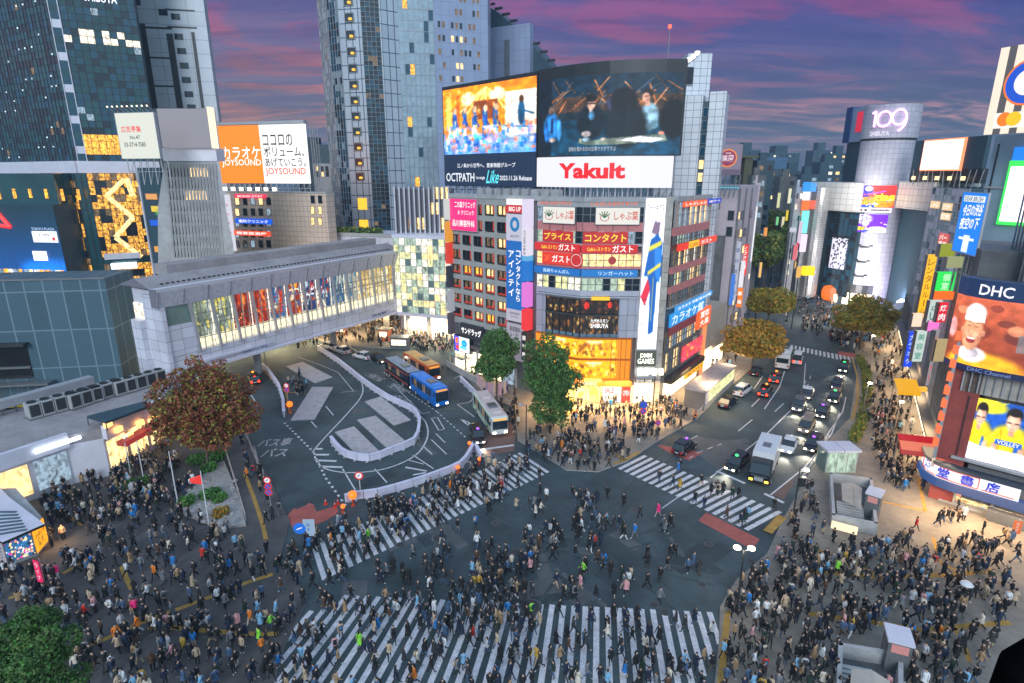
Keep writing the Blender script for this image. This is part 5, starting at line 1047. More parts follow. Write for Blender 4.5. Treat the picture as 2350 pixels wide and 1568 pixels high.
# ================================================================ dark clad construction block and station roof
FC=Frame(at(-180,800,84)[:2],at(270,800,88)[:2]); cb_=thing('clad_construction_block','windowless blue-grey sheet-clad construction block at the left edge','building',(*FC.o,0)); grid_mat('site_sheets',(.06,.12,.16),(.16,.25,.30),2.6,6,.10,.55,.1,rnd=.12)
ztb=FC.uz(120,643)[1]; mb=MB(); mb.box(FC,0,FC.L,0,ztb,-9,0,'site_sheets'); mb.box(FC,-1,FC.L,ztb,ztb+.25,-.3,.15,'metal_grey'); mb.build('wall',cb_)
u0,u1,z0,z1=FC.rect(-20,792,70,870); mb=MB(); mb.box(FC,u0,u1,z0,z1,-.0,.1,'black_paint'); mb.box(FC,u0,u1,z0+1.7,z0+2.0,.1,.4,'metal_grey'); mb.box(FC,u0,u1+.4,z1,z1+.4,0,1.4,'metal_dark'); mb.build('opening',cb_)
mb=MB(); 
for k in range(9): mb.tube(FC.pt(u1+1-k*2.6,2,1.5),FC.pt(u1+1-k*2.6,z0,1.5),.09,'metal_grey',5)
mb.box(FC,u0-20,u1+3,z0-.6,z0-.3,.4,2.2,'metal_grey'); mb.box(FC,u0-20,u1+3.5,z0-3.9,z0-3.6,.4,2.2,pt(150,130,20)); mb.build('scaffold_walkway',cb_)
# station low roofs
def roof_block(name,label,poly,z,h,key,top,cat='roof block'):
    t=thing(name,label,cat,(*poly[0],0)); mb=MB(); mb.prism(poly,0,z-h,key); n=len(poly); mb.build('wall',t); mb=MB(); mb.prism(poly,z-h+.003,z,top); mb.build('roof',t); return t
ZR=6.2
sr=roof_block('station_building','low white station building with a grey walk-on roof beside the plaza','',) if False else None
P_=[g(-40,1062,ZR),g(150,1000,ZR),g(232,985,ZR),g(372,915,ZR),g(345,878,ZR),g(250,890,ZR),g(-60,960,ZR)]
st=roof_block('station_building','low white station building with cooling units on its flat roof beside the plaza',P_,ZR,1.2,'lavender_panel','roof_grey','station')
F1=Frame(P_[0],P_[1]); F2_=Frame(P_[2],P_[3])
for fr in (F1,F2_):
    mb=MB(); mb.box(fr,0,fr.L,ZR-1.3,ZR+.4,0,.6,'lavender_panel'); mb.build('fascia',st)
    mb=MB(); n=int(fr.L//3)
    for k in range(n): mb.box(fr,.3+k*fr.L/n,(k+1)*fr.L/n-.3,.9,4.4,.0,.08,'room_cool' if (fr is F1 and k%3) else 'room_warm')
    mb.build('shop_front',st)
mb=MB(); a=F1.L*.55; mb.box(F1,a,a+4.5,ZR-.6,ZR-.25,.7,1.0,em(225,240,255,3)); mb.build('sign_lamp',st)
for (x,y),lab in ((s_,l_) for s_,l_ in (((700,1365),'first'),((775,1400),''),((925,1355),''),((1030,1320),''),((850,1440),''))):
    u,z=F2_.uz(*r1(x,y)); mb=MB(); mb.box(F2_,u-.45,u+.45,z-.3,z+.3,.7,1.1,em(255,170,90,3.0)); mb.build('stall_lamp',st)
panel(st,F2_,F2_.zr(r1,800,1425,875,1468),em(240,230,200,1.2),[('たこ焼',.1,.9,.2,.8,em(30,110,190,.8))],n=.9); 
mb=MB(); mb.box(F2_,1,F2_.L,3.6,4.2,.7,2.0,em(200,60,60,.5)); mb.build('awning',st)
# rooftop plant
def ac_row(fr,u,n,z,nn,label):
    t=thing('cooling_unit_row',label,'air conditioner',(*fr.pt(u,0,nn)[:2],z),'cooling units on the station roof'); 
    for k in range(n):
        mb=MB(); mb.box(fr,u+k*1.35,u+k*1.35+1.25,z+.2,z+2.0,nn-1.6,nn,'concrete'); mb.box(fr,u+k*1.35+.12,u+k*1.35+1.13,z+.4,z+1.85,nn,nn+.03,'metal_dark'); o=mb.build('cooling_unit',t)
        mb=MB(); c=fr.pt(u+k*1.35+.62,0,nn-.8); mb.lathe((c[0],c[1],z+2.0),[(.5,0),(.5,.15),(.42,.15),(.4,.03),(.05,.05)],'metal_dark',10); mb.build('fan_grille',o)
    mb=MB(); mb.box(fr,u-.1,u+n*1.35,z,z+.2,nn-1.7,nn+.1,'metal_grey'); mb.build('stand',t)
pA=g(*r1(215,1345),ZR); FR=Frame(pA,g(*r1(505,1265),ZR)); ac_row(FR,0,6,ZR,0,'row of grey cooling units nearest the left edge on the station roof')
pB=g(*r1(505,1275),ZR); FR=Frame(pB,g(*r1(730,1200),ZR)); ac_row(FR,0,5,ZR,0,'row of grey cooling units in the middle of the station roof')
pC=g(*r1(815,1180),ZR); FR=Frame(pC,g(*r1(1020,1120),ZR)); ac_row(FR,0,5,ZR,0,'row of grey cooling units nearest the lilac footbridge end')
FR=Frame(g(*r1(0,1320),ZR),g(*r1(660,1130),ZR)); t=thing('duct','long raised grey duct running along the back of the station roof','duct',(*FR.o,ZR)); mb=MB(); mb.box(FR,-6,FR.L,ZR+1.0,ZR+2.0,-1,.3,'metal_light'); mb.build('duct_casing',t); mb=MB()
for k in range(9): mb.box(FR,-5+k*FR.L/8,-4.8+k*FR.L/8,ZR,ZR+1.0,-.5,-.3,'metal_grey')
mb.build('supports',t)
t=thing('roof_canopy','small grey pitched canopy roof panel between the cooling units and the food stalls','canopy',(*g(*r1(700,1340),ZR),ZR)); mb=MB(); q=[g(*r1(*p),ZR+1.2) for p in ((600,1310),(730,1350),(1040,1235),(1010,1205))]; mb.prism(q,ZR+.9,ZR+1.2,'slate_blue'); mb.build('roof_sheet',t)
mb=MB(); [mb.tube((*p,ZR),(*p,ZR+.9),.08,'metal_grey',5) for p in q]; mb.build('post',t)
# ================================================================ cylinder department store
CY=g(1985,702); cR_=6.2; cc=(CY[0]+1,CY[1]+cR_*.6); ZC=at(2050,240,cc[1]-4)[2]
grid_mat('silver_tiles',(.50,.48,.56),(.31,.30,.36),1.25,1.25,.05,.45,.05,rnd=.08); grid_mat('silver_tiles_pale',(.75,.72,.68),(.22,.2,.2),2.0,1.5,.04,.45,.2,rnd=.05)
cy=thing('cylinder_department_store','silver tiled cylinder tower with pink neon 109 at its top and two colourful screens','department store',(*cc,0))
class Cyl:
    def __init__(s,c,r): s.c=c; s.r=r; s.a0=math.atan2(-c[1],-c[0])
    def pt(s,u,z,n=0): # u=0 faces the camera
        a=s.a0+u/s.r; return (s.c[0]+(s.r+n)*math.cos(a),s.c[1]+(s.r+n)*math.sin(a),z)
    def u(s,px,py):
        best=0;bd=9e9
        r_=ray(px,py); b=r_[0]/r_[1]
        for k in range(-150,151):
            u=k*s.r*math.pi/2/150; p=s.pt(u,0); d=abs(p[0]/p[1]-b)
            if d<bd: bd=d;best=u
        return best
    def z(s,px,py): p=s.pt(s.u(px,py),0); return at(px,py,p[1])[2]
CL_=Cyl(cc,cR_)
def cylmesh(c,r,z0,z1,key,parent,name,seg=48,lid=True):
    mb=MB()
    for i in range(seg):
        a,b=2*math.pi*i/seg,2*math.pi*(i+1)/seg; mb.quad([(c[0]+r*math.cos(a),c[1]+r*math.sin(a),z0),(c[0]+r*math.cos(b),c[1]+r*math.sin(b),z0),(c[0]+r*math.cos(b),c[1]+r*math.sin(b),z1),(c[0]+r*math.cos(a),c[1]+r*math.sin(a),z1)],key,[(a*r,z0),(b*r,z0),(b*r,z1),(a*r,z1)])
    if lid: mb.quad([(c[0]+r*math.cos(2*math.pi*i/seg),c[1]+r*math.sin(2*math.pi*i/seg),z1) for i in range(seg)],'roof_grey')
    return mb.build(name,parent,smooth=False)
zcap=CL_.z(2050,318); cylmesh(cc,cR_,0,zcap-.3,'silver_tiles',cy,'cylinder_wall'); cylmesh(cc,cR_+.15,zcap-.3,zcap+.2,'metal_dark',cy,'dark_band'); cylmesh(cc,cR_+.3,zcap+.2,ZC,'silver_tiles',cy,'crown_wall')
def csc(name,cv,x0,x1,ya,yb,m='screen_picture',n=.2):
    a=CL_.u(x0,(ya+yb)/2); b=CL_.u(x1,(ya+yb)/2); z0=CL_.z((x0+x1)/2,yb); z1=CL_.z((x0+x1)/2,ya); cv.mesh(lambda s,t: CL_.pt(a+(b-a)*s,z0+(z1-z0)*t,n),name,cy,m); return a,b,z0,z1
r=random.Random(4); cv=Cv(54,36,(230,50,50))
cv.ell(.2,.75,.18,.3,(60,40,190)); cv.ell(.25,.85,.12,.12,(240,235,250)); cv.ell(.5,.2,.5,.3,(255,160,20)); cv.line((.3,.6),(.7,.75),.03,(240,90,200)); cv.rect(.45,.3,.98,.55,(255,215,40)); cv.rect(0,.0,.5,.12,(20,80,200)); 
for k in range(40): x,y=r.random(),r.random()*.6; cv.rect(x,y,x+.05,y+.05,r.choice([(255,230,60),(30,90,220),(255,90,30),(250,250,250)]))
csc('upper_screen',cv,1975,2054,426,476)
cv=Cv(54,8,(235,230,235)); cv.rect(.05,.3,.18,.8,(120,60,60)); cv.rect(.24,.3,.34,.8,(90,60,60)); cv.rect(.42,.35,.95,.7,(110,100,110)); cv.speck(.3,2); csc('caption_strip',cv,1968,2045,478,488)
cv=Cv(54,36,(110,20,210)); cv.ell(.3,.75,.3,.28,(225,215,240)); cv.ell(.75,.1,.35,.25,(245,245,250)); cv.rect(.02,.1,.4,.3,(240,215,30)); cv.rect(.35,.02,.5,.14,(20,80,220)); cv.ell(.4,.5,.12,.15,(245,240,250)); cv.line((.1,.55),(.6,.8),.02,(150,120,220))
for k in range(24): x,y=r.random(),r.random(); cv.rect(x,y,x+.04,y+.06,r.choice([(250,250,255),(140,40,230),(250,230,60),(90,20,180)]))
csc('lower_screen',cv,1959,2035,492,534)
mb=MB(); a=CL_.u(2006,275); b=CL_.u(2079,275); z0=CL_.z(2040,300); z1=CL_.z(2040,252); neon=em(255,190,255,2.2); nn=cR_*0+.95
def ringpts(cu,cz,ru,rz,a0=0,a1=360,k=20): return [(cu+ru*math.cos(R(a0+(a1-a0)*i/k)),cz+rz*math.sin(R(a0+(a1-a0)*i/k))) for i in range(k+1)]
w=b-a; h=z1-z0
for path in ([(a+.0*w,z0+.86*h),(a+.1*w,z0+.95*h),(a+.1*w,z0+.2*h)],ringpts(a+.36*w,z0+.56*h,.19*w,.36*h),ringpts(a+.76*w,z0+.62*h,.19*w,.36*h),ringpts(a+.70*w,z0+.55*h,.26*w,.6*h,12,-75,10)):
    for p,q in zip(path,path[1:]): mb.tube(CL_.pt(p[0],p[1],.75),CL_.pt(q[0],q[1],.75),.24,neon,6)
mb.build('neon_number',cy); mb=MB(); text(mb,CL_,'SHIBUYA',a,a+w*.56,z0-.25*h,z0-.02*h,.7,em(230,225,240,1.1)); mb.build('lettering',cy)
for x,y in ((1985,566),(1978,600),(1972,633)):
    u=CL_.u(x,y); z=CL_.z(x,y); mb=MB(); 
    for k in range(-2,3): mb.box(CL_,u+k*.7-.4,u+k*.7+.4,z-.35+(abs(k)==2)*.4,z+.1+(abs(k)==2)*.4,-.1,.35,'metal_dark')
    mb.build('vent_slot',cy)
mb=MB(); u0=CL_.u(1932,680); u1=CL_.u(2000,680)
for k in range(6): a=u0+(u1-u0)*k/6; b=u0+(u1-u0)*(k+1)/6; mb.box(CL_,a,b,3.6,6,-.1,.3,'metal_dark'); mb.box(CL_,a+.1,b-.1,.2,3.5,-.1,.15,'shop_bright')
mb.build('entrance',cy)
mb=MB(); mb.tube((cc[0],cc[1],ZC),(cc[0],cc[1],ZC+9),.1,'metal_grey',4,.04); mb.tube((cc[0]-4,cc[1]+1,ZC),(cc[0]-4,cc[1]+1,ZC+4),.06,'metal_grey',4,.03); mb.build('antenna',cy)
WL=Frame(at(1868,500,cc[1]+10)[:2],at(1965,500,cc[1]-3)[:2]); zw=lambda y: WL.uz(1915,y)[1]
mb=MB(); mb.box(WL,-5,WL.L,zw(484),zw(419),-14,0,'silver_tiles_pale'); mb.box(WL,-5,WL.L+1,0,zw(484),-16,-1.2,'slate_blue'); mb.build('left_wing_wall',cy)
curtain(cy,WL,WL.uz(1893,560)[0],WL.L,2,zw(488),1.4,1.5,[('glass_blue',6),('glass_dark',4)],random.Random(3),'metal_dark',.1,.1,n=-1.0)
cv=Cv(24,44,(185,180,195)); r=random.Random(8)
for k in range(90): x,y=r.random(),r.random(); cv.rect(x,y,x+.09,y+.06,(30,32,38) if r.random()<.8 else (220,215,225))
a=WL.rect(1902,546,1938,618); cv.mesh(on(WL,*a,-.6),'monochrome_poster',cy,'lit_poster')
panel(cy,WL,WL.rect(1932,473,1962,484),em(245,120,20,1.1),[('MAGNET',.1,.9,.2,.8,em(250,200,80,1))],n=-.5); 
# curved corner with fluted metal
mat('fluted_metal',(.5,.5,.48),.35,.6,var=.25,scale=2.5); mb=MB(); pc=at(1848,520,cc[1]+8)[:2]; 
AR=Arc([pc]+[at(x,520,cc[1]+Y)[:2] for x,Y in ((1856,5),(1866,3.4),(1877,2.8),(1888,3.2),(1894,4.2))])
for k in range(46): z=1+k*(zw(430)-1)/46; arcbox(mb,AR,0,AR.L,z,z+.42,-.6,.15,'fluted_metal',10); arcbox(mb,AR,0,AR.L,z+.42,z+(zw(430)-1)/46,-.6,0,'concrete',10)
mb.build('fluted_corner',cy)
mb=MB()
for x,ya,yb,c in ((1851,418,440,(40,140,245)),(1850,440,460,(225,225,235)),(1848,460,482,(245,110,40)),(1846,484,535,(120,220,215)),(1842,538,578,(230,205,235)),(1864,420,440,(60,150,250)),(1862,460,480,(220,90,60))):
    q=at(x,(ya+yb)/2,cc[1]+1); z1=at(x,ya,cc[1]+1)[2]; z0=at(x,yb,cc[1]+1)[2]; f=Frame((q[0]-.7,q[1]),(q[0]+.7,q[1])); mb.box(f,0,1.5,z0,z1,-.6,.6,em(*c,1.15))
mb.build('vertical_sign_strip',cy)
WR=Frame(at(2032,500,cc[1]-2)[:2],at(2200,500,cc[1]-34)[:2]); zr2=lambda y: WR.uz(2120,y)[1]
mb=MB(); u1=WR.uz(2138,450)[0]; mb.box(WR,2,u1,zr2(484),zr2(418),-10,0,'silver_tiles_pale'); mb.box(WR,2,u1,0,zr2(484),-12,-2.4,'slate_blue'); mb.build('right_wing_wall',cy)
gb=thing('grid_glass_block','silver gridded block with blue-lit stair windows beside the cylinder tower','building',(*WR.pt(u1,0)[:2],0))
curtain(gb,WR,u1,WR.L+2,6,WR.uz(2170,432)[1],1.5,1.5,[('glass_sky',6),('lavender_panel',5),('glass_blue',2)],random.Random(6),'metal_light',.14,.1)
mb=MB(); mb.box(WR,u1,WR.L+2,0,WR.uz(2170,430)[1],-10,-.15,'slate_blue'); mb.build('wall',gb)
for k in range(9):
    u,z=WR.uz(2118-k*4+3,500+k*24); window(gb,WR,u1-3.2,u1-.6,z-1.1,z+.8,'led_blue' if k in(4,7) else 'room_cool','metal_grey',n=-2.2,depth=.05)
for x,y,s in ((2148,470,'しゃぶ'),(2176,475,'カラオケ'),(2172,497,'焼肉'),(2168,545,'バー'),(2165,560,'寿司')): 
    u,z=WR.uz(x,y); panel(gb,WR,(u-1.8,u+1.8,z-.8,z+.8),em(235,200,150,.9) if y<500 else em(225,100,90,.8),[(s,.1,.9,.15,.85,wht)],n=.1)
# escalator ramp, pink stair beside it
t=thing('outdoor_escalator','pale lilac covered escalator slope at the foot of the cylinder tower','escalator',(*g(2090,720),0)); mb=MB(); fE=Frame(g(2045,742),g(2130,700)); P=fE.pt
for n0 in (0,-2.2): mb.quad([P(0,.5,n0),P(fE.L,6,n0),P(fE.L,7.2,n0),P(0,1.7,n0)],'lavender_panel'); 
mb.quad([P(0,.5,0),P(0,.5,-2.2),P(fE.L,6,-2.2),P(fE.L,6,0)],'metal_grey'); mb.quad([P(0,1.7,-2.2),P(0,1.7,0),P(fE.L,7.2,0),P(fE.L,7.2,-2.2)],'lavender_panel'); mb.box(fE,fE.L,fE.L+3,0,7.3,-2.6,.2,'lavender_panel'); mb.build('ramp',t)
t=thing('orange_kiosk','rounded orange pop-up kiosk among the crowd in front of the cylinder tower','kiosk',(*g(1907,690),0)); mb=MB(); c=g(1907,690); mb.lathe((*c,.3),[(2.2,0),(2.7,.8),(2.8,2.4),(2.4,3.6),(1.2,4.3),(0,4.5)],em(250,120,25,.9),14); mb.build('shell',t); mb=MB(); mb.box(Frame((c[0]-2,c[1]-2.8),(c[0]+2,c[1]-2.8)),1,3,.2,2.4,0,.2,'shop_bright'); mb.build('counter',t)
t=thing('yellow_lantern_sign','bright yellow box sign above the pavement at the fluted corner','sign',(*g(1852,640),0)); q=at(1855,622,cc[1]-6); mb=MB(); f=Frame((q[0]-1.4,q[1]),(q[0]+1.4,q[1])); mb.box(f,0,2.8,q[2]-1.2,q[2]+1.2,-1,.6,em(255,205,15,1.3)); mb.build('box',t); mb=MB(); mb.tube((q[0],q[1],0),(q[0],q[1],q[2]),.1,'metal_dark'); mb.build('post',t)
# white rooftop billboard on dark frame right of it
FWb=Frame(at(2095,350,150)[:2],at(2256,350,128)[:2]); t=thing('blank_lit_billboard','glowing blank white billboard with orange rim on a dark rooftop frame','billboard',(*FWb.o,CH)); 
mb=MB(); a=FWb.rect(2094,318,2256,388); mb.box(FWb,*a,-1.2,-.3,'slate_blue'); mb.box(FWb,a[0],a[1],a[2]-3,a[2],-8,-.6,'metal_dark')
for k in range(14): u=a[0]+(a[1]-a[0])*k/13; mb.tube(FWb.pt(u,a[2]-4,-.3),FWb.pt(u+rt.uniform(-1,1),a[2]-.2,-.3),.1,'metal_light',4)
mb.build('frame',t); b=FWb.rect(2117,319,2211,389); mb=MB(); mb.box(FWb,b[0]+.5,b[1]-.3,b[2],b[3]-.3,-.3,.3,em(255,238,225,1.5)); mb.box(FWb,b[0]+.2,b[1],b[2]-.3,b[3],-.3,.2,em(255,150,100,1.2)); mb.build('board',t)
for k in range(5): mb=MB(); u=a[0]+2+k*4; mb.box(FWb,u,u+.8,a[2]-2.4,a[2]-1.6,.1,.5,em(255,220,150,2)); mb.build('floodlight',t)
t=thing('red_sign_tower','blue-sided rooftop sign panel with a red square peeking out left of the cylinder tower','billboard',(*at(1970,280,cc[1]+14)[:2],45)); f=Frame(at(1944,280,cc[1]+22)[:2],at(1990,280,cc[1]+10)[:2]); z=lambda y:f.uz(1970,y)[1]
mb=MB(); mb.box(f,0,f.L,z(325),z(247),-2,0,pt(150,160,185)); mb.box(f,-.6,3,z(325),z(243),-3,.3,pt(30,70,120)); mb.box(f,0,f.L,0,z(326),-6,-1,'slate_blue'); mb.build('board',t); mb=MB(); a=f.rect(1967,257,1983,302); mb.box(f,*a,0,.2,em(200,30,60,.9)); mb.build('red_square',t)
# ================================================================ white tiled twin block behind the main building
FT1=Frame(at(1566,300,112)[:2],at(1620,300,112)[:2]); FT2=Frame(at(1586,320,108)[:2],at(1658,320,106)[:2]); grid_mat('white_tiles',(.68,.7,.75),(.2,.22,.26),1.2,1.2,.04,.4,.1,rnd=.05)
tb_=thing('white_tiled_block','pale tiled office block with a dark glass slot behind the curved screen','building',(*FT1.o,0))
mb=MB(); mb.box(FT1,0,FT1.L,0,FT1.uz(1600,122)[1],-4,0,'white_tiles'); mb.build('rear_wall',tb_)
mb=MB(); us_=FT2.uz(1606,320)[0]; ut=FT2.uz(1621,320)[0]; zt1=FT2.uz(1600,218)[1]; mb.box(FT2,-6,us_,0,zt1,-8,0,'white_tiles'); mb.box(FT2,ut,FT2.L,0,zt1+.4,-8,0,'white_tiles'); mb.box(FT2,us_,ut,0,zt1-1,-8,-.8,'slate_blue'); mb.build('front_wall',tb_)
for k in range(10): z=zt1-2-k*2.15; window(tb_,FT2,us_+.1,ut-.1,z-1.6,z,'room_warm' if k in(4,5,7,9) else 'glass_blue','metal_grey',n=-.5,depth=.1)
a=FT1.rect(1567,155,1590,195); panel(tb_,FT1,(a[0],a[1],a[2],a[3]),pt(20,35,50),n=.1,frame='metal_light')
# round-logo billboard
FO=Frame(at(1648,365,112)[:2],at(1702,365,110)[:2]); ob=thing('round_emblem_billboard','grey patterned rooftop billboard with a round plum and orange emblem','billboard',(*FO.o,CH)); a=FO.rect(1646,332,1701,402)
mb=MB(); mb.box(FO,*a,-.4,.1,em(165,155,185,.45)); mb.build('board',ob); cu=(a[0]+a[1])/2-.2; cz=(a[2]+a[3])/2+.3; rr=FO.L*.39
disc(ob,FO,cu,cz,rr,.16,em(150,50,90,.75),'emblem_disc'); disc(ob,FO,cu,cz,rr,.18,em(235,140,60,.9),'emblem_ring',inner=rr*.86)
mb=MB(); text(mb,FO,'楽園',cu-rr*.6,cu+rr*.6,cz-rr*.35,cz+rr*.35,.2,em(235,220,230,.9)); text(mb,FO,'THE',cu-rr*.3,cu+rr*.3,cz+rr*.45,cz+rr*.62,.2,em(235,220,230,.9)); mb.build('lettering',ob)
mb=MB(); 
for k in range(40): u=a[0]+(a[1]-a[0])*k/40; mb.tube(FO.pt(u,a[2],.12),FO.pt(min(a[1],u+1.0),a[2]+ (min(a[1],u+1)-u)*1.0,.12),.03,em(120,110,140,.4),3)
lattice(mb,FO,a[0],a[1],a[2]-4,a[2],-1,k=5); mb.build('pattern_and_legs',ob)
# mauve building with hanging sign columns on the avenue
FM=Frame(at(1592,560,116)[:2],at(1682,560,112)[:2]); M2=Frame(FM.pt(FM.L,0)[:2],meet(FM.pt(FM.L,0)[:2],37.7,1726,560)); mv=thing('mauve_avenue_building','mauve-grey building behind the red-banded front with green-white vertical sign columns','building',(*FM.o,0))
mat('mauve_wall',(.46,.39,.43),.7,var=.1); zm=lambda y: FM.uz(1640,y)[1]; mb=MB(); mb.box(FM,0,FM.L,0,zm(431),-14,0,'mauve_wall'); mb.box(M2,0,M2.L,0,zm(426),-8,.0,'mauve_wall'); mb.box(FM,0,FM.L,zm(432),zm(428),-.2,.5,em(110,200,225,.8)); mb.build('wall',mv)
mb=MB(); mb.box(FM,0,FM.L*.8,0,zm(540),.02,1.2,'concrete_dark'); mb.box(FM,FM.L*.2,FM.L,0,zm(720),1.2,3,'concrete'); mb.build('lower_wall',mv)
for i in range(5):
    for j in range(7):
        if (i*7+j*3)%4 and i<4: u=M2.L*(.12+.2*i); z=7+j*3.4; window(mv,M2,u-.8,u+.8,z-.8,z+.8,['glass_dark','room_dim','room_warm','blind_grey'][(i*5+j)%4],n=.05,depth=.04)
for k in range(3): mb=MB(); u=M2.L*(.05+.3*k); mb.tube(M2.pt(u,0,.2),M2.pt(u,zm(432),.2),.12,'metal_grey',6); mb.build('drainpipe',mv)
for x,y in ((1682,495),(1678,532),(1650,470)): u,z=FM.uz(x,y); window(mv,FM,u-.9,u+.2,z-.9,z+.9,'glass_dark',n=.05,depth=.04)
def hang(parent,x,ya,yb,Y,w,c,s=None,tc=(255,255,255),str_=1.0,dep=.5,az=90,name='hanging_sign'):
    q=at(x,(ya+yb)/2,Y); z1=at(x,ya,Y)[2]; z0=at(x,yb,Y)[2]; d=(math.sin(R(az))*w/2,math.cos(R(az))*w/2); f=Frame((q[0]-d[0],q[1]-d[1]),(q[0]+d[0],q[1]+d[1])); mb=MB(); mb.box(f,0,w,z0,z1,-dep,0,em(*c,str_)); mb.box(f,-.15,0,z0,z1,-dep,.02,'metal_grey'); o=mb.build(name,parent)
    if s: tb=MB(); text(tb,f,s,w*.15,w*.85,z0+.05*(z1-z0),z1-.05*(z1-z0),.03,em(*tc,1.0),vertical=True); tb.build('lettering',o)
hang(mv,1702,474,566,118,1.5,(215,225,170),'カラオケ酒場',(80,110,60),.9); hang(mv,1724,474,600,122,1.4,(225,225,230),None,.9); hang(mv,1712,432,460,120,1.8,(240,110,50),'館'); hang(mv,1708,562,632,118,1.3,(235,45,35),'ビッグエコー'); hang(mv,1697,662,705,117,1.2,(250,120,20),'薬局'); hang(mv,1700,600,660,117,1.3,(215,215,225))
hang(mv,1688,555,690,114,1.2,(190,195,215),'歯科英会話',(60,80,130),.7); hang(mv,1680,630,700,112,.8,(50,110,200),None)
lowb=thing('orange_edged_low_block','low flat-roofed annex with an orange-lit edge wall behind the corner building','building',(*at(1640,780,112)[:2],0)); fL=Frame(meet(along(r_far,37.7,1.0),37.7,1612,760),meet(along(r_far,37.7,1),37.7,1668,700)); mb=MB(); zt3=fL.uz(1645,705)[1]; mb.box(fL,0,fL.L,0,zt3,-8,0,'pier_beige'); mb.box(fL,0,1.0,0,zt3+.4,-.2,.4,em(245,150,90,.9)); mb.build('wall',lowb); mb=MB(); mb.box(fL,1,fL.L,.2,3.4,-.1,.1,'shop_bright'); mb.build('shop_front',lowb)
# ================================================================ avenue beyond: rows of small blocks
far=[(1735,1775,368,190,'slate_blue'),(1727,1760,402,175,'concrete_dark'),(1765,1800,385,240,'slate_blue'),(1792,1830,405,215,'concrete_dark'),(1800,1850,392,330,'slate_blue'),(1840,1880,400,280,'slate_blue'),(1880,1930,372,300,'slate_blue'),(1905,1945,352,420,'slate_blue'),(1760,1830,352,520,'slate_blue'),(1690,1740,345,480,'slate_blue'),(1930,1965,398,340,'slate_blue'),(1735,1748,420,150,'mauve_wall'),(1832,1850,430,165,'concrete'),(2100,2260,392,260,'slate_blue'),(2160,2230,410,190,'concrete_dark'),(1955,1990,330,380,'slate_blue'),(1860,1905,345,600,'slate_blue'),(2200,2262,400,150,'slate_blue')]
desc=['flat-roofed','narrow','stepped','slender','broad','low']; 
for k,(x0,x1,yt,Y,key) in enumerate(far):
    f=Frame(at(x0,400,Y)[:2],at(x1,400,Y)[:2]); zt4=f.uz((x0+x1)/2,yt)[1]
    t=thing('distant_building','%s %s block far down the avenue, %s from the left on the skyline'%(desc[k%6],'dusky blue' if key=='slate_blue' else 'grey',['first','second','third','fourth','fifth','sixth','seventh','eighth','ninth','tenth','eleventh','twelfth','thirteenth','fourteenth','fifteenth','sixteenth','seventeenth','eighteenth'][sorted(range(len(far)),key=lambda i:far[i][0]).index(k)]),'building',(*f.o,0),'distant buildings along the avenue')
    mb=MB(); mb.box(f,0,f.L,0,zt4,-f.L*.8,0,key); mb.box(f,f.L*.2,f.L*.6,zt4,zt4+Y*.012,-f.L*.5,-1,key); mb.build('wall',t); mb=MB()
    nx=max(2,int(f.L/3)); nz=max(3,int(zt4/3.2))
    for i in range(nx):
        for j in range(1,min(nz,14)):
            if rt.random()<.55: u=f.L*(i+.25)/nx; z=zt4-j*3.0; mb.box(f,u,u+f.L/nx*.5,z,z+1.4,-.05,.06,rt.choice(['glass_dark','glass_dark','room_dim','room_warm','room_white','room_cool']))
    kind(mb.build('windows',t),'stuff')
hl=kind(MB().build('x'),'structure'); bpy.data.objects.remove(hl)
mb=MB(); rr_=random.Random(31); 
for k in range(150):
    x=-1400+k*19+rr_.uniform(-5,5); Y=900+rr_.uniform(-120,250); w=rr_.uniform(14,29.5); h=rr_.uniform(14,44); f=Frame((x,Y),(x+w,Y)); mb.box(f,0,w,0,h,-w,0,'slate_blue')
kind(mb.build('far_city_skyline'),'stuff')['label']='hazy blue low skyline of the far city at the horizon'
t=thing('blue_sheet_roof_sign','pale blue-grey blank rooftop billboard far down the avenue','billboard',(*at(1770,378,200)[:2],CH)); f=Frame(at(1748,375,200)[:2],at(1806,375,200)[:2]); mb=MB(); mb.box(f,0,f.L,f.uz(1780,388)[1],f.uz(1780,362)[1],-.5,0,pt(70,105,135)); mb.build('board',t); mb=MB(); lattice(mb,f,0,f.L,f.uz(1780,402)[1],f.uz(1780,388)[1],-.2,k=6); mb.build('legs',t)
t=thing('olive_roof_box','olive funnel-topped rooftop box next to the blank blue billboard','rooftop box',(*at(1725,370,190)[:2],30)); f=Frame(at(1702,372,190)[:2],at(1735,372,190)[:2]); mb=MB(); mb.box(f,1,f.L-1,0,f.uz(1718,362)[1],-5,0,pt(75,75,55)); mb.box(f,-.6,f.L+.6,f.uz(1718,362)[1],f.uz(1718,358)[1],-5,.5,pt(90,85,60)); mb.build('box',t)
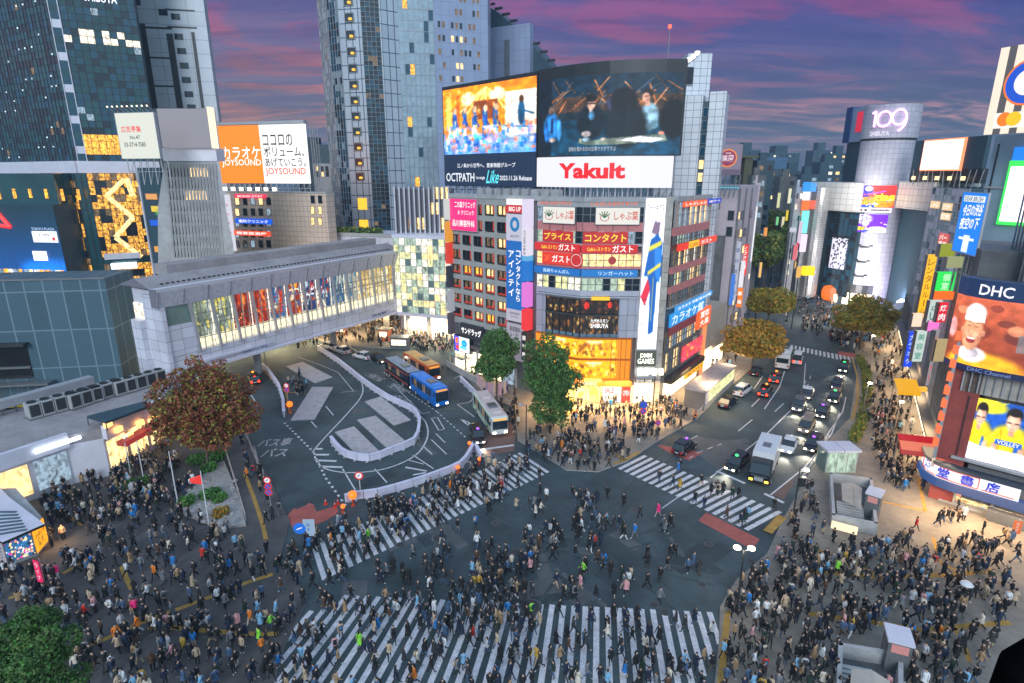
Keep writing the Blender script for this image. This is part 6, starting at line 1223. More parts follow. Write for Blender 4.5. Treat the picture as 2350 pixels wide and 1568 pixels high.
for x,ya,yb,Y,w,c in ((1787,440,480,190,1.6,(225,225,170)),(1812,430,470,210,1.8,(240,240,200)),(1806,480,510,180,1.3,(240,210,60)),(1784,495,520,170,1.2,(120,220,140)),(1797,495,525,172,1.4,(230,220,180)),(1757,520,545,165,1.6,(255,160,60)),(1836,505,560,150,1.6,(225,205,225)),(1825,560,600,140,1.8,(235,110,120)),(1833,610,640,133,2.0,(250,190,90)),(1745,600,640,135,1.0,(255,200,110)),(1820,520,535,150,3.0,(210,210,225))):
    t=thing('avenue_sign','','sign',(*at(x,yb,Y)[:2],0),'lit signs down the avenue'); t['label']='small glowing %s sign down the avenue, %s'%({(225,225,170):'cream',(240,240,200):'ivory',(240,210,60):'yellow',(120,220,140):'green',(230,220,180):'beige',(255,160,60):'orange',(225,205,225):'pale pink',(235,110,120):'salmon',(250,190,90):'amber',(255,200,110):'warm yellow',(210,210,225):'pale grey'}[c],'high on the far facades' if ya<470 else ('low near the street trees' if ya>=560 else 'above the far street trees')); hang(t,x,ya+3,yb-3,Y,w*.55,c,name='light_box',str_=.8)
    mb=MB(); q=at(x,yb,Y); mb.tube((q[0],q[1]+.3,0),(q[0],q[1]+.3,q[2]),.12,'metal_dark'); mb.build('post',t)
# building behind that carries the sign strip left side of 109
f=Frame(at(1828,500,176)[:2],at(1846,500,168)[:2]); t=thing('avenue_shop_block','narrow shop block with stacked small signs left of the fluted corner','building',(*f.o,0)); mb=MB(); mb.box(f,0,f.L,0,f.uz(1846,425)[1],-3,0,'concrete'); mb.build('wall',t)
for y,c in ((455,(60,60,70)),(490,(200,150,70)),(520,(220,180,190)),(560,(225,60,70)),(590,(225,225,230)),(620,(255,200,120))): u,z=f.uz(1846,y); panel(t,f,(2,f.L-1,z-1,z+1),em(*c,.8),n=.1)
# ================================================================ right-hand pavement buildings
BK=g(2158,1150,.13); FBk=Frame(BK,along(BK,134,17)); LB=FBk.L   # book shop front running right and nearer
yk=lambda x,y: FBk.uz(x,y)
bk=thing('book_shop_building','corner building with red pillar, curved navy screen band, volleyball poster and white bookshop sign','building',(*BK,0))
print('BOOK',BK,LB,FBk.uz(2163,1125),FBk.uz(2338,1185),FBk.uz(2223,640),FBk.uz(2350,670))
red_u0=FBk.uz(*s3(160,1000))[0]
zsg=[FBk.uz(*s3(x,y),.8) for x,y in ((195,1110),(260,1170),(605,1275),(600,1365),(215,1205))]; print('SGN',zsg)
zB0=zsg[3][1]*.5+zsg[4][1]*.5; zB1=(zsg[2][1]+zsg[1][1])/2
mb=MB(); mb.box(FBk,-.2,LB,0,.35,-10,0,'concrete'); mb.box(FBk,1.6,LB,zB1+.6,24,-10,-1.4,'concrete_dark'); mb.box(FBk,1.6,LB,zB0-2,zB1+.6,-10,-.6,'concrete_dark'); mb.build('wall',bk)
uS=FBk.uz(*s3(330,1130))[0]; S0=FBk.uz(*s3(205,1140),.8)[0]; S1=FBk.uz(*s3(600,1330),.8)[0]
SG=Arc([FBk.pt(S0-2.2,0,-3.0)[:2],FBk.pt(S0-1.4,0,-.6)[:2],FBk.pt(S0-.2,0,.5)[:2],FBk.pt(S0+1.4,0,.85)[:2],FBk.pt(S1,0,.85)[:2]])
mb=MB(); arcbox(mb,SG,0,SG.L,zB0,zB1,-.6,0,em(240,240,250,1.0),30); so_=mb.build('book_shop_sign',bk); mb=MB(); arcbox(mb,SG,0,SG.L+.5,zB1,zB1+.35,-.8,.25,pt(60,70,85),30); arcbox(mb,SG,0,SG.L+.6,zB0-.9,zB0,-.8,.3,em(15,80,150,.7),30); mb.build('blue_canopy',bk)
[text_geo(ch,.035) for ch in '盛堂書店']; L0=0; ww=(SG.L-2.6); h=zB1-zB0; mb=MB(); cw_=ww/4
for k,ch in enumerate('盛堂書店'): text(mb,SG,ch,1.6+k*cw_+.05,1.6+(k+1)*cw_-.25,zB0+.12*h,zB1-.1*h,.05,em(20,50,210,.9)) 
for p,q in (((1.2,zB1-.12),(1.6+3*cw_-.2,zB1-.12)),((1.6+3*cw_-.2,zB1-.12),(1.6+3*cw_-.2,zB0+.15)),((1.2,zB0+.15),(1.6+3*cw_-.2,zB0+.15)),((1.2,zB0+.15),(1.2,zB1-.12)),((1.7+3*cw_,zB0+.18),(SG.L-.4,zB0+.18))):
    for s in range(8): a=(p[0]+(q[0]-p[0])*s/8,p[1]+(q[1]-p[1])*s/8); b=(p[0]+(q[0]-p[0])*(s+1)/8,p[1]+(q[1]-p[1])*(s+1)/8); mb.tube(SG.pt(a[0],a[1],.05),SG.pt(b[0],b[1],.05),.06,em(225,70,40,.9),4)
mb.build('lettering',so_)
cv=interior(70,26,41,[(255,225,160),(250,190,110),(225,90,60),(90,130,160),(240,240,230),(190,60,50),(120,90,60)],120,(225,190,130)); cv.mesh(on(FBk,.9,LB*.75,.35,zB0-1.0,-.9),'shop_front',bk,'interior_view')
mb=MB(); 
for k in range(5): u=1+k*3.2; mb=MB(); mb.box(FBk,u,u+.22,.1,zB0-.9,-.8,.0,'stone_pier'); mb.build('shopfront_pillar',bk)
mb=MB(); mb.box(FBk,4,8.5,.13,1.3,.2,1.2,'concrete_dark'); mb.build('display_table',bk)
mb=MB(); mb.box(FBk,9.5,12.2,.13,.3,.3,1.8,'metal_grey'); mb.build('entrance_ramp',bk)
# red pillar and its arrowed neon edge
mb=MB(); zq_=lambda y: FBk.uz(*s3(210,y))[1]; mb.box(FBk,-1.2,1.2,0,zq_(610),-4,-.1,'brick_red'); mb.box(FBk,-1.5,-1.2,4,zq_(600)+2,-3,.3,'metal_light'); mb.build('red_pillar',bk)
for k in range(9): z=zB1+2+k*1.5; mb=MB(); mb.box(FBk,-1.75,-1.25,z,z+.9,-.4,.4,em(250,110,60,1.1)); mb.build('arrow_light',bk)
# poster of three players in yellow shirts
pu0,pu1=FBk.uz(*s3(310,1000))[0],FBk.uz(*s3(640,1000))[0]+4; pz0=FBk.uz(*s3(380,1130))[1]; pz1=FBk.uz(*s3(420,815))[1]
cv=Cv(150,110,(30,80,170)); cv.poly([(0,.9),(.35,1),(.1,.75)],(245,215,40)); cv.ell(.15,.9,.2,.12,(245,220,50)); cv.rect(.62,.6,.8,.75,(245,215,40))
for x,w_,sh_ in ((.13,.08,(245,210,30)),(.42,.11,(245,210,30)),(.78,.1,(240,238,240)),(.97,.1,(245,210,30))):
    cv.ell(x,.38,w_*1.7,.3,sh_); cv.rect(x-w_*.25,.5,x+w_*.25,.66,(205,150,120)); cv.ell(x,.83,w_*.66,.12,(35,28,28)); cv.ell(x,.72,w_*.56,.15,(225,170,140)); cv.ell(x-w_*.2,.74,w_*.3,.1,(238,188,158)); cv.ell(x,.87,w_*.55,.06,(35,28,28)); cv.ell(x-w_*.9,.4,w_*.3,.2,(225,185,20)); cv.ell(x+w_*.7,.3,w_*.2,.12,(30,90,180)); cv.rect(x-w_*.5,.70,x-w_*.15,.715,(50,30,30)); cv.rect(x+w_*.15,.70,x+w_*.5,.715,(50,30,30)); cv.rect(x-w_*.2,.62,x+w_*.2,.63,(180,100,90)); cv.ell(x-w_*1.1,.28,.03,.08,(225,170,140)); cv.ell(x+w_*1.1,.28,.03,.08,(225,170,140))
cv.rect(.3,.34,.54,.42,(30,90,190)); cv.poly([(0,0),(0,.3),(.2,.24),(.5,.26),(1,.22),(1,0)],(235,232,240)); cv.blur(1).mottle(.15,7).speck(.1,8)
o=cv.mesh(on(FBk,pu0,pu1,pz0,pz1,-.3),'players_poster',bk,'lit_poster'); mb=MB(); w=pu1-pu0; h=pz1-pz0; text(mb,FBk,'DMM',pu0+.15*w,pu0+.95*w,pz0+.02*h,pz0+.2*h,-.25,em(250,250,255,1.2)); text(mb,FBk,'VOLLEY',pu0+.32*w,pu0+.52*w,pz0+.35*h,pz0+.41*h,-.25,wht); mb.build('lettering',o)
mb=MB(); mb.box(FBk,pu0-.5,pu1+1,pz0-.3,pz0-.05,-.6,.2,'concrete'); mb.box(FBk,pu0-.3,pu0-.05,pz0,pz1,-1.4,-.1,'metal_grey'); mb.box(FBk,pu0-1.4,pu0-.3,pz0,pz1+1,-1.5,-1.0,'glass_dark')
for k in range(16): u=pu0-1+k*(pu1-pu0+1)/15; z=pz1+.5; mb.box(FBk,u,u+.12,z,z+2.6,-1.2,.1,'concrete'); 
mb.box(FBk,pu0-1,LB,pz1+.4,pz1+2.9,-1.6,-.1,'stone_pier'); mb.build('crown_wall',bk)
# curved video band
vz0=FBk.uz(*s3(400,665))[1]; vz1=FBk.uz(*s3(480,300))[1]; vz2=FBk.uz(*s3(500,208))[1]; vu0=FBk.uz(*s3(290,430))[0]
VA=Arc([FBk.pt(vu0-.6,0,-1.2)[:2],FBk.pt(vu0+.2,0,-.1)[:2],FBk.pt(vu0+1.6,0,.7)[:2],FBk.pt(vu0+3.6,0,1.1)[:2],FBk.pt(vu0+20,0,1.3)[:2]])
vb=thing('curved_corner_screen','curved corner video screen of a laughing man in white knit cap','billboard',(*VA.p[1],vz0))
cv=Cv(270,92,(150,60,40)); q_=.075 # visible part is the left half
cv.grad((120,50,30),(190,90,60)); 
for k in range(26): x,y=r.random()*.8,r.random(); cv.ell(x,y,.02+r.random()*.03,.04+r.random()*.08,r.choice([(120,50,40),(200,110,70),(90,40,35),(230,150,110)]),.7)
cv.ell(.33,.8,.012,.035,(255,235,220)); cv.ell(.38,.8,.012,.035,(255,235,220)); cv.rect(.3,.3,.4,.55,(110,120,130),.7); cv.ell(.02,.5,.03,.15,(235,150,150)); 
cx_=.125; cv.ell(cx_+.06,-.04,.17,.27,(245,170,30)); cv.ell(cx_+.012,.17,.062,.12,(240,235,238)); cv.ell(cx_+.012,.19,.03,.08,(190,180,190)); cv.ell(cx_-.045,.5,.008,.05,(200,130,98)); cv.ell(cx_+.045,.5,.008,.05,(200,130,98)); cv.ell(cx_,.50,.043,.25,(220,148,110)); cv.ell(cx_,.36,.034,.13,(222,150,112)); cv.ell(cx_-.018,.45,.013,.06,(236,165,130)); cv.ell(cx_+.018,.45,.013,.06,(236,165,130)); cv.ell(cx_,.78,.043,.14,(245,242,248)); cv.rect(cx_-.043,.66,cx_+.043,.735,(238,236,243)); cv.line((cx_-.043,.66),(cx_+.043,.66),.003,(190,170,170)); cv.line((cx_-.027,.575),(cx_-.011,.585),.0035,(70,40,34)); cv.line((cx_+.011,.585),(cx_+.027,.575),.0035,(70,40,34)); cv.line((cx_-.028,.63),(cx_-.01,.64),.003,(90,60,50)); cv.line((cx_+.01,.64),(cx_+.028,.63),.003,(90,60,50)); cv.ell(cx_,.50,.008,.035,(240,178,140)); cv.ell(cx_,.375,.02,.045,(150,50,50)); cv.rect(cx_-.015,.39,cx_+.015,.412,(250,245,245)); cv.line((cx_-.026,.44),(cx_-.03,.38),.002,(175,105,80)); cv.line((cx_+.026,.44),(cx_+.03,.38),.002,(175,105,80))
cv.rect(.385,.2,.5,.72,(235,240,245)); cv.ell(.43,.48,.04,.2,(30,130,220)); cv.rect(.39,.66,.5,.72,(40,120,220)); cv.rect(.6,0,1,1,(160,80,50)); cv.mottle(.15,2).speck(.06,5)
cv.mesh(lambda a,b: VA.pt(VA.L*a,vz0+.5+(vz1-vz0-.5)*b,.1),'screen_image',vb)
mb=MB(); arcbox(mb,VA,0,VA.L,vz1,vz2,-1.2,.12,em(12,50,100,.7),30); o=mb.build('navy_band',vb); mb=MB(); hh=vz2-vz1; us1=FBk.uz(*s3(432,260),1.1)[0]-vu0+.9; us2=FBk.uz(*s3(612,290),1.1)[0]-vu0+.9; text(mb,VA,'DHC',us1,us2,vz1+.2*hh,vz2-.22*hh,.2,em(240,240,250,1.2)); mb.build('lettering',o)
mb=MB(); arcbox(mb,VA,0,VA.L,vz0-.1,vz0+.5,-1.2,.12,em(20,35,90,.6),30); o=mb.build('footer_band',vb); mb=MB(); text(mb,VA,'DHC Channel',3,6.5,vz0,vz0+.4,.2,em(130,150,210,.7)); mb.build('lettering',o)
mb=MB(); arcbox(mb,VA,0,VA.L,vz0,vz2,-1.8,-1.21,'metal_dark'); mb.build('screen_case',vb)
# grey drum, white lit screen and striped tower above
t=thing('ribbed_drum_building','grey ribbed cylindrical upper storey behind the curved corner screen','building',(*FBk.pt(8,0,-6)[:2],vz2)); mb=MB(); c=FBk.pt(9.0,0,-9)[:2]; zd=FBk.uz(*q6(780,1020))[1]
for k in range(36):
    a,b=2*math.pi*k/36,2*math.pi*(k+1)/36; rr=7.4; mb.quad([(c[0]+rr*math.cos(a),c[1]+rr*math.sin(a),5),(c[0]+rr*math.cos(b),c[1]+rr*math.sin(b),5),(c[0]+rr*math.cos(b),c[1]+rr*math.sin(b),29.5),(c[0]+rr*math.cos(a),c[1]+rr*math.sin(a),29.5)],'metal_grey'); mb.tube((c[0]+rr*math.cos(a),c[1]+rr*math.sin(a),5),(c[0]+rr*math.cos(a),c[1]+rr*math.sin(a),29.5),.14,'concrete',4)
mb.quad([(c[0]+7.4*math.cos(2*math.pi*k/36),c[1]+7.4*math.sin(2*math.pi*k/36),29.4) for k in range(36)],'roof_grey'); mb.build('wall',t)
Yw=58; FWt=Frame(at(2262,420,90)[:2],at(2520,420,78)[:2]); t=thing('blue_grey_side_tower','plain blue-grey tower carrying a white-glowing screen with green rim at the right edge','tower',(*FWt.o,0)); mat('dusk_panel',(.28,.38,.46),.5,.2,var=.1,scale=.3)
mb=MB(); mb.box(FWt,0,FWt.L,0,FWt.uz(2300,310)[1],-12,0,'dusk_panel'); mb.box(FWt,.6,.8,28,FWt.uz(2300,330)[1],0,.1,'metal_dark'); mb.box(FWt,0,FWt.L,FWt.uz(2260,432)[1],FWt.uz(2260,428)[1],0,.25,'metal_light'); mb.build('wall',t)
a=FWt.rect(2314,368,2440,512); mb=MB(); mb.box(FWt,a[0]-.4,a[1],a[2]-.5,a[3],0,.5,em(60,235,90,1.1)); mb.box(FWt,a[0],a[1],a[2],a[3]-.8,.5,.7,em(250,248,250,1.4)); mb.box(FWt,a[0]-.2,a[1],a[3],a[3]+1.8,0,.5,em(30,130,240,1.0)); mb.build('white_screen',t)
FSt=Frame(at(2281,200,86)[:2],at(2500,200,76)[:2]); t=thing('striped_roof_billboard','tall white and grey striped rooftop billboard with blue ring emblem and two overlapping orange discs','billboard',(*FSt.o,FWt.uz(2300,310)[1]))
zA=FSt.uz(2290,112)[1]; zBq=FSt.uz(2290,308)[1]; mb=MB(); mb.box(FSt,0,FSt.L,zBq,zA,-.5,0,em(120,118,125,.45)); 
for k in range(9): mb.box(FSt,k*2.0,k*2.0+1.0,zBq,zA-.02,0,.12,em(240,225,205,1.0))
mb.build('board',t); rr=2.6; u,z=FSt.uz(2362,188); disc(t,FSt,u,z,rr*1.1,.2,em(235,120,40,1),'ring_rim',inner=rr); disc(t,FSt,u,z,rr,.24,em(20,80,200,1),'ring_emblem',inner=rr*.62); disc(t,FSt,u,z,rr*.62,.22,em(245,240,250,1),'ring_centre')
a=FSt.zr(q6,700,388,850,470); mb=MB(); mb.box(FSt,a[0],a[1]+3,a[2],a[3],.1,.2,em(250,240,230,1)); mb.build('white_plate',t)
u,z=FSt.uz(*q6(756,425)); disc(t,FSt,u,z,.9,.25,em(245,120,20,1.1),'orange_disc'); u,z=FSt.uz(*q6(806,422)); disc(t,FSt,u,z,.9,.27,em(250,185,20,1.1),'amber_disc')
# blue vertical billboard and the sign-laden row down the pavement
FV=Frame(at(2200,515,72)[:2],at(2262,515,66)[:2]); t=thing('blue_vertical_billboard','tall bright blue vertical billboard with white brush lettering and a white label at its top','billboard',(*FV.o,20)); a=FV.rect(2201,442,2259,585); bb_=em(15,125,235,1.0)
o=panel(t,FV,a,bb_,[('DEAR BRUSH',.12,.85,.86,.94,em(60,70,90,.4))],frame='metal_light',name='board'); u0,u1,z0,z1=a; w=u1-u0; h=z1-z0; mb=MB(); mb.box(FV,u0+.08*w,u1-.08*w,z0+.85*h,z0+.95*h,.19,.195,em(225,235,245,1)); text(mb,FV,'今日の渋谷',u0+.12*w,u0+.9*w,z0+.60*h,z0+.8*h,.22,wht,slant=.06,italic=.2); text(mb,FV,'夜空の下',u0+.1*w,u0+.85*w,z0+.38*h,z0+.58*h,.22,wht,slant=.06,italic=.2); mb.box(FV,u0+.4*w,u0+.62*w,z0+.02*h,z0+.3*h,.18,.24,em(220,240,255,1.1)); mb.box(FV,u0+.2*w,u0+.8*w,z0+.22*h,z0+.26*h,.18,.24,em(220,240,255,1.1)); mb.build('lettering',o)
mb=MB(); lattice(mb,FV,0,FV.L+1,z0-5,z0,-.5,'metal_light',7); lattice(mb,FV,FV.L,FV.L+2,10,34,-3,'metal_grey',3); mb.build('frame',t)
# narrow buildings
pA_=g(2142,1085,.13); pB_=g(2062,760,.13); dr=(pB_[0]-pA_[0],pB_[1]-pA_[1]); Ld=math.hypot(*dr)
tone=['concrete_dark','concrete','stone_pier','concrete','concrete_dark']; hts=[27,22,16,13,9]; seg=[0,.17,.33,.52,.75,1.0]; nms=['grey pavement-side building full of small neon signs, next to the red pillar','narrow beige pavement-side building with green neon sign and white panels','brown stone pavement-side building with a long red banner','pale pavement-side building with the long amber vertical sign','far grey pavement-side building nearest the cylinder tower']
rowf=[]
for k in range(5):
    a=(pA_[0]+dr[0]*seg[k+1],pA_[1]+dr[1]*seg[k+1]); b=(pA_[0]+dr[0]*seg[k],pA_[1]+dr[1]*seg[k]); f=Frame(a,b); rowf.append(f); t=thing('pavement_side_building',nms[k],'building',(*a,0),'shop buildings along the right pavement'); mb=MB(); mb.box(f,0.02,f.L-.02,0,hts[k],-12,0,tone[k]); mb.box(f,0,f.L,3.6,4.1,0,1.2,'metal_grey'); mb.build('wall',t)
    for j in range(int((hts[k]-5)/3.2)): ribbon(t,f,.4,f.L-.4,5+j*3.2,7+j*3.2,['glass_dark','room_dim','room_cool','blind_grey','room_warm'],1.6)
    mb=MB(); mb.quad([f.pt(.3,.2,.05),f.pt(f.L-.3,.2,.05),f.pt(f.L-.3,3.5,.05),f.pt(.3,3.5,.05)],'shop_bright'); mb.build('shop_front',t); rowf[-1].t=t
T0=rowf[0].t;T1=rowf[1].t;T2=rowf[2].t;T3=rowf[3].t
hang(T3,2127,585,730,95,1.5,(250,180,25),'レンタルルーム',(120,80,20),1.1); hang(T3,2089,762,842,88,1.3,(30,70,225),'カラオケ',(190,210,255),1.0); hang(T2,2110,760,830,84,1.5,(210,225,220),'美容室',(60,140,120),.8); hang(T1,2145,690,740,80,1.8,(205,220,215),'占い',(60,120,100),.8)
hang(T1,2170,625,668,74,2.4,(50,225,90),'個室',(210,255,210),1.0); hang(T1,2166,668,688,74,2.6,(245,110,40),None); hang(T1,2163,695,740,75,1.2,(225,50,60),'焼肉',(255,255,255),.9); hang(T1,2142,735,760,80,1.6,(235,120,200),None)
hang(T0,2140,758,885,72,1.0,(175,170,175),'レンタカー',(220,40,40),.6,az=60); hang(T0,2160,780,830,70,1.6,(215,190,140),None,(0,0,0),.6); hang(T0,2118,890,900,76,1.2,(240,180,60)); hang(T3,2105,720,750,92,1.6,(250,215,190)); hang(T1,2175,560,590,76,2.0,(190,200,60),None,(0,0,0),.5); hang(T0,2192,590,615,70,2,(200,205,150),None,(0,0,0),.5)
t=thing('red_awning','bright red awning projecting over the pavement beside the bookshop','awning',(*g(2115,1080,.13),3)); f=rowf[0]; q=at(2112,1022,62); f2=Frame((q[0]-2.0,q[1]+.6),(q[0]+2.4,q[1]-.8)); mb=MB(); P=f2.pt; mb.quad([P(0,q[2]-.4,.9),P(f2.L,q[2]-.4,.9),P(f2.L,q[2]+.7,-1.2),P(0,q[2]+.7,-1.2)],em(225,25,35,.6)); mb.quad([P(0,q[2]-1,.9),P(f2.L,q[2]-1,.9),P(f2.L,q[2]-.4,.9),P(0,q[2]-.4,.9)],em(205,20,30,.55)); mb.quad([P(0,q[2]-1,.9),P(0,q[2]-.4,.9),P(0,q[2]+.7,-1.2)],em(205,20,30,.5)); mb.build('canvas',t); mb=MB(); [mb.tube(P(u,.13,-1.2),P(u,q[2]+.6,-1.2),.06,'metal_grey') for u in (.1,f2.L-.1)]; mb.build('post',t)
t=thing('yellow_awning','yellow square awning over a bright stall further up the right pavement','awning',(*g(2080,930,.13),3)); q=at(2082,885,72); f2=Frame((q[0]-1.3,q[1]+.3),(q[0]+1.3,q[1]-.3)); mb=MB(); P=f2.pt; mb.quad([P(0,q[2]-.6,1),P(f2.L,q[2]-.6,1),P(f2.L,q[2]+.6,-1),P(0,q[2]+.6,-1)],em(250,180,25,.8)); mb.quad([P(0,q[2]-1,1),P(f2.L,q[2]-1,1),P(f2.L,q[2]-.6,1),P(0,q[2]-.6,1)],em(250,180,25,.8)); mb.build('canvas',t); mb=MB(); [mb.tube(P(u,.13,-.9),P(u,q[2]+.5,-.9),.05,'metal_grey') for u in (.1,f2.L-.1)]; mb.build('post',t)
# ---- warm shop light spilling on pavements: area lights added to warm the ground
def added_area_light(parent,p,e,c=(1,.72,.4),size=4,rot=(0,0,0)):
    l=bpy.data.lights.new('added_area_light','AREA'); l.energy=e; l.color=c; l.size=size; o=bpy.data.objects.new('added_area_light',l); COL.objects.link(o); org=np.zeros(3); q=parent
    while q is not None: org+=np.array(q.location); q=q.parent
    o.location=[p[i]-org[i] for i in range(3)]; o.rotation_euler=rot; o.parent=parent
def added_light_at(parent,px,py,z,e,**k): x,y=g(px,py,.13); added_area_light(parent,(x,y,z),e,**k)
for px,py in ((1290,940),(1350,930),(1420,940),(1490,950),(1560,900)): added_light_at(bld,px,py,4.2,1500,c=(1,.60,.24))
for px,py in ((1625,850),(1660,800)): added_light_at(bld,px,py,4.2,700)
for px,py in ((2185,1190),(2260,1215),(2330,1240),(2120,1060),(2110,1000),(2095,920)): added_light_at(bk,px,py,3.8,420,c=(1,.68,.36))
for px,py in ((2060,850),(2040,800)): added_light_at(rowf[3].t,px,py,3.8,600)
for u in (6,16,26,36,46,54): added_area_light(pw,FS.pt(u,5,-18),380,(1,.78,.45))
for a_,z_,e_,c_ in ((-3,4,1800,(1,.9,.85)),(6,4,2400,(.8,.75,1)),(-4,30,1400,(1,.95,.9)),(8,28,1600,(.85,.85,1)),(0,14,1500,(1,.95,.9))):
    ang=CL_.a0+a_/10.; q_=(cc[0]+(cR_+9)*math.cos(ang),cc[1]+(cR_+9)*math.sin(ang),z_); added_area_light(cy,q_,e_,c_,3,(math.pi/2,0,math.atan2(q_[1]-cc[1],q_[0]-cc[0])+math.pi/2))  # floodlighting of the cylinder tower, lights added without fixtures
for px,py in ((1680,870),(1700,800),(1640,930)): added_light_at(bld,px,py,4.2,500)
for px,py in ((2210,1260),(2140,1180),(2100,1120),(2080,1040),(2075,960),(2050,900)): added_light_at(bk,px,py,5,330,c=(1,.66,.33),size=5)
for px,py in ((640,805),(720,785),(800,772),(890,760),(960,775),(1010,790)): added_light_at(pw,px,py,4.2,800,c=(1,.72,.38))
for k in (0,): added_area_light(gh,GH.pt(5,5,3),500,(1,.85,.55)); added_area_light(gh,GH.pt(12,5,6),500,(1,.85,.55))
for px,py in ((1860,740),(1920,730),(1990,740),(1780,700)): added_light_at(cy,px,py,5,650,c=(1,.8,.6))
# ================================================================ vehicles (built at the origin, nose to +Y, then placed)
class Loc:
    """local axes: u = x, n = y forward"""
    def pt(s,u,z,n=0): return (u,n,z)
LO=Loc(); 
def ring(mb,st,key,cap=True):
    """loft of stations (y, half width, z bottom, z top, corner) with chamfered section"""
    vs=[];fs=[];m=8
    for y,w,a,b,c in st: vs+=[(-w,y,a+c),(-w,y,b-c),(-w+c,y,b),(w-c,y,b),(w,y,b-c),(w,y,a+c),(w-c,y,a),(-w+c,y,a)]
    for k in range(len(st)-1):
        for i in range(m): fs.append([k*m+i,k*m+(i+1)%m,(k+1)*m+(i+1)%m,(k+1)*m+i])
    if cap: fs+=[list(range(m))[::-1],list(range((len(st)-1)*m,len(st)*m))]
    mb.add(vs,fs,key)
def wheel(root,x,y,r=.33,w=.22):
    s=1 if x>0 else -1; mb=MB(); mb.tube((x-s*w,y,r),(x,y,r),r,'rubber',14); o=mb.build('wheel',root); mb=MB(); mb.tube((x-s*.02,y,r),(x+s*.015,y,r),r*.6,'metal_light',10); mb.build('rim',o)
HL=em(255,245,215,7); TL=em(255,45,20,6); TLo=em(150,15,10,.6); HLo=em(200,200,195,.4)
def car(body,taxi=0,suv=0,head=1,tail=0,brake=0,L=4.5,W=.86,H=1.48,roofkey=None,van=0):
    r=bpy.data.objects.new('parked',None); COL.objects.link(r)
    H=H+(.22 if suv else 0)+(.35 if van else 0)+(.15 if taxi else 0); h=.88+(.1 if suv else 0)+(.12 if van else 0); f=L/2
    mb=MB(); ring(mb,[(-f,W*.82,.38,h-.12,.08),(-f+.12,W*.96,.26,h,.1),(-f+.9,W,.22,h+.04,.12),(0,W,.22,h+.02,.12),(f-1.2,W,.22,h-.02,.12),(f-.35,W*.95,.24,h-.16,.12),(f,W*.78,.34,h-.32,.08)],body)
    mb.build('body',r)
    if van: cb=[(-f+.1,.05),(-f+.25,1),(f-1.35,1),(f-.55,.04)]
    elif suv or taxi: cb=[(-f+.15,.05),(-f+.55,1),(f-1.9,1),(f-1.0,.04)]
    else: cb=[(-f+.35,.05),(-f+1.15,1),(f-2.0,1),(f-1.15,.04)]
    mb=MB(); ring(mb,[(y,W*(.93-.15*t),h-.05,h+(H-h)*t,.03) for y,t in cb],'glass_dark'); mb.build('windows',r)
    mb=MB(); ring(mb,[(cb[1][0]-.1,W*.76,H-.06,H+.0,.02),(cb[1][0]+.1,W*.79,H-.05,H+.04,.03),(cb[2][0]-.1,W*.79,H-.05,H+.04,.03),(cb[2][0]+.12,W*.74,H-.07,H,.02)],roofkey or body)
    for s in (-1,1):
        for y in (cb[1][0],(cb[1][0]+cb[2][0])/2): mb.quad([(s*W*.935,y-.04,h),(s*W*.935,y+.04,h),(s*W*.795,y+.04,H),(s*W*.795,y-.04,H)],body)
    mb.build('roof',r)
    for s in (-1,1):
        for y in (-f+.85,f-.85): wheel(r,s*(W+.01),y)
        mb=MB(); mb.box(LO,s*W*.52-.17,s*W*.52+.17,h-.42,h-.26,f-.12,f+.0,HL if head else HLo); mb.build('headlight',r)
        mb=MB(); mb.box(LO,s*W*.68-.17,s*W*.68+.17,h-.38,h-.04,-f-.03,-f+.12,TL if brake else TLo); mb.build('tail_light',r)
        mb=MB(); mb.box(LO,min(s*W,s*(W+.18)),max(s*W,s*(W+.18)),h,h+.14,f-1.5,f-1.38,body); mb.build('mirror',r)
    mb=MB(); mb.box(LO,-.25,.25,.42,.55,f-.03,f+.02,'white_gloss'); mb.box(LO,-.25,.25,.5,.63,-f-.03,-f+.02,'white_gloss'); mb.build('number_plate',r)
    if head:
        l=bpy.data.lights.new('headlight_beam','SPOT'); l.energy=900; l.color=(1,.86,.66); l.spot_size=R(75); l.spot_blend=.8; l.shadow_soft_size=.2; o=bpy.data.objects.new('headlight_beam',l); COL.objects.link(o); o.parent=r; o.location=(0,f+.25,.7); o.rotation_euler=(R(74),0,0)
    if taxi: mb=MB(); mb.lathe((0,.3,H+.03),[(.2,0),(.22,.06),(.14,.18),(0,.2)],em(*((255,150,40) if brake else (60,230,120) if taxi==2 else (150,80,230)),2.2),8); mb.build('roof_lamp',r)
    if brake: mb=MB(); mb.box(LO,-.15,.15,H-.12,H-.05,cb[0][0]+.2,cb[0][0]+.3,TL); mb.build('brake_light',r)
    return r
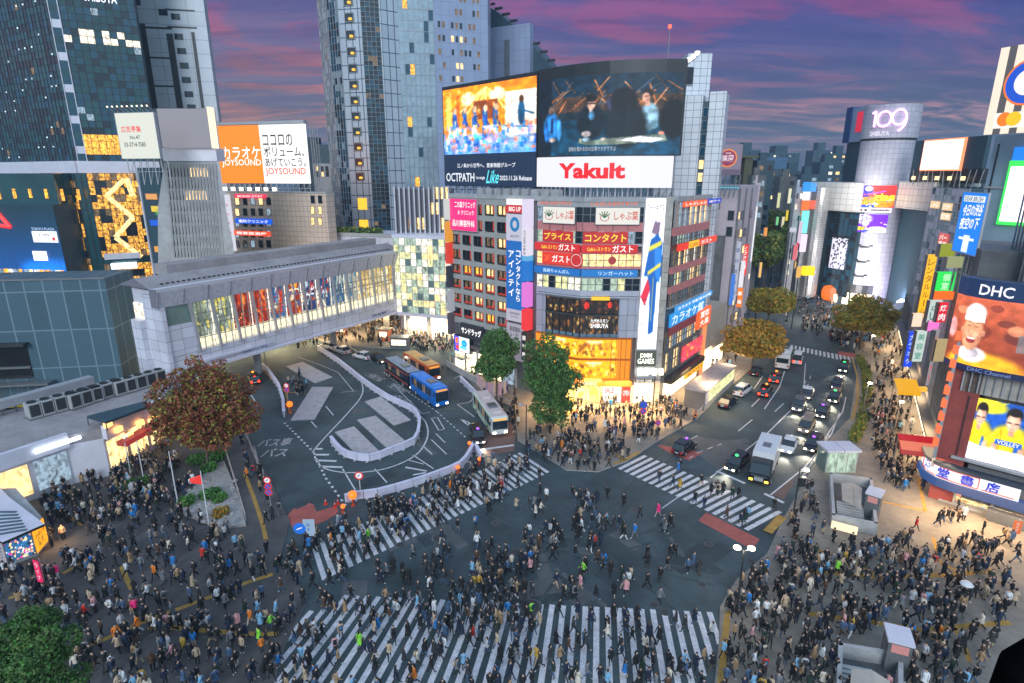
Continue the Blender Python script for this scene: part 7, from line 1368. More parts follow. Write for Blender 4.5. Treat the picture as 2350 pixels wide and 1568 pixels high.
def bus(body,roof,L=10.6,W=1.24,H=3.05,stripe=None,coach=0,dest=None,win='glass_dark',lamps=1):
    r=bpy.data.objects.new('b',None); COL.objects.link(r); f=L/2; mb=MB()
    ring(mb,[(-f,W*.9,.45,H-.2,.2),(-f+.2,W,.32,H-.04,.14),(f-.3,W,.32,H-.04,.14),(f,W*.9,.42,H-.2,.2)],body); mb.build('body',r)
    mb=MB(); mb.box(LO,-W+.14,W-.14,H-.05,H+.0,-f+.25,f-.3,roof); 
    mb.build('roof',r)
    for y,l in ((-f+2.2,1.6),(.4,1.8),(f-2.3,.9)): mb=MB(); ring(mb,[(y,.62,H,H+.16,.05),(y+.15,.66,H,H+.24,.07),(y+l-.15,.66,H,H+.24,.07),(y+l,.62,H,H+.16,.05)],roof if y!=.4 else 'metal_grey'); mb.build('roof_unit',r)
    n=7
    for s in (-1,1):
        for k in range(n):
            y0=-f+.7+k*(L-1.9)/n; y1=y0+(L-1.9)/n-.1; z0=1.35 if not coach else 1.6; mb=MB(); x=s*(W+.004); q=[(x,y0,z0),(x,y1,z0),(x,y1,2.6 if not coach else H-.45),(x,y0,2.6 if not coach else H-.45)]; mb.quad(q if s>0 else q[::-1],win if not (k%3==1 and lamps) else 'room_dim'); mb.build('window',r)
        for y in (-f+2.3,f-2.4): wheel(r,s*(W+.015),y,.48,.3)
        mb=MB(); mb.box(LO,s*W*.66-.2,s*W*.66+.2,.55,.8,f-.05,f+.04,HL if lamps else HLo); mb.build('headlight',r)
        mb=MB(); mb.box(LO,s*W*.8-.12,s*W*.8+.12,.7,1.1,-f-.04,-f+.05,TLo); mb.build('tail_light',r)
        mb=MB(); mb.tube((s*W*.95,f-.1,H-.3),(s*(W+.3),f+.25,H-.4),.03,'metal_dark',4); mb.box(LO,s*(W+.3)-.1,s*(W+.3)+.1,H-1.0,H-.45,f+.2,f+.28,'metal_dark'); mb.build('mirror',r)
    mb=MB(); mb.box(LO,-W+.16,W-.16,1.15,H-.62,f-.03,f+.035,'glass_dark'); mb.build('windscreen',r)
    mb=MB(); mb.box(LO,-W+.3,W-.3,H-.55,H-.25,f-.1,f+.03,em(*(dest or (255,170,60)),.9)); mb.build('destination_sign',r)
    mb=MB(); mb.box(LO,-W+.2,W-.2,1.4,H-.6,-f-.03,-f+.1,'glass_dark'); mb.build('rear_window',r)
    if stripe:
        mb=MB(); mb.box(LO,-W-.012,W+.012,2.68,2.82,-f+.25,f-.35,stripe); mb.box(LO,-W-.012,W+.012,.95,1.1,-f+.25,f-.35,stripe); mb.build('stripe',r)
    mb=MB(); mb.box(LO,-W-.01,-W+.02,.4,2.5,f-1.5,f-.5,'glass_dark'); mb.build('door',r)
    return r
def lorry():
    r=bpy.data.objects.new('l',None); COL.objects.link(r); W=1.22; mb=MB(); ring(mb,[(-4.1,W,.9,3.35,.05),(1.9,W,.9,3.35,.05)],'white_gloss'); mb.build('cargo_box',r)
    mb=MB(); mb.box(LO,-.45,.45,3.34,3.42,-1.1,.2,'metal_grey'); mb.build('roof_hatch',r)
    mb=MB(); ring(mb,[(2.0,W*.96,.45,2.7,.12),(3.4,W*.96,.4,2.6,.15),(4.0,W*.92,.4,1.5,.12)],'black_paint'); mb.build('cab',r)
    mb=MB(); P=[(-W*.84,3.5,2.5),(W*.84,3.5,2.5),(W*.88,4.02,1.5),(-W*.88,4.02,1.5)]; mb.quad(P[::-1],'glass_dark'); mb.build('windscreen',r)
    mb=MB(); mb.box(LO,-.5,.5,.6,1.1,3.95,4.04,'metal_light'); mb.box(LO,-.9,.9,1.2,1.3,3.95,4.05,'metal_grey'); mb.build('grille',r)
    mb=MB(); mb.box(LO,-.5,.5,.35,.9,-4,3.8,'metal_dark'); mb.build('chassis',r)
    for s in (-1,1):
        for y in (-2.9,2.9): wheel(r,s*(W+.0),y,.45,.3)
        mb=MB(); mb.box(LO,s*.85-.2,s*.85+.2,.55,.78,3.9,4.06,em(255,200,60,5)); mb.build('headlight',r)
        mb=MB(); mb.tube((s*1.15,3.6,2.3),(s*1.45,3.9,2.3),.03,'metal_dark',4); mb.box(LO,s*1.45-.1,s*1.45+.1,1.7,2.3,3.85,3.93,'metal_dark'); mb.build('mirror',r)
    return r
def place(r,name,label,cat,c,h,group=None,flip=False):
    r.name=name; a=g(*c); b=g(*h); r.location=(*a,0); r.rotation_euler=(0,0,math.atan2(b[1]-a[1],b[0]-a[0])-math.pi/2); r['label']=label; r['category']=cat
    if group: r['group']=group
GR='vehicles on the avenue'
place(car('black_paint',taxi=1,brake=0,suv=0,head=0),'taxi','black taxi turning just beyond the left end of the avenue zebra crossing','taxi',(1571,1035),(1610,1008),GR)
place(car('black_paint',taxi=2),'taxi','black taxi with a green roof lamp waiting left of the white lorry','taxi',(1690,1072),(1660,1098),GR)
place(lorry(),'lorry','white box lorry with a black cab waiting at the stop line of the avenue','lorry',(1752,1082),(1728,1142),GR)
place(car('white_gloss',head=1,L=4.6),'car','small white car squeezed between the white lorry and the black saloon','car',(1810,1030),(1793,1062),GR)
place(car(pt(150,135,120,.3,.4),van=1,L=4.9),'minivan','pale gold minivan with bright headlights behind the white lorry','minivan',(1850,985),(1832,1015),GR)
place(car('black_paint',taxi=1,H=1.5),'taxi','black saloon taxi with purple roof lamp, beside the glass shelter','taxi',(1865,1028),(1840,1060),GR)
place(car(pt(90,92,98,.3,.4),suv=1),'car','grey off-roader with bright headlights in the middle lane ahead of the gold minivan','car',(1832,938),(1820,962),GR)
place(car(pt(70,70,74,.3,.3),roofkey='white_gloss'),'car','white-roofed car with an orange-lit rear, behind the grey off-roader','car',(1851,910),(1845,928),GR)
place(car('black_paint',taxi=1,L=4.6),'taxi','black taxi with a violet roof lamp beside the gold minivan','taxi',(1886,952),(1874,975),GR)
place(car('black_paint',taxi=2,L=4.6),'taxi','black taxi in the kerb lane, third in the queue from the shelter','taxi',(1914,918),(1904,938),GR)
place(car(pt(15,25,50,.2,.2)),'car','dark blue car with glaring headlights in the kerb-lane queue','car',(1920,888),(1913,905),GR)
place(car('black_paint',taxi=2,L=4.6),'taxi','black taxi at the far end of the kerb-lane queue, near the far crossing','taxi',(1935,850),(1930,866),GR)
place(car('black_paint',taxi=1,brake=1,head=0),'taxi','black taxi seen from behind with glowing red brake lights, nearer one','taxi',(1756,905),(1768,888),GR)
place(car('black_paint',taxi=1,brake=1,head=0),'taxi','black taxi with red brake lights just behind the small white bus','taxi',(1779,874),(1790,855),GR)
place(bus('white_gloss','white_gloss',L=7,H=2.9,stripe=pt(60,140,70),dest=(70,220,90),lamps=0),'minibus','small white bus with a green rear stripe driving away','bus',(1797,838),(1805,815),GR)
place(car('white_gloss',van=1,brake=1,head=0,H=1.8),'van','white van with orange-red rear lights right of the small white bus','van',(1829,832),(1833,812),GR)
place(car('white_gloss',suv=1,head=0,L=4.9),'car','white estate car parked along the left kerb of the avenue','car',(1704,903),(1732,882),GR)
place(car('black_paint',head=0,L=4.7),'car','black car parked just in front of the white estate car','car',(1670,930),(1700,908),GR)
place(car('black_paint',head=0),'car','dark car parked in the shade under the street tree','car',(1735,858),(1752,838),GR)
place(car('black_paint',taxi=1,brake=1,head=0),'taxi','black taxi with red tail lights leaving under the footbridge','taxi',(583,876),(572,850))
for c,h,l,k in (((785,810),(740,796),'silver car first in the line behind the coaches at the bus loop',pt(170,172,180,.3,.3)),((832,823),(790,812),'white car second in the line behind the coaches','white_gloss'),((868,830),(905,845),'dark car with one headlight glowing behind the white-roofed coach','black_paint'),((755,800),(720,790),'pale car furthest back by the station wall','white_gloss')): place(car(k,head=1 if 'glowing' in l else 0),'car',l,'car',c,h,'cars by the bus loop')
place(bus(pt(20,35,45,.25,.2),pt(150,155,170),L=10.5,H=3.2,coach=1,stripe=pt(190,70,60)),'coach','dark coach with a pale roof directly behind the blue coach','coach',(925,875),(975,910),'coaches and buses')
place(bus(pt(25,110,200,.25,.1),pt(80,140,220),L=9.5,H=3.3,coach=1),'coach','bright blue coach leading the line at the bus loop','coach',(985,915),(1020,940),'coaches and buses')
place(bus(pt(190,90,40,.3),pt(225,175,110),L=10.5,H=3.1,stripe=pt(200,50,30)),'bus','bus with an amber roof and red edge beyond the blue coach','bus',(968,858),(1010,884),'coaches and buses')
place(bus(pt(200,205,205,.3),pt(205,190,190),L=10.9,H=3.0,stripe=pt(110,180,60),dest=(255,190,90)),'bus','white bus with lime green edges waiting by the near end of the bus loop','bus',(1124,968),(1150,1006),'coaches and buses')
place(car('black_paint',taxi=1,L=4.6),'taxi','black taxi with lit headlights waiting left of the white and green bus','taxi',(1096,1008),(1104,1028))
# ================================================================ trees
def leafmat(key,c1,c2):
    m,N,L,b=newmat(key); b.inputs['Roughness'].default_value=.7; geo=N.new('ShaderNodeNewGeometry'); no=N.new('ShaderNodeTexNoise'); no.inputs['Scale'].default_value=.9; no.inputs['Detail'].default_value=5; no.inputs['Roughness'].default_value=.75; L.new(geo.outputs['Position'],no.inputs[0])
    r=N.new('ShaderNodeValToRGB'); r.color_ramp.elements[0].position=.38; r.color_ramp.elements[1].position=.64; r.color_ramp.elements[0].color=(*c1,1); r.color_ramp.elements[1].color=(*c2,1); L.new(no.outputs[0],r.inputs[0]); L.new(r.outputs[0],b.inputs['Base Color']); return key
leafmat('leaf_green',(.035,.09,.025),(.12,.2,.05)); leafmat('leaf_olive',(.12,.15,.02),(.36,.30,.04)); leafmat('leaf_rust',(.14,.035,.02),(.36,.10,.045)); leafmat('leaf_autumn',(.28,.15,.015),(.55,.27,.03)); leafmat('leaf_bright',(.03,.12,.02),(.08,.26,.04)); mat('bark',(.10,.075,.055),.9,var=.3,scale=3)
def crown(name,parent,lumps,n,keys,sz=.35,seed=1,hollow=.55,smooth=False):
    r=np.random.RandomState(seed); tot=sum(l[3]*l[4]*l[5] for l in lumps)**1; V=[];Fc=[];Mi=[]
    org=np.zeros(3); p=parent
    while p is not None: org+=np.array(p.location); p=p.parent
    for l in lumps:
        k=int(n*l[3]*l[4]*l[5]/tot)+8; d=r.normal(size=(k,3)); d/=np.linalg.norm(d,axis=1)[:,None]; rad=hollow+(1-hollow)*r.rand(k)**.5
        clump=1+.16*np.sin(d[:,0]*7+seed)*np.sin(d[:,1]*6+l[0])*np.cos(d[:,2]*8); c=np.array(l[:3])+d*(rad*clump)[:,None]*np.array(l[3:6])
        for i in range(k):
            a=r.normal(size=3)+d[i]*.8; a/=np.linalg.norm(a); u=np.cross(a,r.normal(size=3)); u/=np.linalg.norm(u); v=np.cross(a,u); s=sz*(.5+r.rand()); b=len(V)
            V+=[c[i]+u*s,c[i]+v*s*.6,c[i]-u*s,c[i]-v*s*.6]; Fc.append([b,b+1,b+2,b+3]); Mi.append(0 if r.rand()<.72 else len(keys)-1)
    me=bpy.data.meshes.new(name); me.from_pydata((np.array(V)-org).tolist(),[],Fc); [me.materials.append(MATS[k]) for k in keys]; me.polygons.foreach_set('material_index',Mi)
    o=bpy.data.objects.new(name,me); COL.objects.link(o); o.parent=parent; return o
def tree(name,label,base,lumps,keys,n=3500,sz=.35,seed=1,tr=.22,group=None,cat='tree',th=None,hollow=.55):
    rl=random.Random(seed*7); ex=[]
    for l in lumps:
        for _ in range(6):
            a=rl.uniform(0,6.28); b=rl.uniform(-.7,1.2); k=rl.uniform(.8,1.14); f=rl.uniform(.2,.46); ex.append((l[0]+l[3]*k*math.cos(a)*math.cos(b),l[1]+l[4]*k*math.sin(a)*math.cos(b),l[2]+l[5]*k*math.sin(b),l[3]*f,l[4]*f,l[5]*f))
    core=lumps; lumps=[(l[0],l[1],l[2],l[3]*.86,l[4]*.86,l[5]*.86) for l in lumps]+ex
    t=thing(name,label,cat,(*base,.13),group); mb=MB(); cz=sum(l[2] for l in lumps)/len(lumps); cx=sum(l[0] for l in lumps)/len(lumps); cy_=sum(l[1] for l in lumps)/len(lumps)
    top=th or cz*.55; mid=(base[0]+(cx-base[0])*.4,base[1]+(cy_-base[1])*.4,top); mb.tube((*base,.1),mid,tr,'bark',8,tr*.7)
    r=random.Random(seed)
    for l in core+ex[::3]:
        for k in range(2):
            e=(l[0]+r.uniform(-.5,.5)*l[3],l[1]+r.uniform(-.5,.5)*l[4],l[2]+r.uniform(-.1,.6)*l[5]); mb.tube(mid,e,tr*.45,'bark',5,.04)
    mb.build('trunk',t); crown('crown',t,lumps,n,keys,sz,seed,hollow); return t
def L_(px,py,Y,rx,rz,ry=None): q=at(px,py,Y); s=Y/1300.; return (q[0],q[1],q[2],rx*s,(ry or rx)*s,rz*s)
b=g(478,1075,.13); Y=b[1]+1
tree('rust_leaved_tree','large rust-brown autumn tree beside the bus road on the plaza',b,[L_(455,930,Y,80,65),L_(400,960,Y-1,58,55),L_(515,920,Y+1,62,60),L_(465,870,Y+1,58,40),L_(480,985,Y-1,75,50),L_(540,960,Y,42,45),L_(380,900,Y,40,40)],['leaf_rust','leaf_olive'],19000,.19,3,.25,th=3.0)
b=g(1262,985,.13); Y=b[1]
tree('round_evergreen_tree','tall dark green tree in front of the amber-lit shop corner',b,[L_(1262,830,Y,52,50),L_(1262,880,Y,58,50),L_(1262,935,Y,57,42),L_(1240,850,Y,38,40),L_(1285,870,Y,36,45)],['leaf_green','leaf_bright'],14000,.19,5,.25)
b=g(1140,915,.13); Y=b[1]
tree('round_evergreen_tree','smaller dark green tree by the striped plaza hoarding, left of the blue banner column',b,[L_(1140,790,Y,42,42),L_(1138,835,Y,50,42),L_(1150,810,Y,36,45),L_(1115,840,Y,28,28)],['leaf_green','leaf_bright'],10000,.2,6,.22)
av=[((1733,845),[L_(1730,785,101,62,42),L_(1700,780,101,42,34),L_(1765,790,102,42,34),L_(1735,752,102,36,22)],'autumn street tree with orange-gold leaves, nearest on the left avenue kerb',['leaf_autumn','leaf_olive']),
 ((1770,735),[L_(1768,690,130,48,32),L_(1740,695,130,30,26),L_(1798,695,131,30,25)],'olive autumn street tree, second along the left avenue kerb',['leaf_olive','leaf_autumn']),
 ((1985,790),[L_(1985,728,116,52,38),L_(1948,735,116,32,28),L_(2022,735,116,34,30),L_(1985,700,117,36,20)],'gold and olive street tree in front of the silver cylinder tower',['leaf_olive','leaf_autumn']),
 ((1770,610),[L_(1762,575,170,42,38),L_(1790,560,172,30,34),L_(1740,590,170,26,26)],'green street tree further up the avenue below the hanging signs',['leaf_green','leaf_olive']),
 ((1775,560),[L_(1778,510,200,34,28),L_(1755,525,200,24,22)],'dark street tree furthest up the avenue',['leaf_green','leaf_olive'])]
for k,(bp,l,lab,keys) in enumerate(av): 
    l=[(q[0],q[1],q[2],q[3],q[4],q[5]) for q in l]; tree('street_tree',lab,(l[0][0],l[0][1]),l,keys,9000,.26 if k<3 else .4,11+k,.22,'trees along the avenue')
q=g(80,1720,.13); lm=[L_(60,1530,26,105,100),L_(0,1550,26,100,100),L_(115,1585,25.5,75,75),L_(40,1470,26.5,85,60),L_(100,1500,26,60,60)]
tree('near_evergreen_tree','big rounded green tree top cut off by the bottom left corner',(lm[0][0],lm[0][1]),lm,['leaf_green','leaf_bright'],38000,.085,9,.25,hollow=.6)
# bare tree
def bare(px,py,h,seed,lab):
    b=g(px,py,.13); t=thing('bare_tree',lab,'tree',(*b,.13),'bare trees on the plaza'); mb=MB(); r=random.Random(seed)
    def br(p,d,l,w,n):
        e=tuple(p[i]+d[i]*l for i in range(3)); mb.tube(p,e,w,'bark',4,w*.6)
        if n: 
            for _ in range(3): dd=[d[i]+r.uniform(-.65,.65) for i in range(3)]; m=math.sqrt(sum(x*x for x in dd)); br(e,[x/m for x in dd],l*.72,w*.6,n-1)
    br((*b,.13),(0,0,1),h*.35,.14,4); mb.build('branches',t)
    return t
bare(290,1065,6.0,2,'bare-branched tree beside the pale globe on the plaza'); bare(250,1080,5.0,4,'smaller bare tree left of the globe-side tree'); bare(360,1110,5,6,'thin bare tree by the small planted beds')
t=thing('white_globe','pale spherical light sculpture on the plaza by the food stalls','sculpture',(*g(192,1045,.13),.13)); c=g(192,1045,.13); mb=MB(); mb.lathe((*c,1.4),[(1.6*math.sin(R(a)),1.6-1.6*math.cos(R(a))) for a in range(0,181,15)],em(170,175,190,.3),16); mb.build('globe',t); mb=MB(); mb.lathe((*c,.13),[(.7,0),(.5,.5),(.3,1.4)],'concrete',10); mb.build('plinth',t)
# planted beds by the road
mat('gravel_pale',(.36,.33,.32),.9,var=.35,scale=2.5,grime=.3,bump=.3); mat('planting',(.05,.16,.02),.9,var=.4,scale=2,bump=.4)
t=thing('rock_garden_bed','pale rocky planting bed with bright green shrubs beside the bus road railing','planter',(*g(500,1150,.13),.13)); mb=MB(); mb.prism([g(*r5(*p),.13) for p in ((1530,60),(1640,330),(1680,500),(1500,520),(1240,420),(1200,360),(1320,250),(1430,110))],.12,.4,'gravel_pale'); mb.build('bed',t)
r=random.Random(2); mb=MB()
for k in range(70):
    p=g(*r5(r.uniform(1280,1620),r.uniform(180,470)),.4); s=r.uniform(.1,.4); mb.lathe((*p,.38),[(s,0),(s*.8,s*.5),(s*.2,s*.7)],'gravel_pale',6)
kind(mb.build('rocks',t),'stuff')
for k,(x,y,rx,lab) in enumerate(((1420,120,.9,'bright green shrub at the top of the rock garden'),(1340,60,1.3,'bright shrub under the rust tree'),(1430,300,1.1,'dark green pine shrub by the white signpost'),(1270,350,.9,'olive shrub at the near corner of the rock garden'),(1490,330,.7,'small green shrub by the railing'),(1500,430,.8,'yellowing low shrub at the lower right of the rock garden'),(860,240,.9,'green shrub left of the small plaza stone'),(960,220,.8,'green shrub right of the small plaza stone'),(1470,30,1.5,'largest bright green shrub against the plaza railing'))):
    c=g(*r5(x,y),.3); t=thing('shrub',lab,'shrub',(*c,.2),'shrubs in the plaza beds'); crown('foliage',t,[(c[0],c[1],.7,rx,rx,.6),(c[0]+.5,c[1]+.3,.9,rx*.6,rx*.6,.5)],700,['leaf_bright' if k!=5 else 'leaf_autumn','leaf_green'],.14,k,.3); mb=MB(); mb.tube((*c,.12),(c[0],c[1],.7),.06,'bark',5); mb.build('stem',t)
t=thing('plaza_stone','upright pale stone between two shrubs in a ringed plaza bed','stone',(*g(*r5(912,270),.13),.13)); c=g(*r5(912,270),.13); mb=MB(); mb.lathe((*c,.13),[(.5,0),(.55,.5),(.4,1.1),(.1,1.4)],'concrete',7); mb.build('stone',t); mb=MB(); mb.lathe((*c,.13),[(2.2,0),(2.2,.35),(1.9,.35),(1.9,0.05)],'kerb_stone',20); mb.build('bed_ring',t)
# hedge strip between avenue and right pavement
mb=MB(); P=[g(*r3(*p),.15) for p in ((1500,330),(1540,420),(1545,560),(1500,740),(1440,860))]
t=thing('kerb_hedge','low yellow-green hedge strip between the avenue kerb and the right pavement','hedge',(*P[2],.15)); lm=[]
for a,b in zip(P,P[1:]):
    for k in range(5): s=k/5; lm.append((a[0]+(b[0]-a[0])*s+.7,a[1]+(b[1]-a[1])*s,.65,.9,.9,.55))
crown('foliage',t,lm,3600,['leaf_olive','leaf_bright'],.16,3,.4)
t=thing('roof_hedge','long dark hedge along the roof of the low slate block','hedge',(*HG.o,HG.uz(790,536)[1])); lm=[(*HG.pt(HG.L*(.1+.75*k/9),0,-1)[:2],HG.uz(790,536)[1]+.6,2.6,1,1.0) for k in range(9)]; crown('foliage',t,lm,2500,['leaf_green','leaf_olive'],.35,4,.4)
# ================================================================ barriers, poles, signs, kiosks
def barrier(pts,lab,q=r2,h=1.0):
    P=[g(*q(*p)) for p in pts]; t=thing('panel_barrier',lab,'barrier',(*P[0],0),'white panel barriers round the bus loop'); 
    for i,(a,b) in enumerate(zip(P,P[1:])):
        f=Frame(a,b); n=max(1,round(f.L/2)); mb=MB()
        for k in range(n): mb.box(f,f.L*k/n+.03,f.L*(k+1)/n-.03,.12,h,-.12,.12,'barrier_white'); mb.box(f,f.L*k/n+.2,f.L*k/n+.5,0,.12,-.3,.3,'concrete'); mb.box(f,f.L*k/n+.03,f.L*(k+1)/n-.03,h,h+.05,-.22,.22,'barrier_white')
        mb.build('barrier_panel',t)
barrier(curve([(510,285),(640,370),(800,500),(960,610),(1110,680),(1165,740),(1172,810),(1140,900),(1000,960),(850,1015),(700,990),(640,945),(595,890)],2),'white panel barrier curling round the right and near sides of the loop islands')
barrier(curve([(690,1285),(740,1265),(900,1245),(1130,1180),(1300,1120),(1440,1060),(1500,985),(1530,925)],2),'long white panel barrier along the bus-side zebra crossing'); barrier([(1530,925),(1575,1010)],'short white panel barrier at the tip by the waiting bus')
barrier([(90,370),(180,430),(255,540),(285,640),(290,730)],'white barrier along the left kerb of the bus loop near the road works signs')
barrier([(1440,490),(1500,550),(1540,590)],'short white barrier behind the white and green bus')
def rail(pts,lab,q,h=1.0,key='metal_light'):
    P=[g(*q(*p),.13) for p in pts]; t=thing('guard_rail',lab,'railing',(*P[0],.13),'pavement guard rails'); mb=MB(); pb=MB()
    for a,b in zip(P,P[1:]):
        L=math.dist(a,b); n=max(1,int(L/1.8)); 
        for z in (.45,.75,h): pb.tube((*a,z+.13),(*b,z+.13),.035,key,4)
        for k in range(n+1): x=a[0]+(b[0]-a[0])*k/n; y=a[1]+(b[1]-a[1])*k/n; mb.tube((x,y,.13),(x,y,h+.15),.045,key,5)
    mb.build('posts',t); pb.build('bars',t)
rail([(1540,0),(1640,330),(1680,470)],'grey rail between the rock garden and the roadside walkway',r5,1.1); rail([(1740,0),(1770,110),(1800,160)],'grey rail on the kerb opposite the painted bus lettering',r5); rail([(10,800),(60,900),(130,1080)],'kerb rail under the rust tree along the bus road',r2)
rail([(1900,1010),(1862,1075),(1838,1110)],'pavement rail beside the queue of cars at the glass shelter',D); rail([(1180,935),(1110,905),(1060,850)],'rail along the hoarding by the small green tree',D,.9); rail([(1600,955),(1650,905),(1700,860)],'kerb rail on the left side of the avenue',D,.8)
def pole(px,py,h,lab,r=.08,name='pole',key='metal_grey',cat='pole',group=None,z=.13):
    c=g(px,py,z); t=thing(name,lab,cat,(*c,z),group); mb=MB(); mb.tube((*c,z),(*c,z+h),r,key,8,r*.7); mb.tube((*c,z),(*c,z+.5),r*1.6,key,8); mb.build('post',t); return t,c
def lamp_head(t,c,z,dx,dy,lit_=True,e=160):
    mb=MB(); mb.tube((*c,z),(c[0]+dx,c[1]+dy,z+.25),.05,'metal_grey',5); mb.build('arm',t); mb=MB(); mb.lathe((c[0]+dx,c[1]+dy,z+.08),[(.08,.22),(.28,.16),(.3,.04),(.2,0),(0,0)],em(255,240,205,9) if lit_ else 'metal_light',10); mb.build('lamp',t)
    if lit_: l=bpy.data.lights.new('lamp_light','POINT'); l.energy=e; l.color=(1,.85,.62); l.shadow_soft_size=.25; o=bpy.data.objects.new('lamp_light',l); COL.objects.link(o); o.parent=t; o.location=(c[0]+dx-t.location[0],c[1]+dy-t.location[1],z-.25-t.location[2])
GL='street lamps'
t,c=pole(1690,1405,6.0,'dark street lamp with twin bright heads by the right end of the near zebra',.1,'street_lamp','metal_dark','street lamp',GL); lamp_head(t,c,6,.6,.1); lamp_head(t,c,6,-.5,.2,e=60)
t,c=pole(1818,1200,6.4,'tall dark street lamp at the avenue stop line, by the glass shelter',.1,'street_lamp','metal_dark','street lamp',GL); lamp_head(t,c,6.0,.7,.1); mb=MB(); mb.box(Frame((c[0]-.2,c[1]-.3),(c[0]+.5,c[1]-.3)),0,.7,4.6,5.6,-.1,.2,'metal_dark'); mb.build('signal_box',t)
for px,py,h,l in ((1978,960,5.5,'lit street lamp at the hedge end on the right pavement'),(1990,835,5.5,'lit street lamp beside the far crossing on the right pavement'),(2050,1000,5,'lit street lamp among walkers on the upper right pavement')): t,c=pole(px,py,h,l,.07,'street_lamp','metal_grey','street lamp',GL); lamp_head(t,c,h,.3,0,e=130)
for px,py,h,l in ((1495,985,8,'tall thin lamp post in the crowd at the far corner'),(1207,1045,7,'dark lamp post at the kerb by the waiting bus'),(1180,970,6.5,'grey post behind the white and green bus')): t,c=pole(px,py,h,l,.09,'lamp_post','metal_dark','lamp post'); lamp_head(t,c,h,-.7,0,lit_=False)
for px,py,h,l in ((409,1160,6.5,'white flagpole-like post left of the rock garden'),(480,1205,6.2,'white post carrying a red flag beside the rock garden'),(330,1100,5,'slim pale post among the bare trees'),(300,1085,4,'slim pale post beside the globe tree')): t,c=pole(px,py,h,l,.07,'white_post','white_gloss','post'); t['group']='pale posts on the plaza'
c=g(480,1205,.13); t=thing('red_flag','small red flag hung on the white post by the rock garden','flag',(*c,5)); mb=MB(); mb.quad([(c[0]-.05,c[1],5.9),(c[0]-1.2,c[1]-.1,5.5),(c[0]-1.1,c[1]-.2,5.1),(c[0]-.05,c[1],4.8)],em(240,50,40,.8)); mb.build('cloth',t)
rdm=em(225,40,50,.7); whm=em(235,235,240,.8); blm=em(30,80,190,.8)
def rsign(t,c,z,kind_,r=.42):
    f=Frame((c[0]-.5,c[1]-.12),(c[0]+.5,c[1]-.12)); mb=MB(); cu=.5
    def dk(rr,n,key): mb.quad([f.pt(cu+rr*math.cos(2*math.pi*k/20),z+rr*math.sin(2*math.pi*k/20),n) for k in range(20)],key)
    dk(r,.0,rdm); dk(r*.98,-.02,rdm)
    if kind_=='no_parking': dk(r*.72,.01,blm); mb.tube(f.pt(cu-r*.5,z+r*.5,.02),f.pt(cu+r*.5,z-r*.5,.02),.05,rdm,4)
    elif kind_=='no_entry': mb.box(f,cu-r*.62,cu+r*.62,z-r*.15,z+r*.15,.0,.02,whm)
    elif kind_=='round_white': dk(r*.7,.01,whm); mb.tube(f.pt(cu-r*.3,z-r*.2,.02),f.pt(cu+r*.25,z+r*.25,.02),.05,blm,4)
    else: pass
    mb.build('sign_disc',t)
t,c=pole(622,1165,3.4,'signpost with three stacked red-rimmed discs at the bus road kerb',.05,'traffic_sign','metal_light','traffic sign'); rsign(t,c,3.5,'round_white'); rsign(t,c,2.75,'no_parking'); rsign(t,c,2.05,'no_parking')
t,c=pole(828,1140,2.6,'round red-and-white traffic sign standing behind the long barrier',.06,'traffic_sign','white_gloss','traffic sign',z=0); rsign(t,c,2.7,'round_white',.5)
t,c=pole(662,925,3.0,'signpost with pink and blue discs at the left island of the bus loop',.05,'traffic_sign','metal_light','traffic sign'); rsign(t,c,3.1,'round_white'); rsign(t,c,2.4,'no_parking')
t,c=pole(1473,985,3.6,'signpost with a blue disc over a red-rimmed disc in the far corner crowd',.05,'traffic_sign','metal_grey','traffic sign'); rsign(t,c,2.9,'no_parking',.5); f=Frame((c[0]-.5,c[1]-.15),(c[0]+.5,c[1]-.15)); disc(t,f,.5,3.9,.55,0,blm,'blue_disc')
t,c=pole(1507,1010,2.6,'small round sign at the kerb right of the far corner crowd',.05,'traffic_sign','metal_grey','traffic sign'); rsign(t,c,2.7,'no_parking',.4)
t,c=pole(694,1260,2.6,'blue round arrow sign at the crossing corner by the red works area',.06,'traffic_sign','metal_grey','traffic sign'); f=Frame((c[0]-.6,c[1]-.15),(c[0]+.6,c[1]-.15)); disc(t,f,.6,2.5,.6,0,em(20,110,225,.8),'blue_disc'); mb=MB(); mb.tube(f.pt(.35,2.4,.03),f.pt(.85,2.6,.03),.06,whm,4); mb.build('arrow',t)
t=thing('notice_board','pale blue-white notice board standing on the red works area','notice board',(*g(712,1235,.13),0)); f=Frame(g(699,1240),g(725,1240)); mb=MB(); mb.box(f,0,f.L,.5,2.3,-.1,0,em(170,200,230,.6)); mb.build('board',t); mb=MB(); text(mb,f,'安全',f.L*.3,f.L*.6,1.0,2.0,.03,em(20,90,200,.7),vertical=True); mb.build('lettering',t); mb=MB(); [mb.tube(f.pt(u,0,-.05),f.pt(u,.5,-.05),.04,'metal_grey',4) for u in (.1,f.L-.1)]; mb.build('leg',t)
t,c=pole(611,845,5.5,'traffic signal showing red under the footbridge end',.08,'traffic_signal','metal_grey','traffic signal'); f=Frame((c[0]-.9,c[1]-.2),(c[0]+.9,c[1]-.2)); mb=MB(); mb.box(f,0,1.8,5.2,5.8,-.2,0,'metal_dark'); mb.build('housing',t); disc(t,f,.45,5.5,.26,.03,em(255,40,20,8),'red_light')
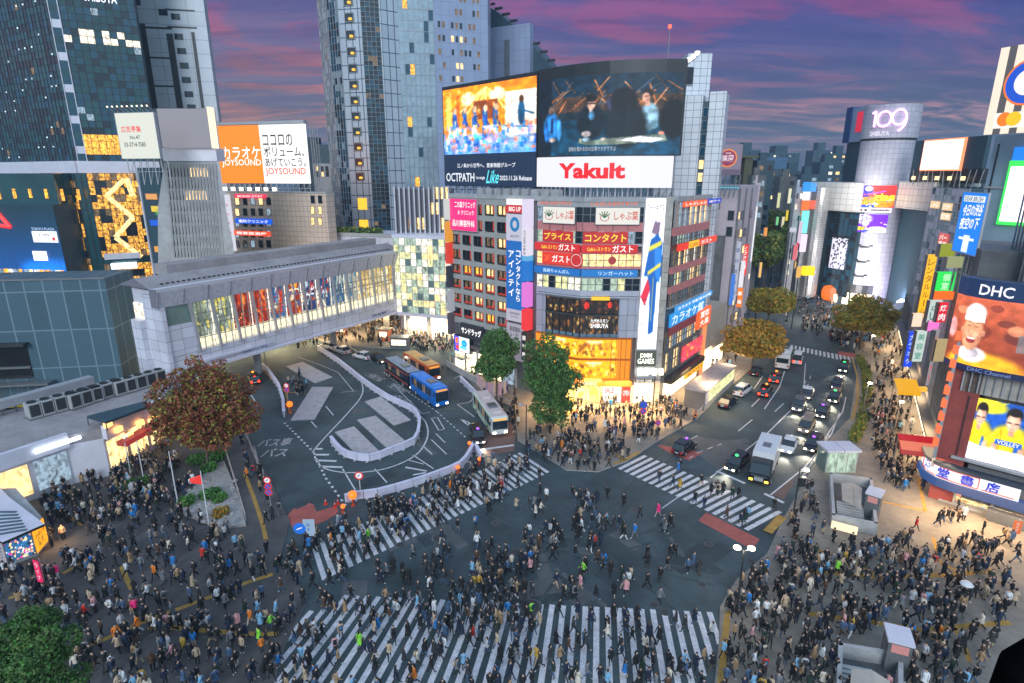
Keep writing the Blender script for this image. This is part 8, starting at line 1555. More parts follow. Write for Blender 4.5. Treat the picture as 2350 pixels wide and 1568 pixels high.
for k,(x,y,lab) in enumerate(((740,1300,'orange works lamp at the near end of the long barrier'),(675,1345,'low amber works lamp left of the barrier end'),(330,690,'orange round works lantern at the left barrier of the loop'),(1565,1030,'orange works light at the barrier tip beside the zebra'),(1425,1085,'orange works light midway along the zebra-side barrier'),(1500,925,'red works light on the apex of the barrier'))):
    c=g(*r2(x,y)); t=thing('works_lamp',lab,'warning lamp',(*c,0),'works lamps'); s=1.25 if k in(0,2) else .7; mb=MB(); mb.lathe((*c,.7*s),[(.0,0),(.3*s,.1),(.38*s,.4*s),(.25*s,.65*s),(0,.75*s)],em(255,120,20,1.5),10); mb.build('lens',t); mb=MB(); mb.lathe((*c,0),[(.28,0),(.1,.3),(.08,.75*s)],pt(180,60,30),8); mb.build('stand',t)
for k,(x,y) in enumerate(((235,480),(255,520),(272,560),(285,610),(300,655),(560,1290),(620,1310),(640,1290))):
    c=g(*r2(x,y)); t=thing('traffic_cone','red and white traffic cone, %s'%(['furthest up the left loop kerb','second from the top of the left loop kerb','third from the top of the left loop kerb','fourth from the top of the left loop kerb','nearest on the left loop kerb','leftmost at the red works area','right one of three at the red works area','nearest the barrier end at the red works area'][k]),'traffic cone',(*c,0),'traffic cones'); mb=MB(); mb.lathe((*c,0),[(.26,0),(.24,.04),(.13,.05),(.08,.4)],pt(220,50,30),8); mb.lathe((*c,0),[(.08,.4),(.06,.5)],'white_gloss',8); mb.lathe((*c,0),[(.06,.5),(.02,.75),(0,.76)],pt(220,50,30),8); mb.build('cone',t)
# striped hoarding and small plaza structures at the small tree
HR=Arc([g(*q5(205,1215),.13),g(*q5(260,1300),.13),g(*q5(330,1312),.13),g(*q5(400,1290),.13)]); t=thing('curved_hoarding','pink and grey striped curved hoarding under the small dark green tree','hoarding',(*HR.p[1],.13)); mb=MB()
for k in range(24): a=HR.L*k/24; b=HR.L*(k+1)/24; mb.quad([HR.pt(a,.13,.05),HR.pt(b,.13,.05),HR.pt(b,2.3,.05),HR.pt(a,2.3,.05)],em(*[(215,160,175),(185,170,195),(225,190,170),(170,150,190)][k%4],.42))
mb.build('panels',t)
t=thing('underground_entrance','grey underground entrance with a glass roof beside the small tree','subway entrance',(*g(*q5(40,1110)),.13)); f=Frame(g(*q5(38,1135),.13),g(*q5(215,1240),.13)); mb=MB(); mb.box(f,0,f.L,.13,1.3,-.2,0,'concrete'); mb.box(f,0,f.L,.13,1.3,-3.2,-3,'concrete'); mb.build('parapet',t); mb=MB(); mb.box(f,f.L*.1,f.L*.55,3.0,3.15,-3.3,.2,'glass_shelter'); mb.build('glass_roof',t); mb=MB(); [mb.tube(f.pt(u,.13,n),f.pt(u,3,n),.06,'metal_grey',4) for u in (f.L*.12,f.L*.53) for n in (-.1,-3)]; mb.build('post',t)
for x,y,w,c,lab in ((778,775-5,2.6,(250,120,40),'orange lit booth on the station pavement'),(1040*.3513+550.8,280*.3513+703.8,3.6,(90,100,110),'grey-roofed bus ticket booth near the coaches'),(940*.3513+550.8,225*.3513+703.8,2.2,(240,120,60),'white and orange panel booth beside the ticket booth'),(1105,830,2.0,(200,160,140),'small lit stall by the shop wall')):
    c_=g(x,y,.13); t=thing('pavement_booth',lab,'booth',(*c_,.13),'small booths by the station'); f=Frame((c_[0]-w/2,c_[1]),(c_[0]+w/2,c_[1]-.4)); mb=MB(); mb.box(f,0,f.L,.13,2.6,-2,0,em(*c,.45)); mb.build('wall',t); mb=MB(); mb.box(f,-.2,f.L+.2,2.6,2.8,-2.2,.3,'metal_grey'); mb.build('roof',t); mb=MB(); mb.box(f,.3,f.L-.3,1.1,2.2,0,.04,'shop_bright'); mb.build('window',t)
# avenue box: covered stall lorry / shelter on the kerb
f=Frame(g(*r3(500,640),.13),g(*r3(565,650),.13)); A0=g(*r3(560,650),.0); A1=g(*r3(745,475),.0); f=Frame(A0,A1); t=thing('subway_shelter','long grey-roofed shelter with a lit yellow-green side, on the kerb behind the parked black car','shelter',(*A0,.13)); mb=MB(); mb.box(f,0,f.L,2.9,3.1,-.1,3.2,'roof_grey'); mb.box(f,-.1,f.L+.1,3.1,3.25,-.2,3.3,'roof_grey')
f3=Frame(A0,A1); mb=MB(); mb.box(f,0,f.L,3.0,3.3,-.1-3.2,.15,'roof_grey'); mb.build('roof',t); mb=MB(); mb.box(f,0,f.L,.1,.9,-.2,0,'concrete'); mb.box(f,0,.15,.1,3.0,-3.1,0,'metal_grey'); mb.box(f,f.L-.15,f.L,.1,3.0,-3.1,0,'metal_grey'); mb.box(f,0,f.L,.1,3.0,-3.2,-3.1,'metal_grey'); mb.build('frame',t); mb=MB(); n=8
for k in range(n): mb.box(f,f.L*k/n+.1+.3*(k==0),f.L*(k+1)/n-.1,.95,2.8,-.12,-.04,'room_yellowgreen' if k else 'lavender_panel')
mb.build('lit_side_panels',t)
# right pavement: glass shelter, underground entrance enclosures
f=Frame(g(*s2(690,640),.13),g(*s2(1015,640),.13)); t=thing('glass_lift_shelter','green-glass shelter with a twin pale roof at the kerb by the queued black taxi','shelter',(*f.o,.13)); zt5=3.0; mb=MB(); mb.box(f,-.2,f.L*.49,zt5,zt5+.25,-2.4,.3,'lavender_panel'); mb.box(f,f.L*.51,f.L+.2,zt5,zt5+.25,-2.4,.3,'lavender_panel'); mb.box(f,f.L*.49,f.L*.51,zt5-.05,zt5+.2,-2.4,.3,'brick_red'); mb.build('roof',t)
mb=MB(); 
for n in (0,-2.2): mb.box(f,0,f.L,.2,zt5,n-.05,n,'room_green')
for u in (0,f.L-.05): mb.box(f,u,u+.05,.2,zt5,-2.2,0,'glass_shelter')
mb.build('glass_walls',t); mb=MB(); [mb.box(f,u,u+.08,.13,zt5,n-.04,n+.06,'metal_light') for u in (0,f.L*.33,f.L*.66,f.L-.08) for n in (0,-2.2)]; mb.build('post',t)
def enclosure(name,lab,pts,roofpts,q,low_lit=True,box=None,h=1.3):
    P=[g(*q(*p),.13+h) for p in pts]; t=thing(name,lab,'subway entrance',(*P[0],.13),'underground entrances on the right pavement'); mb=MB(); n=len(P)
    for i in range(n):
        f=Frame(P[i],P[(i+1)%n]); mb.box(f,-.15,f.L+.15,.13,.13+h,-.15,.15,'concrete')
    mb.build('parapet',t); mb=MB(); mb.prism(P,.14,.3,'concrete_dark'); mb.build('stair_well',t)
    f=Frame(P[0],P[1]); mb=MB()
    for k in range(8): mb.box(f,.5,f.L*.8,.3+k*.12,.42+k*.12,-1-k*.35,-.7-k*.35,'concrete')
    mb.build('steps',t)
    if roofpts: mb=MB(); R_=[(*g(*q(*p),2.4),2.4) for p in roofpts[0]]; mb.quad(R_,'pier_beige'); R2_=[(*g(*q(*p),2.4 if i<2 else 1.9),2.4 if i<2 else 1.9) for i,p in enumerate(roofpts[1])]; mb.quad(R2_,'pier_beige'); mb.build('pitched_cover',t)
    if box: 
        a=g(*q(*box[0]),.13); b=g(*q(*box[1]),.13); f=Frame(a,b); mb=MB(); mb.box(f,0,f.L,.13,2.9,-1.7,0,'concrete_dark'); mb.box(f,-.1,f.L+.1,2.9,3.1,-1.8,.1,'lavender_panel'); mb.box(f,.2,f.L-.2,2.1,2.75,0,.05,em(215,150,150,.6)); mb.build('lift_box',t)
    if low_lit: f=Frame(*[g(*q(*p),.13+.6) for p in low_lit]); mb=MB(); mb.box(f,0,f.L,.5,1.3,.05,.2,em(255,235,190,1.1)); mb.build('lit_sign_panel',t)
enclosure('underground_entrance','walled underground entrance with a beige pitched cover in the middle of the right pavement',[(790,1080),(1240,1170),(1190,700),(760,640)],(((870,750),(985,740),(1000,985),(880,930)),((985,740),(1090,800),(1080,1030),(1000,985))),s2,((760,1195),(1040,1270)),((1090,1110),(1240,1160)))
enclosure('underground_entrance','walled underground entrance with a beige cover cut off by the bottom edge at right',[(180,1640),(470,1700),(470,1430),(190,1385)],(((240,1500),(340,1510),(330,1640),(230,1620)),((340,1510),(420,1560),(410,1660),(330,1640))),r4,None,((385,1520),(495,1550)))
# police-box style kiosk at the left edge
f=Frame(g(*r5(-140,760),.13),g(*r5(60,790),.13)); K0=g(*r5(55,790),.13); K1=g(*r5(250,690),.13); K2=g(*r5(360,640),.13); fK=Frame(g(*r5(10,790),.13),g(*r5(255,700),.13)); fK2=Frame(g(*r5(255,700),.13),g(*r5(330,610),.13))
t=thing('poster_kiosk','flat-roofed kiosk with a poster-covered front and an orange-lit side at the left edge','kiosk',(*fK.o,.13)); mb=MB(); zK=3.1; mb.prism([fK.o,fK.pt(fK.L,0)[:2],fK2.pt(fK2.L,0)[:2],g(*r5(150,400),.13),g(*r5(-300,420),.13),g(*r5(-300,800),.13)],.13,zK-.1,'concrete'); mb.build('wall',t)
RP=[g(*r5(*p),zK+.2) for p in ((-300,640),(0,600),(15,612),(305,485),(60,300),(0,235),(-300,100))]; mb=MB(); mb.prism(RP,zK,zK+.25,'metal_dark','lavender_panel'); mb.build('roof',t)
mb=MB()
for k in range(7): a=g(*r5(-60+k*0,400+k*27),zK+.3); b=g(*r5(110+k*12,400+k*20),zK+.3); mb.tube((*a,zK+.28),(*b,zK+.28),.12,'slate_blue',4)
mb.build('roof_louvres',t)
cv=Cv(44,30,(40,90,130)); r=random.Random(6)
for k in range(90): x,y=r.random(),r.random(); cv.ell(x,y,.03+r.random()*.03,.05,r.choice([(230,225,220),(20,40,70),(60,130,190),(230,150,120),(225,60,150),(250,220,150),(30,30,50)]))
cv.speck(.1,1); cv.mesh(on(fK,fK.L*.22,fK.L*.97,.5,zK-.25,.06),'poster_wall',t,'lit_poster')
panel(t,fK,(0.0,fK.L*.18,.3,zK-.25),em(200,200,215,.5),[('渋谷ハチ公前',.25,.75,.05,.8,em(30,60,130,.4),1)],n=.02,t=.06); panel(t,fK2,(0.05,fK2.L,.4,zK-.2),em(250,160,30,1.2),[('SHIBUYA',.1,.9,.55,.7,em(60,80,50,.4)),('愛犬',.2,.7,.15,.5,em(40,110,70,.5))],n=.02,t=.06); added_area_light(t,fK2.pt(1.5,2.2,1.5),60,(1,.6,.25),1)
# foreground things
def nobori(px,py,lab,c,h=3.2):
    p=g(px,py,.13); t=thing('banner_flag',lab,'banner',(*p,.13)); mb=MB(); mb.tube((*p,.13),(*p,.13+h),.03,'metal_light',5); mb.build('pole',t); f=Frame((p[0]-.6,p[1]),(p[0]+.2,p[1]-.3)); mb=MB(); mb.box(f,.05,.75,1.0,h,0,.03,em(*c,.75)); o=mb.build('cloth',t); mb=MB(); text(mb,f,'ライブ',.2,.6,1.2,h-.2,.04,whm,vertical=True); mb.build('lettering',o)
nobori(*r5(320,930),'tall pink banner flag held up among the plaza crowd',(245,40,110)); nobori(2328,1240,'orange banner flag by the bookshop entrance',(240,110,40),2.4)
mat('soft_black',(.004,.004,.005),1,var=0,spec=0)
t=thing('roof_bracket','unlit black rounded roof bracket close to the viewer at the lower right corner','bracket',(1.95,1.9,CH-2.3)); c=at(2395,1530,1.7); mb=MB(); mb.lathe((c[0],c[1],c[2]-.55),[(0,0),(.10,.0),(.13,.3),(.12,.52),(.06,.64),(0,.67)],'soft_black',24); mb.lathe((c[0]+.12,c[1],c[2]-.9),[(.12,0),(.15,.7),(0,.75)],'soft_black',20); mb.build('bracket',t)
# ================================================================ people
CT={'black':(.012,.013,.016),'charcoal':(.035,.037,.042),'navy':(.015,.025,.055),'dark green':(.02,.04,.03),'brown':(.09,.05,.03),'beige':(.48,.36,.25),'tan':(.34,.22,.12),'cream':(.66,.58,.48),'white':(.72,.72,.74),'pale grey':(.42,.43,.46),'grey':(.16,.17,.19),'denim blue':(.06,.11,.2),'pale blue':(.2,.42,.62),'bright blue':(.02,.18,.5),'pink':(.62,.3,.32),'red':(.55,.03,.02),'orange':(.75,.2,.02),'lime green':(.25,.7,.06),'hot pink':(.85,.03,.2),'mustard':(.5,.3,.04)}
for k,c in CT.items(): mat('cloth_'+k.replace(' ','_'),c,.85,var=.15,scale=4)
mat('skin',(.52,.33,.24),.6,var=.08); mat('hair_black',(.012,.010,.010),.5,var=.1); mat('hair_brown',(.07,.035,.02),.5,var=.1); mat('shoe_black',(.02,.02,.02),.5); mat('shoe_white',(.6,.6,.6),.6)
CK=list(CT); SK={'skin':0,'hair':1,'top':2,'legs':3,'shoes':4,'bag':5}
def body_variant(ph,sub,long_hair=False,coat=0,bag=0,sit=0,arm=0):
    """one continuous skinned body: ph = stride phase -1..1"""
    V=[];E=[];Rr=[]
    def v(p,r,par=None):
        V.append(p); Rr.append(r if isinstance(r,tuple) else (r,r)); 
        if par is not None: E.append((par,len(V)-1))
        return len(V)-1
    st=.30*ph
    pel=v((0,0,.93),(.15,.11)); wa=v((0,.01,1.08),(.135,.10),pel); ch=v((0,.02,1.27),(.165,.12),wa); sh=v((0,.02,1.40),(.13,.09),ch); nk=v((0,.035,1.48),.052,sh); hd=v((0,.05,1.57),(.078,.09),nk); ht=v((0,.045,1.67),(.072,.085),hd)
    no=v((0,.145,1.575),.014,hd)
    tips=[]
    for s in (-1,1):
        a=v((s*.19,.01,1.37),.058,sh); sw=-s*st*.8; fwd=.12 if arm==0 else (.3 if s==1 else .12)
        e=v((s*.235,.0+sw*.55,1.12),.044,a); 
        if arm and s==1: w=v((s*.15,.26,1.22),.03,e); h=v((s*.11,.32,1.30),.028,w)
        else: w=v((s*.225,.08+sw*1.15,.90+abs(sw)*.12),.030,e); h=v((s*.215,.11+sw*1.3,.81+abs(sw)*.12),(.022,.036),w)
        tips.append(V[h]); 
        l=v((s*.088,0,.84),.088,pel); dy=s*st; bend=.10 if (s*ph)<0 else .02
        k=v((s*.095,dy*.55+bend,.47),.060,l); lift=.07 if s*ph<-.3 else 0
        an=v((s*.095,dy*1.15-(.08 if lift else 0),.09+lift),.040,k); t=v((s*.11,dy*1.15+.16-(.08 if lift else 0),.04+lift*.6),(.042,.03),an)
    me=bpy.data.meshes.new('b'); me.from_pydata(V,E,[]); o=bpy.data.objects.new('b',me); COL.objects.link(o); o.modifiers.new('s','SKIN')
    for d,r in zip(me.skin_vertices[0].data,Rr): d.radius=r
    me.skin_vertices[0].data[0].use_root=True
    if sub: m=o.modifiers.new('u','SUBSURF'); m.levels=sub; m.render_levels=sub
    dg=bpy.context.evaluated_depsgraph_get(); m=bpy.data.meshes.new_from_object(o.evaluated_get(dg)); bpy.data.objects.remove(o); bpy.data.meshes.remove(me)
    vs=[tuple(x.co) for x in m.vertices]; fs=[list(p.vertices) for p in m.polygons]; mi=[]
    for f in fs:
        c=np.mean([vs[i] for i in f],0); x,y,z=c
        if z>1.50 and abs(x)<.13: mi.append(SK['hair'] if (z>1.655 or y<.035 or (long_hair and abs(x)>.062 and y<.09)) else SK['skin'])
        elif any(math.dist(c,t)<.085 for t in tips): mi.append(SK['skin'])
        elif z>1.46 and abs(x)<.07: mi.append(SK['hair'] if y<.02 and long_hair else SK['skin'])
        elif z>.92 or abs(x)>.175: mi.append(SK['top'])
        elif z>.115: mi.append(SK['legs'])
        else: mi.append(SK['shoes'])
    def lathe(prof,key,sq=.8,n=10,cy=0):
        b=len(vs)
        for r,z in prof:
            for i in range(n): a=2*math.pi*i/n; vs.append((r*math.cos(a),cy+r*sq*math.sin(a),z))
        for k in range(len(prof)-1):
            for i in range(n): fs.append([b+k*n+i,b+k*n+(i+1)%n,b+(k+1)*n+(i+1)%n,b+(k+1)*n+i]); mi.append(SK[key])
    if coat: lathe([(.27,.48 if coat==2 else .68),(.235,.75),(.19,.98),(.185,1.15)],'top')
    else: lathe([(.195,.80),(.19,.9),(.165,1.05)],'top')
    # hair cap
    b=len(vs); n=10
    for r,z,dy in (([(.105,1.42,-.03),(.11,1.52,-.01)] if long_hair else [])+[(.1,1.58,.01),(.103,1.65,.025),(.085,1.72,.035),(.03,1.755,.04)]):
        for i in range(n): a=2*math.pi*i/n; vs.append((r*.92*math.cos(a),dy+(r*1.08 if math.sin(a)<0 else r*.75)*math.sin(a),z))
    for k in range((len(vs)-b)//n-1):
        for i in range(n):
            front=math.sin(2*math.pi*(i+.5)/n)>.2; zz=vs[b+k*n][2]
            if front and zz<1.64: continue
            fs.append([b+k*n+i,b+k*n+(i+1)%n,b+(k+1)*n+(i+1)%n,b+(k+1)*n+i]); mi.append(SK['hair'])
    fs.append([len(vs)-n+i for i in range(n)]); mi.append(SK['hair'])
    def boxp(x0,x1,y0,y1,z0,z1,key):
        b=len(vs); 
        for z in (z0,z1): vs.extend([(x0,y0,z),(x1,y0,z),(x1,y1,z),(x0,y1,z)])
        for f in ([0,3,2,1],[4,5,6,7],[0,1,5,4],[1,2,6,5],[2,3,7,6],[3,0,4,7]): fs.append([b+i for i in f]); mi.append(SK[key])
    if bag==1: boxp(-.14,.14,-.27,-.11,1.02,1.38,'bag')
    if bag==2: boxp(.21,.31,-.08,.2,.78,1.02,'bag'); boxp(.19,.21,-.02,.04,1.0,1.40,'bag')
    bpy.data.meshes.remove(m)
    return np.array(vs),fs,mi
VAR=[dict(ph=1),dict(ph=-1),dict(ph=.1),dict(ph=.8,long_hair=True,coat=1),dict(ph=-.8,long_hair=True,coat=2),dict(ph=.05,coat=1,bag=2),dict(ph=.9,bag=1),dict(ph=.1,long_hair=True,bag=2),dict(ph=.5,arm=1,coat=1),dict(ph=-.6,bag=1)]
VDESC=['walking','striding','standing still','walking','walking','standing','walking','standing','holding up a phone','walking']
HI=[body_variant(sub=1,**v) for v in VAR]; LOW=[body_variant(sub=0,**v) for v in VAR]
def inpoly(x,y,P):
    c=False; n=len(P)
    for i in range(n):
        x0,y0=P[i]; x1,y1=P[(i+1)%n]
        if (y0>y)!=(y1>y) and x<(x1-x0)*(y-y0)/(y1-y0)+x0: c=not c
    return c
RP_=random.Random(99); PEOPLE=[]; OCC={}
block=[[r5(-10,600),r5(15,800),r5(255,720),r5(345,640),r5(300,460),r5(0,230)],[s2(745,625),s2(1265,720),s2(1265,1220),s2(740,1120)],[s2(690,330),s2(1040,400),s2(1030,650),s2(690,640)],[r4(180,1370),r4(495,1350),r4(495,1600),r4(180,1600)],
 [r5(1200,400),r5(1540,40),r5(1690,500),r5(1500,520)],[(1560,1000),(1610,1000),(1610,1060),(1540,1060)],[(1500,870),(1700,850),(1600,960),(1540,930)]]
def sow(name,poly,n,zone,clump=0,z=.13,dirs=None):
    xs=[p[0] for p in poly]; ys=[p[1] for p in poly]; k=0; tr_=0; seeds=[]
    while k<n and tr_<n*60:
        tr_+=1; 
        if clump and seeds and RP_.random()<clump: s=RP_.choice(seeds); x,y=s[0]+RP_.gauss(0,9),s[1]+RP_.gauss(0,6)
        else: x,y=RP_.uniform(min(xs),max(xs)),RP_.uniform(min(ys),max(ys))
        if not inpoly(x,y,poly) or any(inpoly(x,y,b) for b in block): continue
        w=g(x,y,z); c=(int(w[0]/.5),int(w[1]/.5))
        if any((c[0]+i,c[1]+j) in OCC and math.dist(OCC[(c[0]+i,c[1]+j)],w)<.46 for i in (-1,0,1) for j in (-1,0,1)): continue
        OCC[c]=w; seeds.append((x,y)); PEOPLE.append((w[0],w[1],z,zone,x,y,dirs)); k+=1
PZL=[(0,1300),(110,1300),(125,1215),(60,1140),(110,1070),(330,1040),(400,1105),(440,1195),(560,1230),(640,1290),(690,1345),(700,1385),(655,1480),(628,1568),(600,1600),(0,1600)]
sow('plaza',PZL,470,'on the station plaza',.45)
sow('p2',[(60,1075),(330,1010),(430,1060),(470,1110),(420,1150),(350,1200),(130,1200)],140,'on the far part of the plaza',.5)
sow('z2',[(640,1300),(720,1235),(850,1165),(1060,1100),(1110,1060),(1190,1050),(1240,1100),(1080,1160),(900,1250),(760,1350),(700,1380)],180,'on the bus-side zebra',.4,.0)
sow('c1',[(860,1260),(1150,1110),(1400,1120),(1600,1240),(1620,1330),(1540,1395),(760,1355)],120,'in the middle of the crossing',.5,0)
sow('c2',[(1180,1230),(1420,1200),(1500,1320),(1380,1400),(1090,1370),(1080,1300)],50,'in the middle of the crossing',.6,0)
sow('z1a',[(700,1375),(1180,1385),(1200,1600),(600,1600)],115,'on the left half of the near zebra',.45,0)
sow('z1c',[(960,1350),(1230,1350),(1230,1470),(960,1460)],45,'on the left half of the near zebra',.5,0)
sow('z1b',[(1180,1400),(1640,1430),(1640,1600),(1180,1600)],75,'on the right half of the near zebra',.4,0)
sow('corner',[(1195,1040),(1230,985),(1320,930),(1450,925),(1530,925),(1630,930),(1590,975),(1500,1020),(1430,1060),(1370,1085),(1300,1080)],240,'on the far corner pavement',.4)
sow('corner2',[(1400,905),(1540,900),(1600,820),(1700,830),(1650,900),(1560,960)],70,'on the avenue pavement',.4)
sow('z3',[(1420,1075),(1482,1046),(1790,1174),(1712,1216)],20,'on the avenue zebra',.2,0)
sow('rs',[(1985,830),(2050,760),(2085,830),(2090,960),(2110,1080),(2130,1150),(2040,1120),(1985,1010)],210,'on the upper right pavement',.4)
sow('rm',[(1820,1180),(1870,1100),(1900,1230),(2020,1260),(2200,1170),(2330,1250),(2340,1300),(1900,1300),(1790,1260)],75,'on the right pavement',.5)
sow('rb',[(1660,1400),(1700,1330),(1790,1260),(2300,1290),(2340,1350),(2330,1430),(2260,1500),(2230,1600),(1650,1600)],350,'on the lower right pavement',.45)
sow('sky',[(610,815),(700,775),(780,745),(900,725),(1030,760),(1060,800),(1000,815),(900,800),(760,790)],400,'under the footbridge',.5)
sow('109',[(1835,680),(1900,685),(1960,760),(2060,750),(2020,815),(1930,800),(1840,760)],240,'in front of the cylinder tower',.4)
sow('lane',[(520,1010),(555,990),(655,1190),(610,1210)],18,'on the roadside walkway',.2); sow('stop',[(655,885),(690,860),(705,890),(690,920)],16,'by the loop islands',.4)
sow('trees',[(1095,905),(1180,900),(1200,960),(1190,1010)],22,'by the waiting bus',.3); sow('ave',[(1640,770),(1720,720),(1730,790),(1670,850)],45,'on the avenue pavement',.4)
sow('far',[(1740,640),(1830,640),(1850,700),(1810,760)],60,'in front of the cylinder tower',.4); sow('stall',[(0,1075),(200,1020),(330,990),(340,1020),(100,1080)],40,'by the food stalls',.4)
TW=[('black',46),('charcoal',18),('navy',14),('grey',6),('pale grey',3),('beige',4.5),('cream',2.5),('white',3),('tan',4),('brown',3),('dark green',4),('denim blue',3),('pale blue',2),('bright blue',2.2),('pink',2),('red',.8),('orange',.5),('mustard',.8),('lime green',.25),('hot pink',.1)]
LW=[('black',40),('charcoal',16),('navy',10),('denim blue',14),('grey',7),('beige',5),('cream',3),('white',2),('brown',3)]
def pick(T): return RP_.choices([t[0] for t in T],[t[1] for t in T])[0]
PEOPLE.sort(key=lambda p:p[0]**2+p[1]**2)
infr=[p for p in PEOPLE if -5<p[4]<2355 and p[5]<1578]; rest=[p for p in PEOPLE if not(-5<p[4]<2355 and p[5]<1578)]
special=[(1510,1185,'hot pink','pink',3,'in the middle of the crossing',0),(1338,1322,'lime green','black',1,'in the middle of the crossing',0),(760,1250,'orange','black',6,'on the bus-side zebra',0),(623,1445,'lime green','denim blue',0,'on the station plaza',.13),(2155,1470,'orange','black',0,'on the lower right pavement',.13),(357,1330,'orange','black',6,'on the station plaza',.13),(135,1330,'hot pink','white',2,'on the station plaza',.13),(2100,1218,'red','black',0,'on the right pavement',.13),(1088,1355,'mustard','white',1,'in the middle of the crossing',0),(1150,1130,'red','black',3,'on the bus-side zebra',0),(260,1360,'bright blue','denim blue',6,'on the station plaza',.13),(2300,1545,'hot pink','black',0,'',0)][:11]
near=[(*g(x,y,z),z,zn,x,y,None,a,b,vv) for x,y,a,b,vv,zn,z in special]+[(*p,None,None,None) for p in infr]
IND=[];STF=[]
for n,p in enumerate(near+[(*p,None,None,None) for p in rest]):
    top=p[7] or pick(TW); leg=p[8] or pick(LW); vv=p[9] if p[9] is not None else RP_.randrange(len(VAR)); hair=RP_.choice(['hair_black']*4+['hair_brown']); sc=RP_.uniform(.88,1.02); rz=RP_.uniform(0,6.283)
    if 'zebra' in p[3] or 'middle' in p[3]:
        vv={2:0,5:3,7:4}.get(vv,vv) if RP_.random()<.9 else vv; rz=RP_.choice([R(-70),R(110),R(-40),R(140),R(-100),R(80),R(20),R(200)])+RP_.gauss(0,.25)
    rec=dict(x=p[0],y=p[1],z=p[2],zone=p[3],px=p[4],py=p[5],top=top,leg=leg,v=vv,hair=hair,s=sc,rz=rz,bag=pick(LW),shoe=RP_.choice(['shoe_black','shoe_black','shoe_white']))
    (IND if n<300 else STF).append(rec)
# unique wording for each of the 300 nearest
ordn=['leftmost','second','third','fourth','fifth','sixth','seventh','eighth','ninth','tenth','eleventh','twelfth','thirteenth','fourteenth','fifteenth','sixteenth','seventeenth','eighteenth','nineteenth','twentieth']
def gar(r): v=VAR[r['v']]; return {0:'jacket',1:'coat',2:'long coat'}[v.get('coat',0)]
def desc(r):
    v=VAR[r['v']]; e=' with backpack' if v.get('bag')==1 else (' with shoulder bag' if v.get('bag')==2 else ''); return '%s %s%s'%(r['top'],gar(r),e)
from collections import defaultdict
G_=defaultdict(list)
for r in IND: G_[(desc(r),r['zone'])].append(r)
for (d,zn),L in G_.items():
    if len(L)==1: L[0]['label']='person in %s and %s trousers, %s'%(d,L[0]['leg'],zn); continue
    sub=defaultdict(list)
    for r in L: sub[r['leg']].append(r)
    for lg,M in sub.items():
        M.sort(key=lambda r:r['px'])
        for i,r in enumerate(M):
            if len(M)==1: r['label']='person in %s and %s trousers, %s'%(d,lg,zn)
            else: r['label']='%s person in %s, %s trousers, %s'%((ordn[min(i,19)] if i==0 else ordn[min(i,19)]+' from left'),d,lg,zn)
MESHV={}
for i,(V,Fs,mi) in enumerate(HI):
    me=bpy.data.meshes.new('person'); me.from_pydata(V.tolist(),[],Fs)
    for k in ('skin','hair_black','cloth_black','cloth_black','shoe_black','cloth_black'): me.materials.append(MATS[k])
    me.polygons.foreach_set('material_index',mi); me.polygons.foreach_set('use_smooth',[True]*len(Fs)); MESHV[i]=me
cm=lambda c: MATS['cloth_'+c.replace(' ','_')]
for r in IND:
    o=bpy.data.objects.new('person',MESHV[r['v']]); COL.objects.link(o); o.location=(r['x'],r['y'],r['z']); o.rotation_euler=(0,0,r['rz']); o.scale=(r['s'],)*3
    lab=r['label']; w=lab.split(); o['label']=' '.join(w[:16]); o['category']='person'; o['group']='people crossing and waiting'
    for i,m_ in ((1,MATS[r['hair']]),(2,cm(r['top'])),(3,cm(r['leg'])),(4,MATS[r['shoe']]),(5,cm(r['bag']))): o.material_slots[i].link='OBJECT'; o.material_slots[i].material=m_
PAL=['skin','hair_black','hair_brown','shoe_black','shoe_white']+['cloth_'+c.replace(' ','_') for c in CK]; PI={k:i for i,k in enumerate(PAL)}
VV=[];FF=[];MM=[];off=0
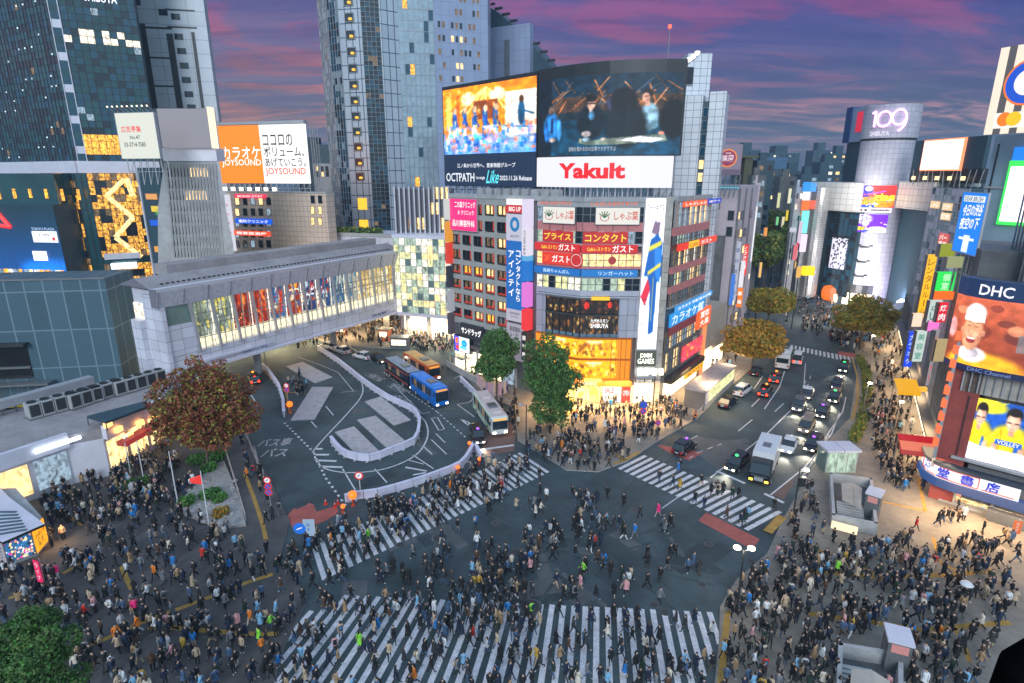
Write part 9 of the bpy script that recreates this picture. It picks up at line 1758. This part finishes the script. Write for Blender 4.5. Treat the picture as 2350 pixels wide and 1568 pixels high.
for r in STF:
    V,Fs,mi=LOW[r['v']]; c,s=math.cos(r['rz']),math.sin(r['rz']); W_=V*r['s']; X=W_[:,0]*c-W_[:,1]*s+r['x']; Y_=W_[:,0]*s+W_[:,1]*c+r['y']; VV.append(np.stack([X,Y_,W_[:,2]+r['z']],1))
    mp=[PI['skin'],PI[r['hair']],PI['cloth_'+r['top'].replace(' ','_')],PI['cloth_'+r['leg'].replace(' ','_')],PI[r['shoe']],PI['cloth_'+r['bag'].replace(' ','_')]]
    FF+=[[i+off for i in f] for f in Fs]; MM+=[mp[m] for m in mi]; off+=len(V)
me=bpy.data.meshes.new('crowd'); me.from_pydata(np.concatenate(VV).tolist(),[],FF); [me.materials.append(MATS[k]) for k in PAL]; me.polygons.foreach_set('material_index',MM); me.polygons.foreach_set('use_smooth',[True]*len(FF))
o=bpy.data.objects.new('crowd',me); COL.objects.link(o); o['kind']='stuff'; o['label']='dense crowd of people in mostly dark winter clothes filling the pavements further back'
print('PEOPLE',len(IND),len(STF),len(FF))
# a pale umbrella held up in the lower right crowd
c=g(*r4(755,1195),.13); t=thing('umbrella','white umbrella held up in the lower right crowd','umbrella',(*c,.13)); mb=MB(); mb.lathe((*c,2.0),[(.5,0),(.4,.14),(.2,.24),(0,.28)],'white_gloss',10); mb.build('canopy',t); mb=MB(); mb.tube((*c,1.2),(*c,2.25),.015,'metal_dark',5); mb.build('shaft',t)
# ================================================================ dusk haze
m=bpy.data.materials.new('haze'); m.use_nodes=True; nt=m.node_tree; nt.nodes.clear(); o_=nt.nodes.new('ShaderNodeOutputMaterial'); v=nt.nodes.new('ShaderNodeVolumePrincipled'); v.inputs['Color'].default_value=(.55,.75,1,1); v.inputs['Density'].default_value=.0003; v.inputs['Anisotropy'].default_value=.2; nt.links.new(v.outputs[0],o_.inputs['Volume']); MATS['haze']=m
mb=MB(); mb.box(Frame((-1510,1510),(1510,1510)),0,3020,-1.5,125,-1,1820,'haze'); h=mb.build('haze'); h['kind']='stuff'; h['label']='thin blue dusk haze filling the air over the whole crossing'
SC.cycles.volume_bounces=0
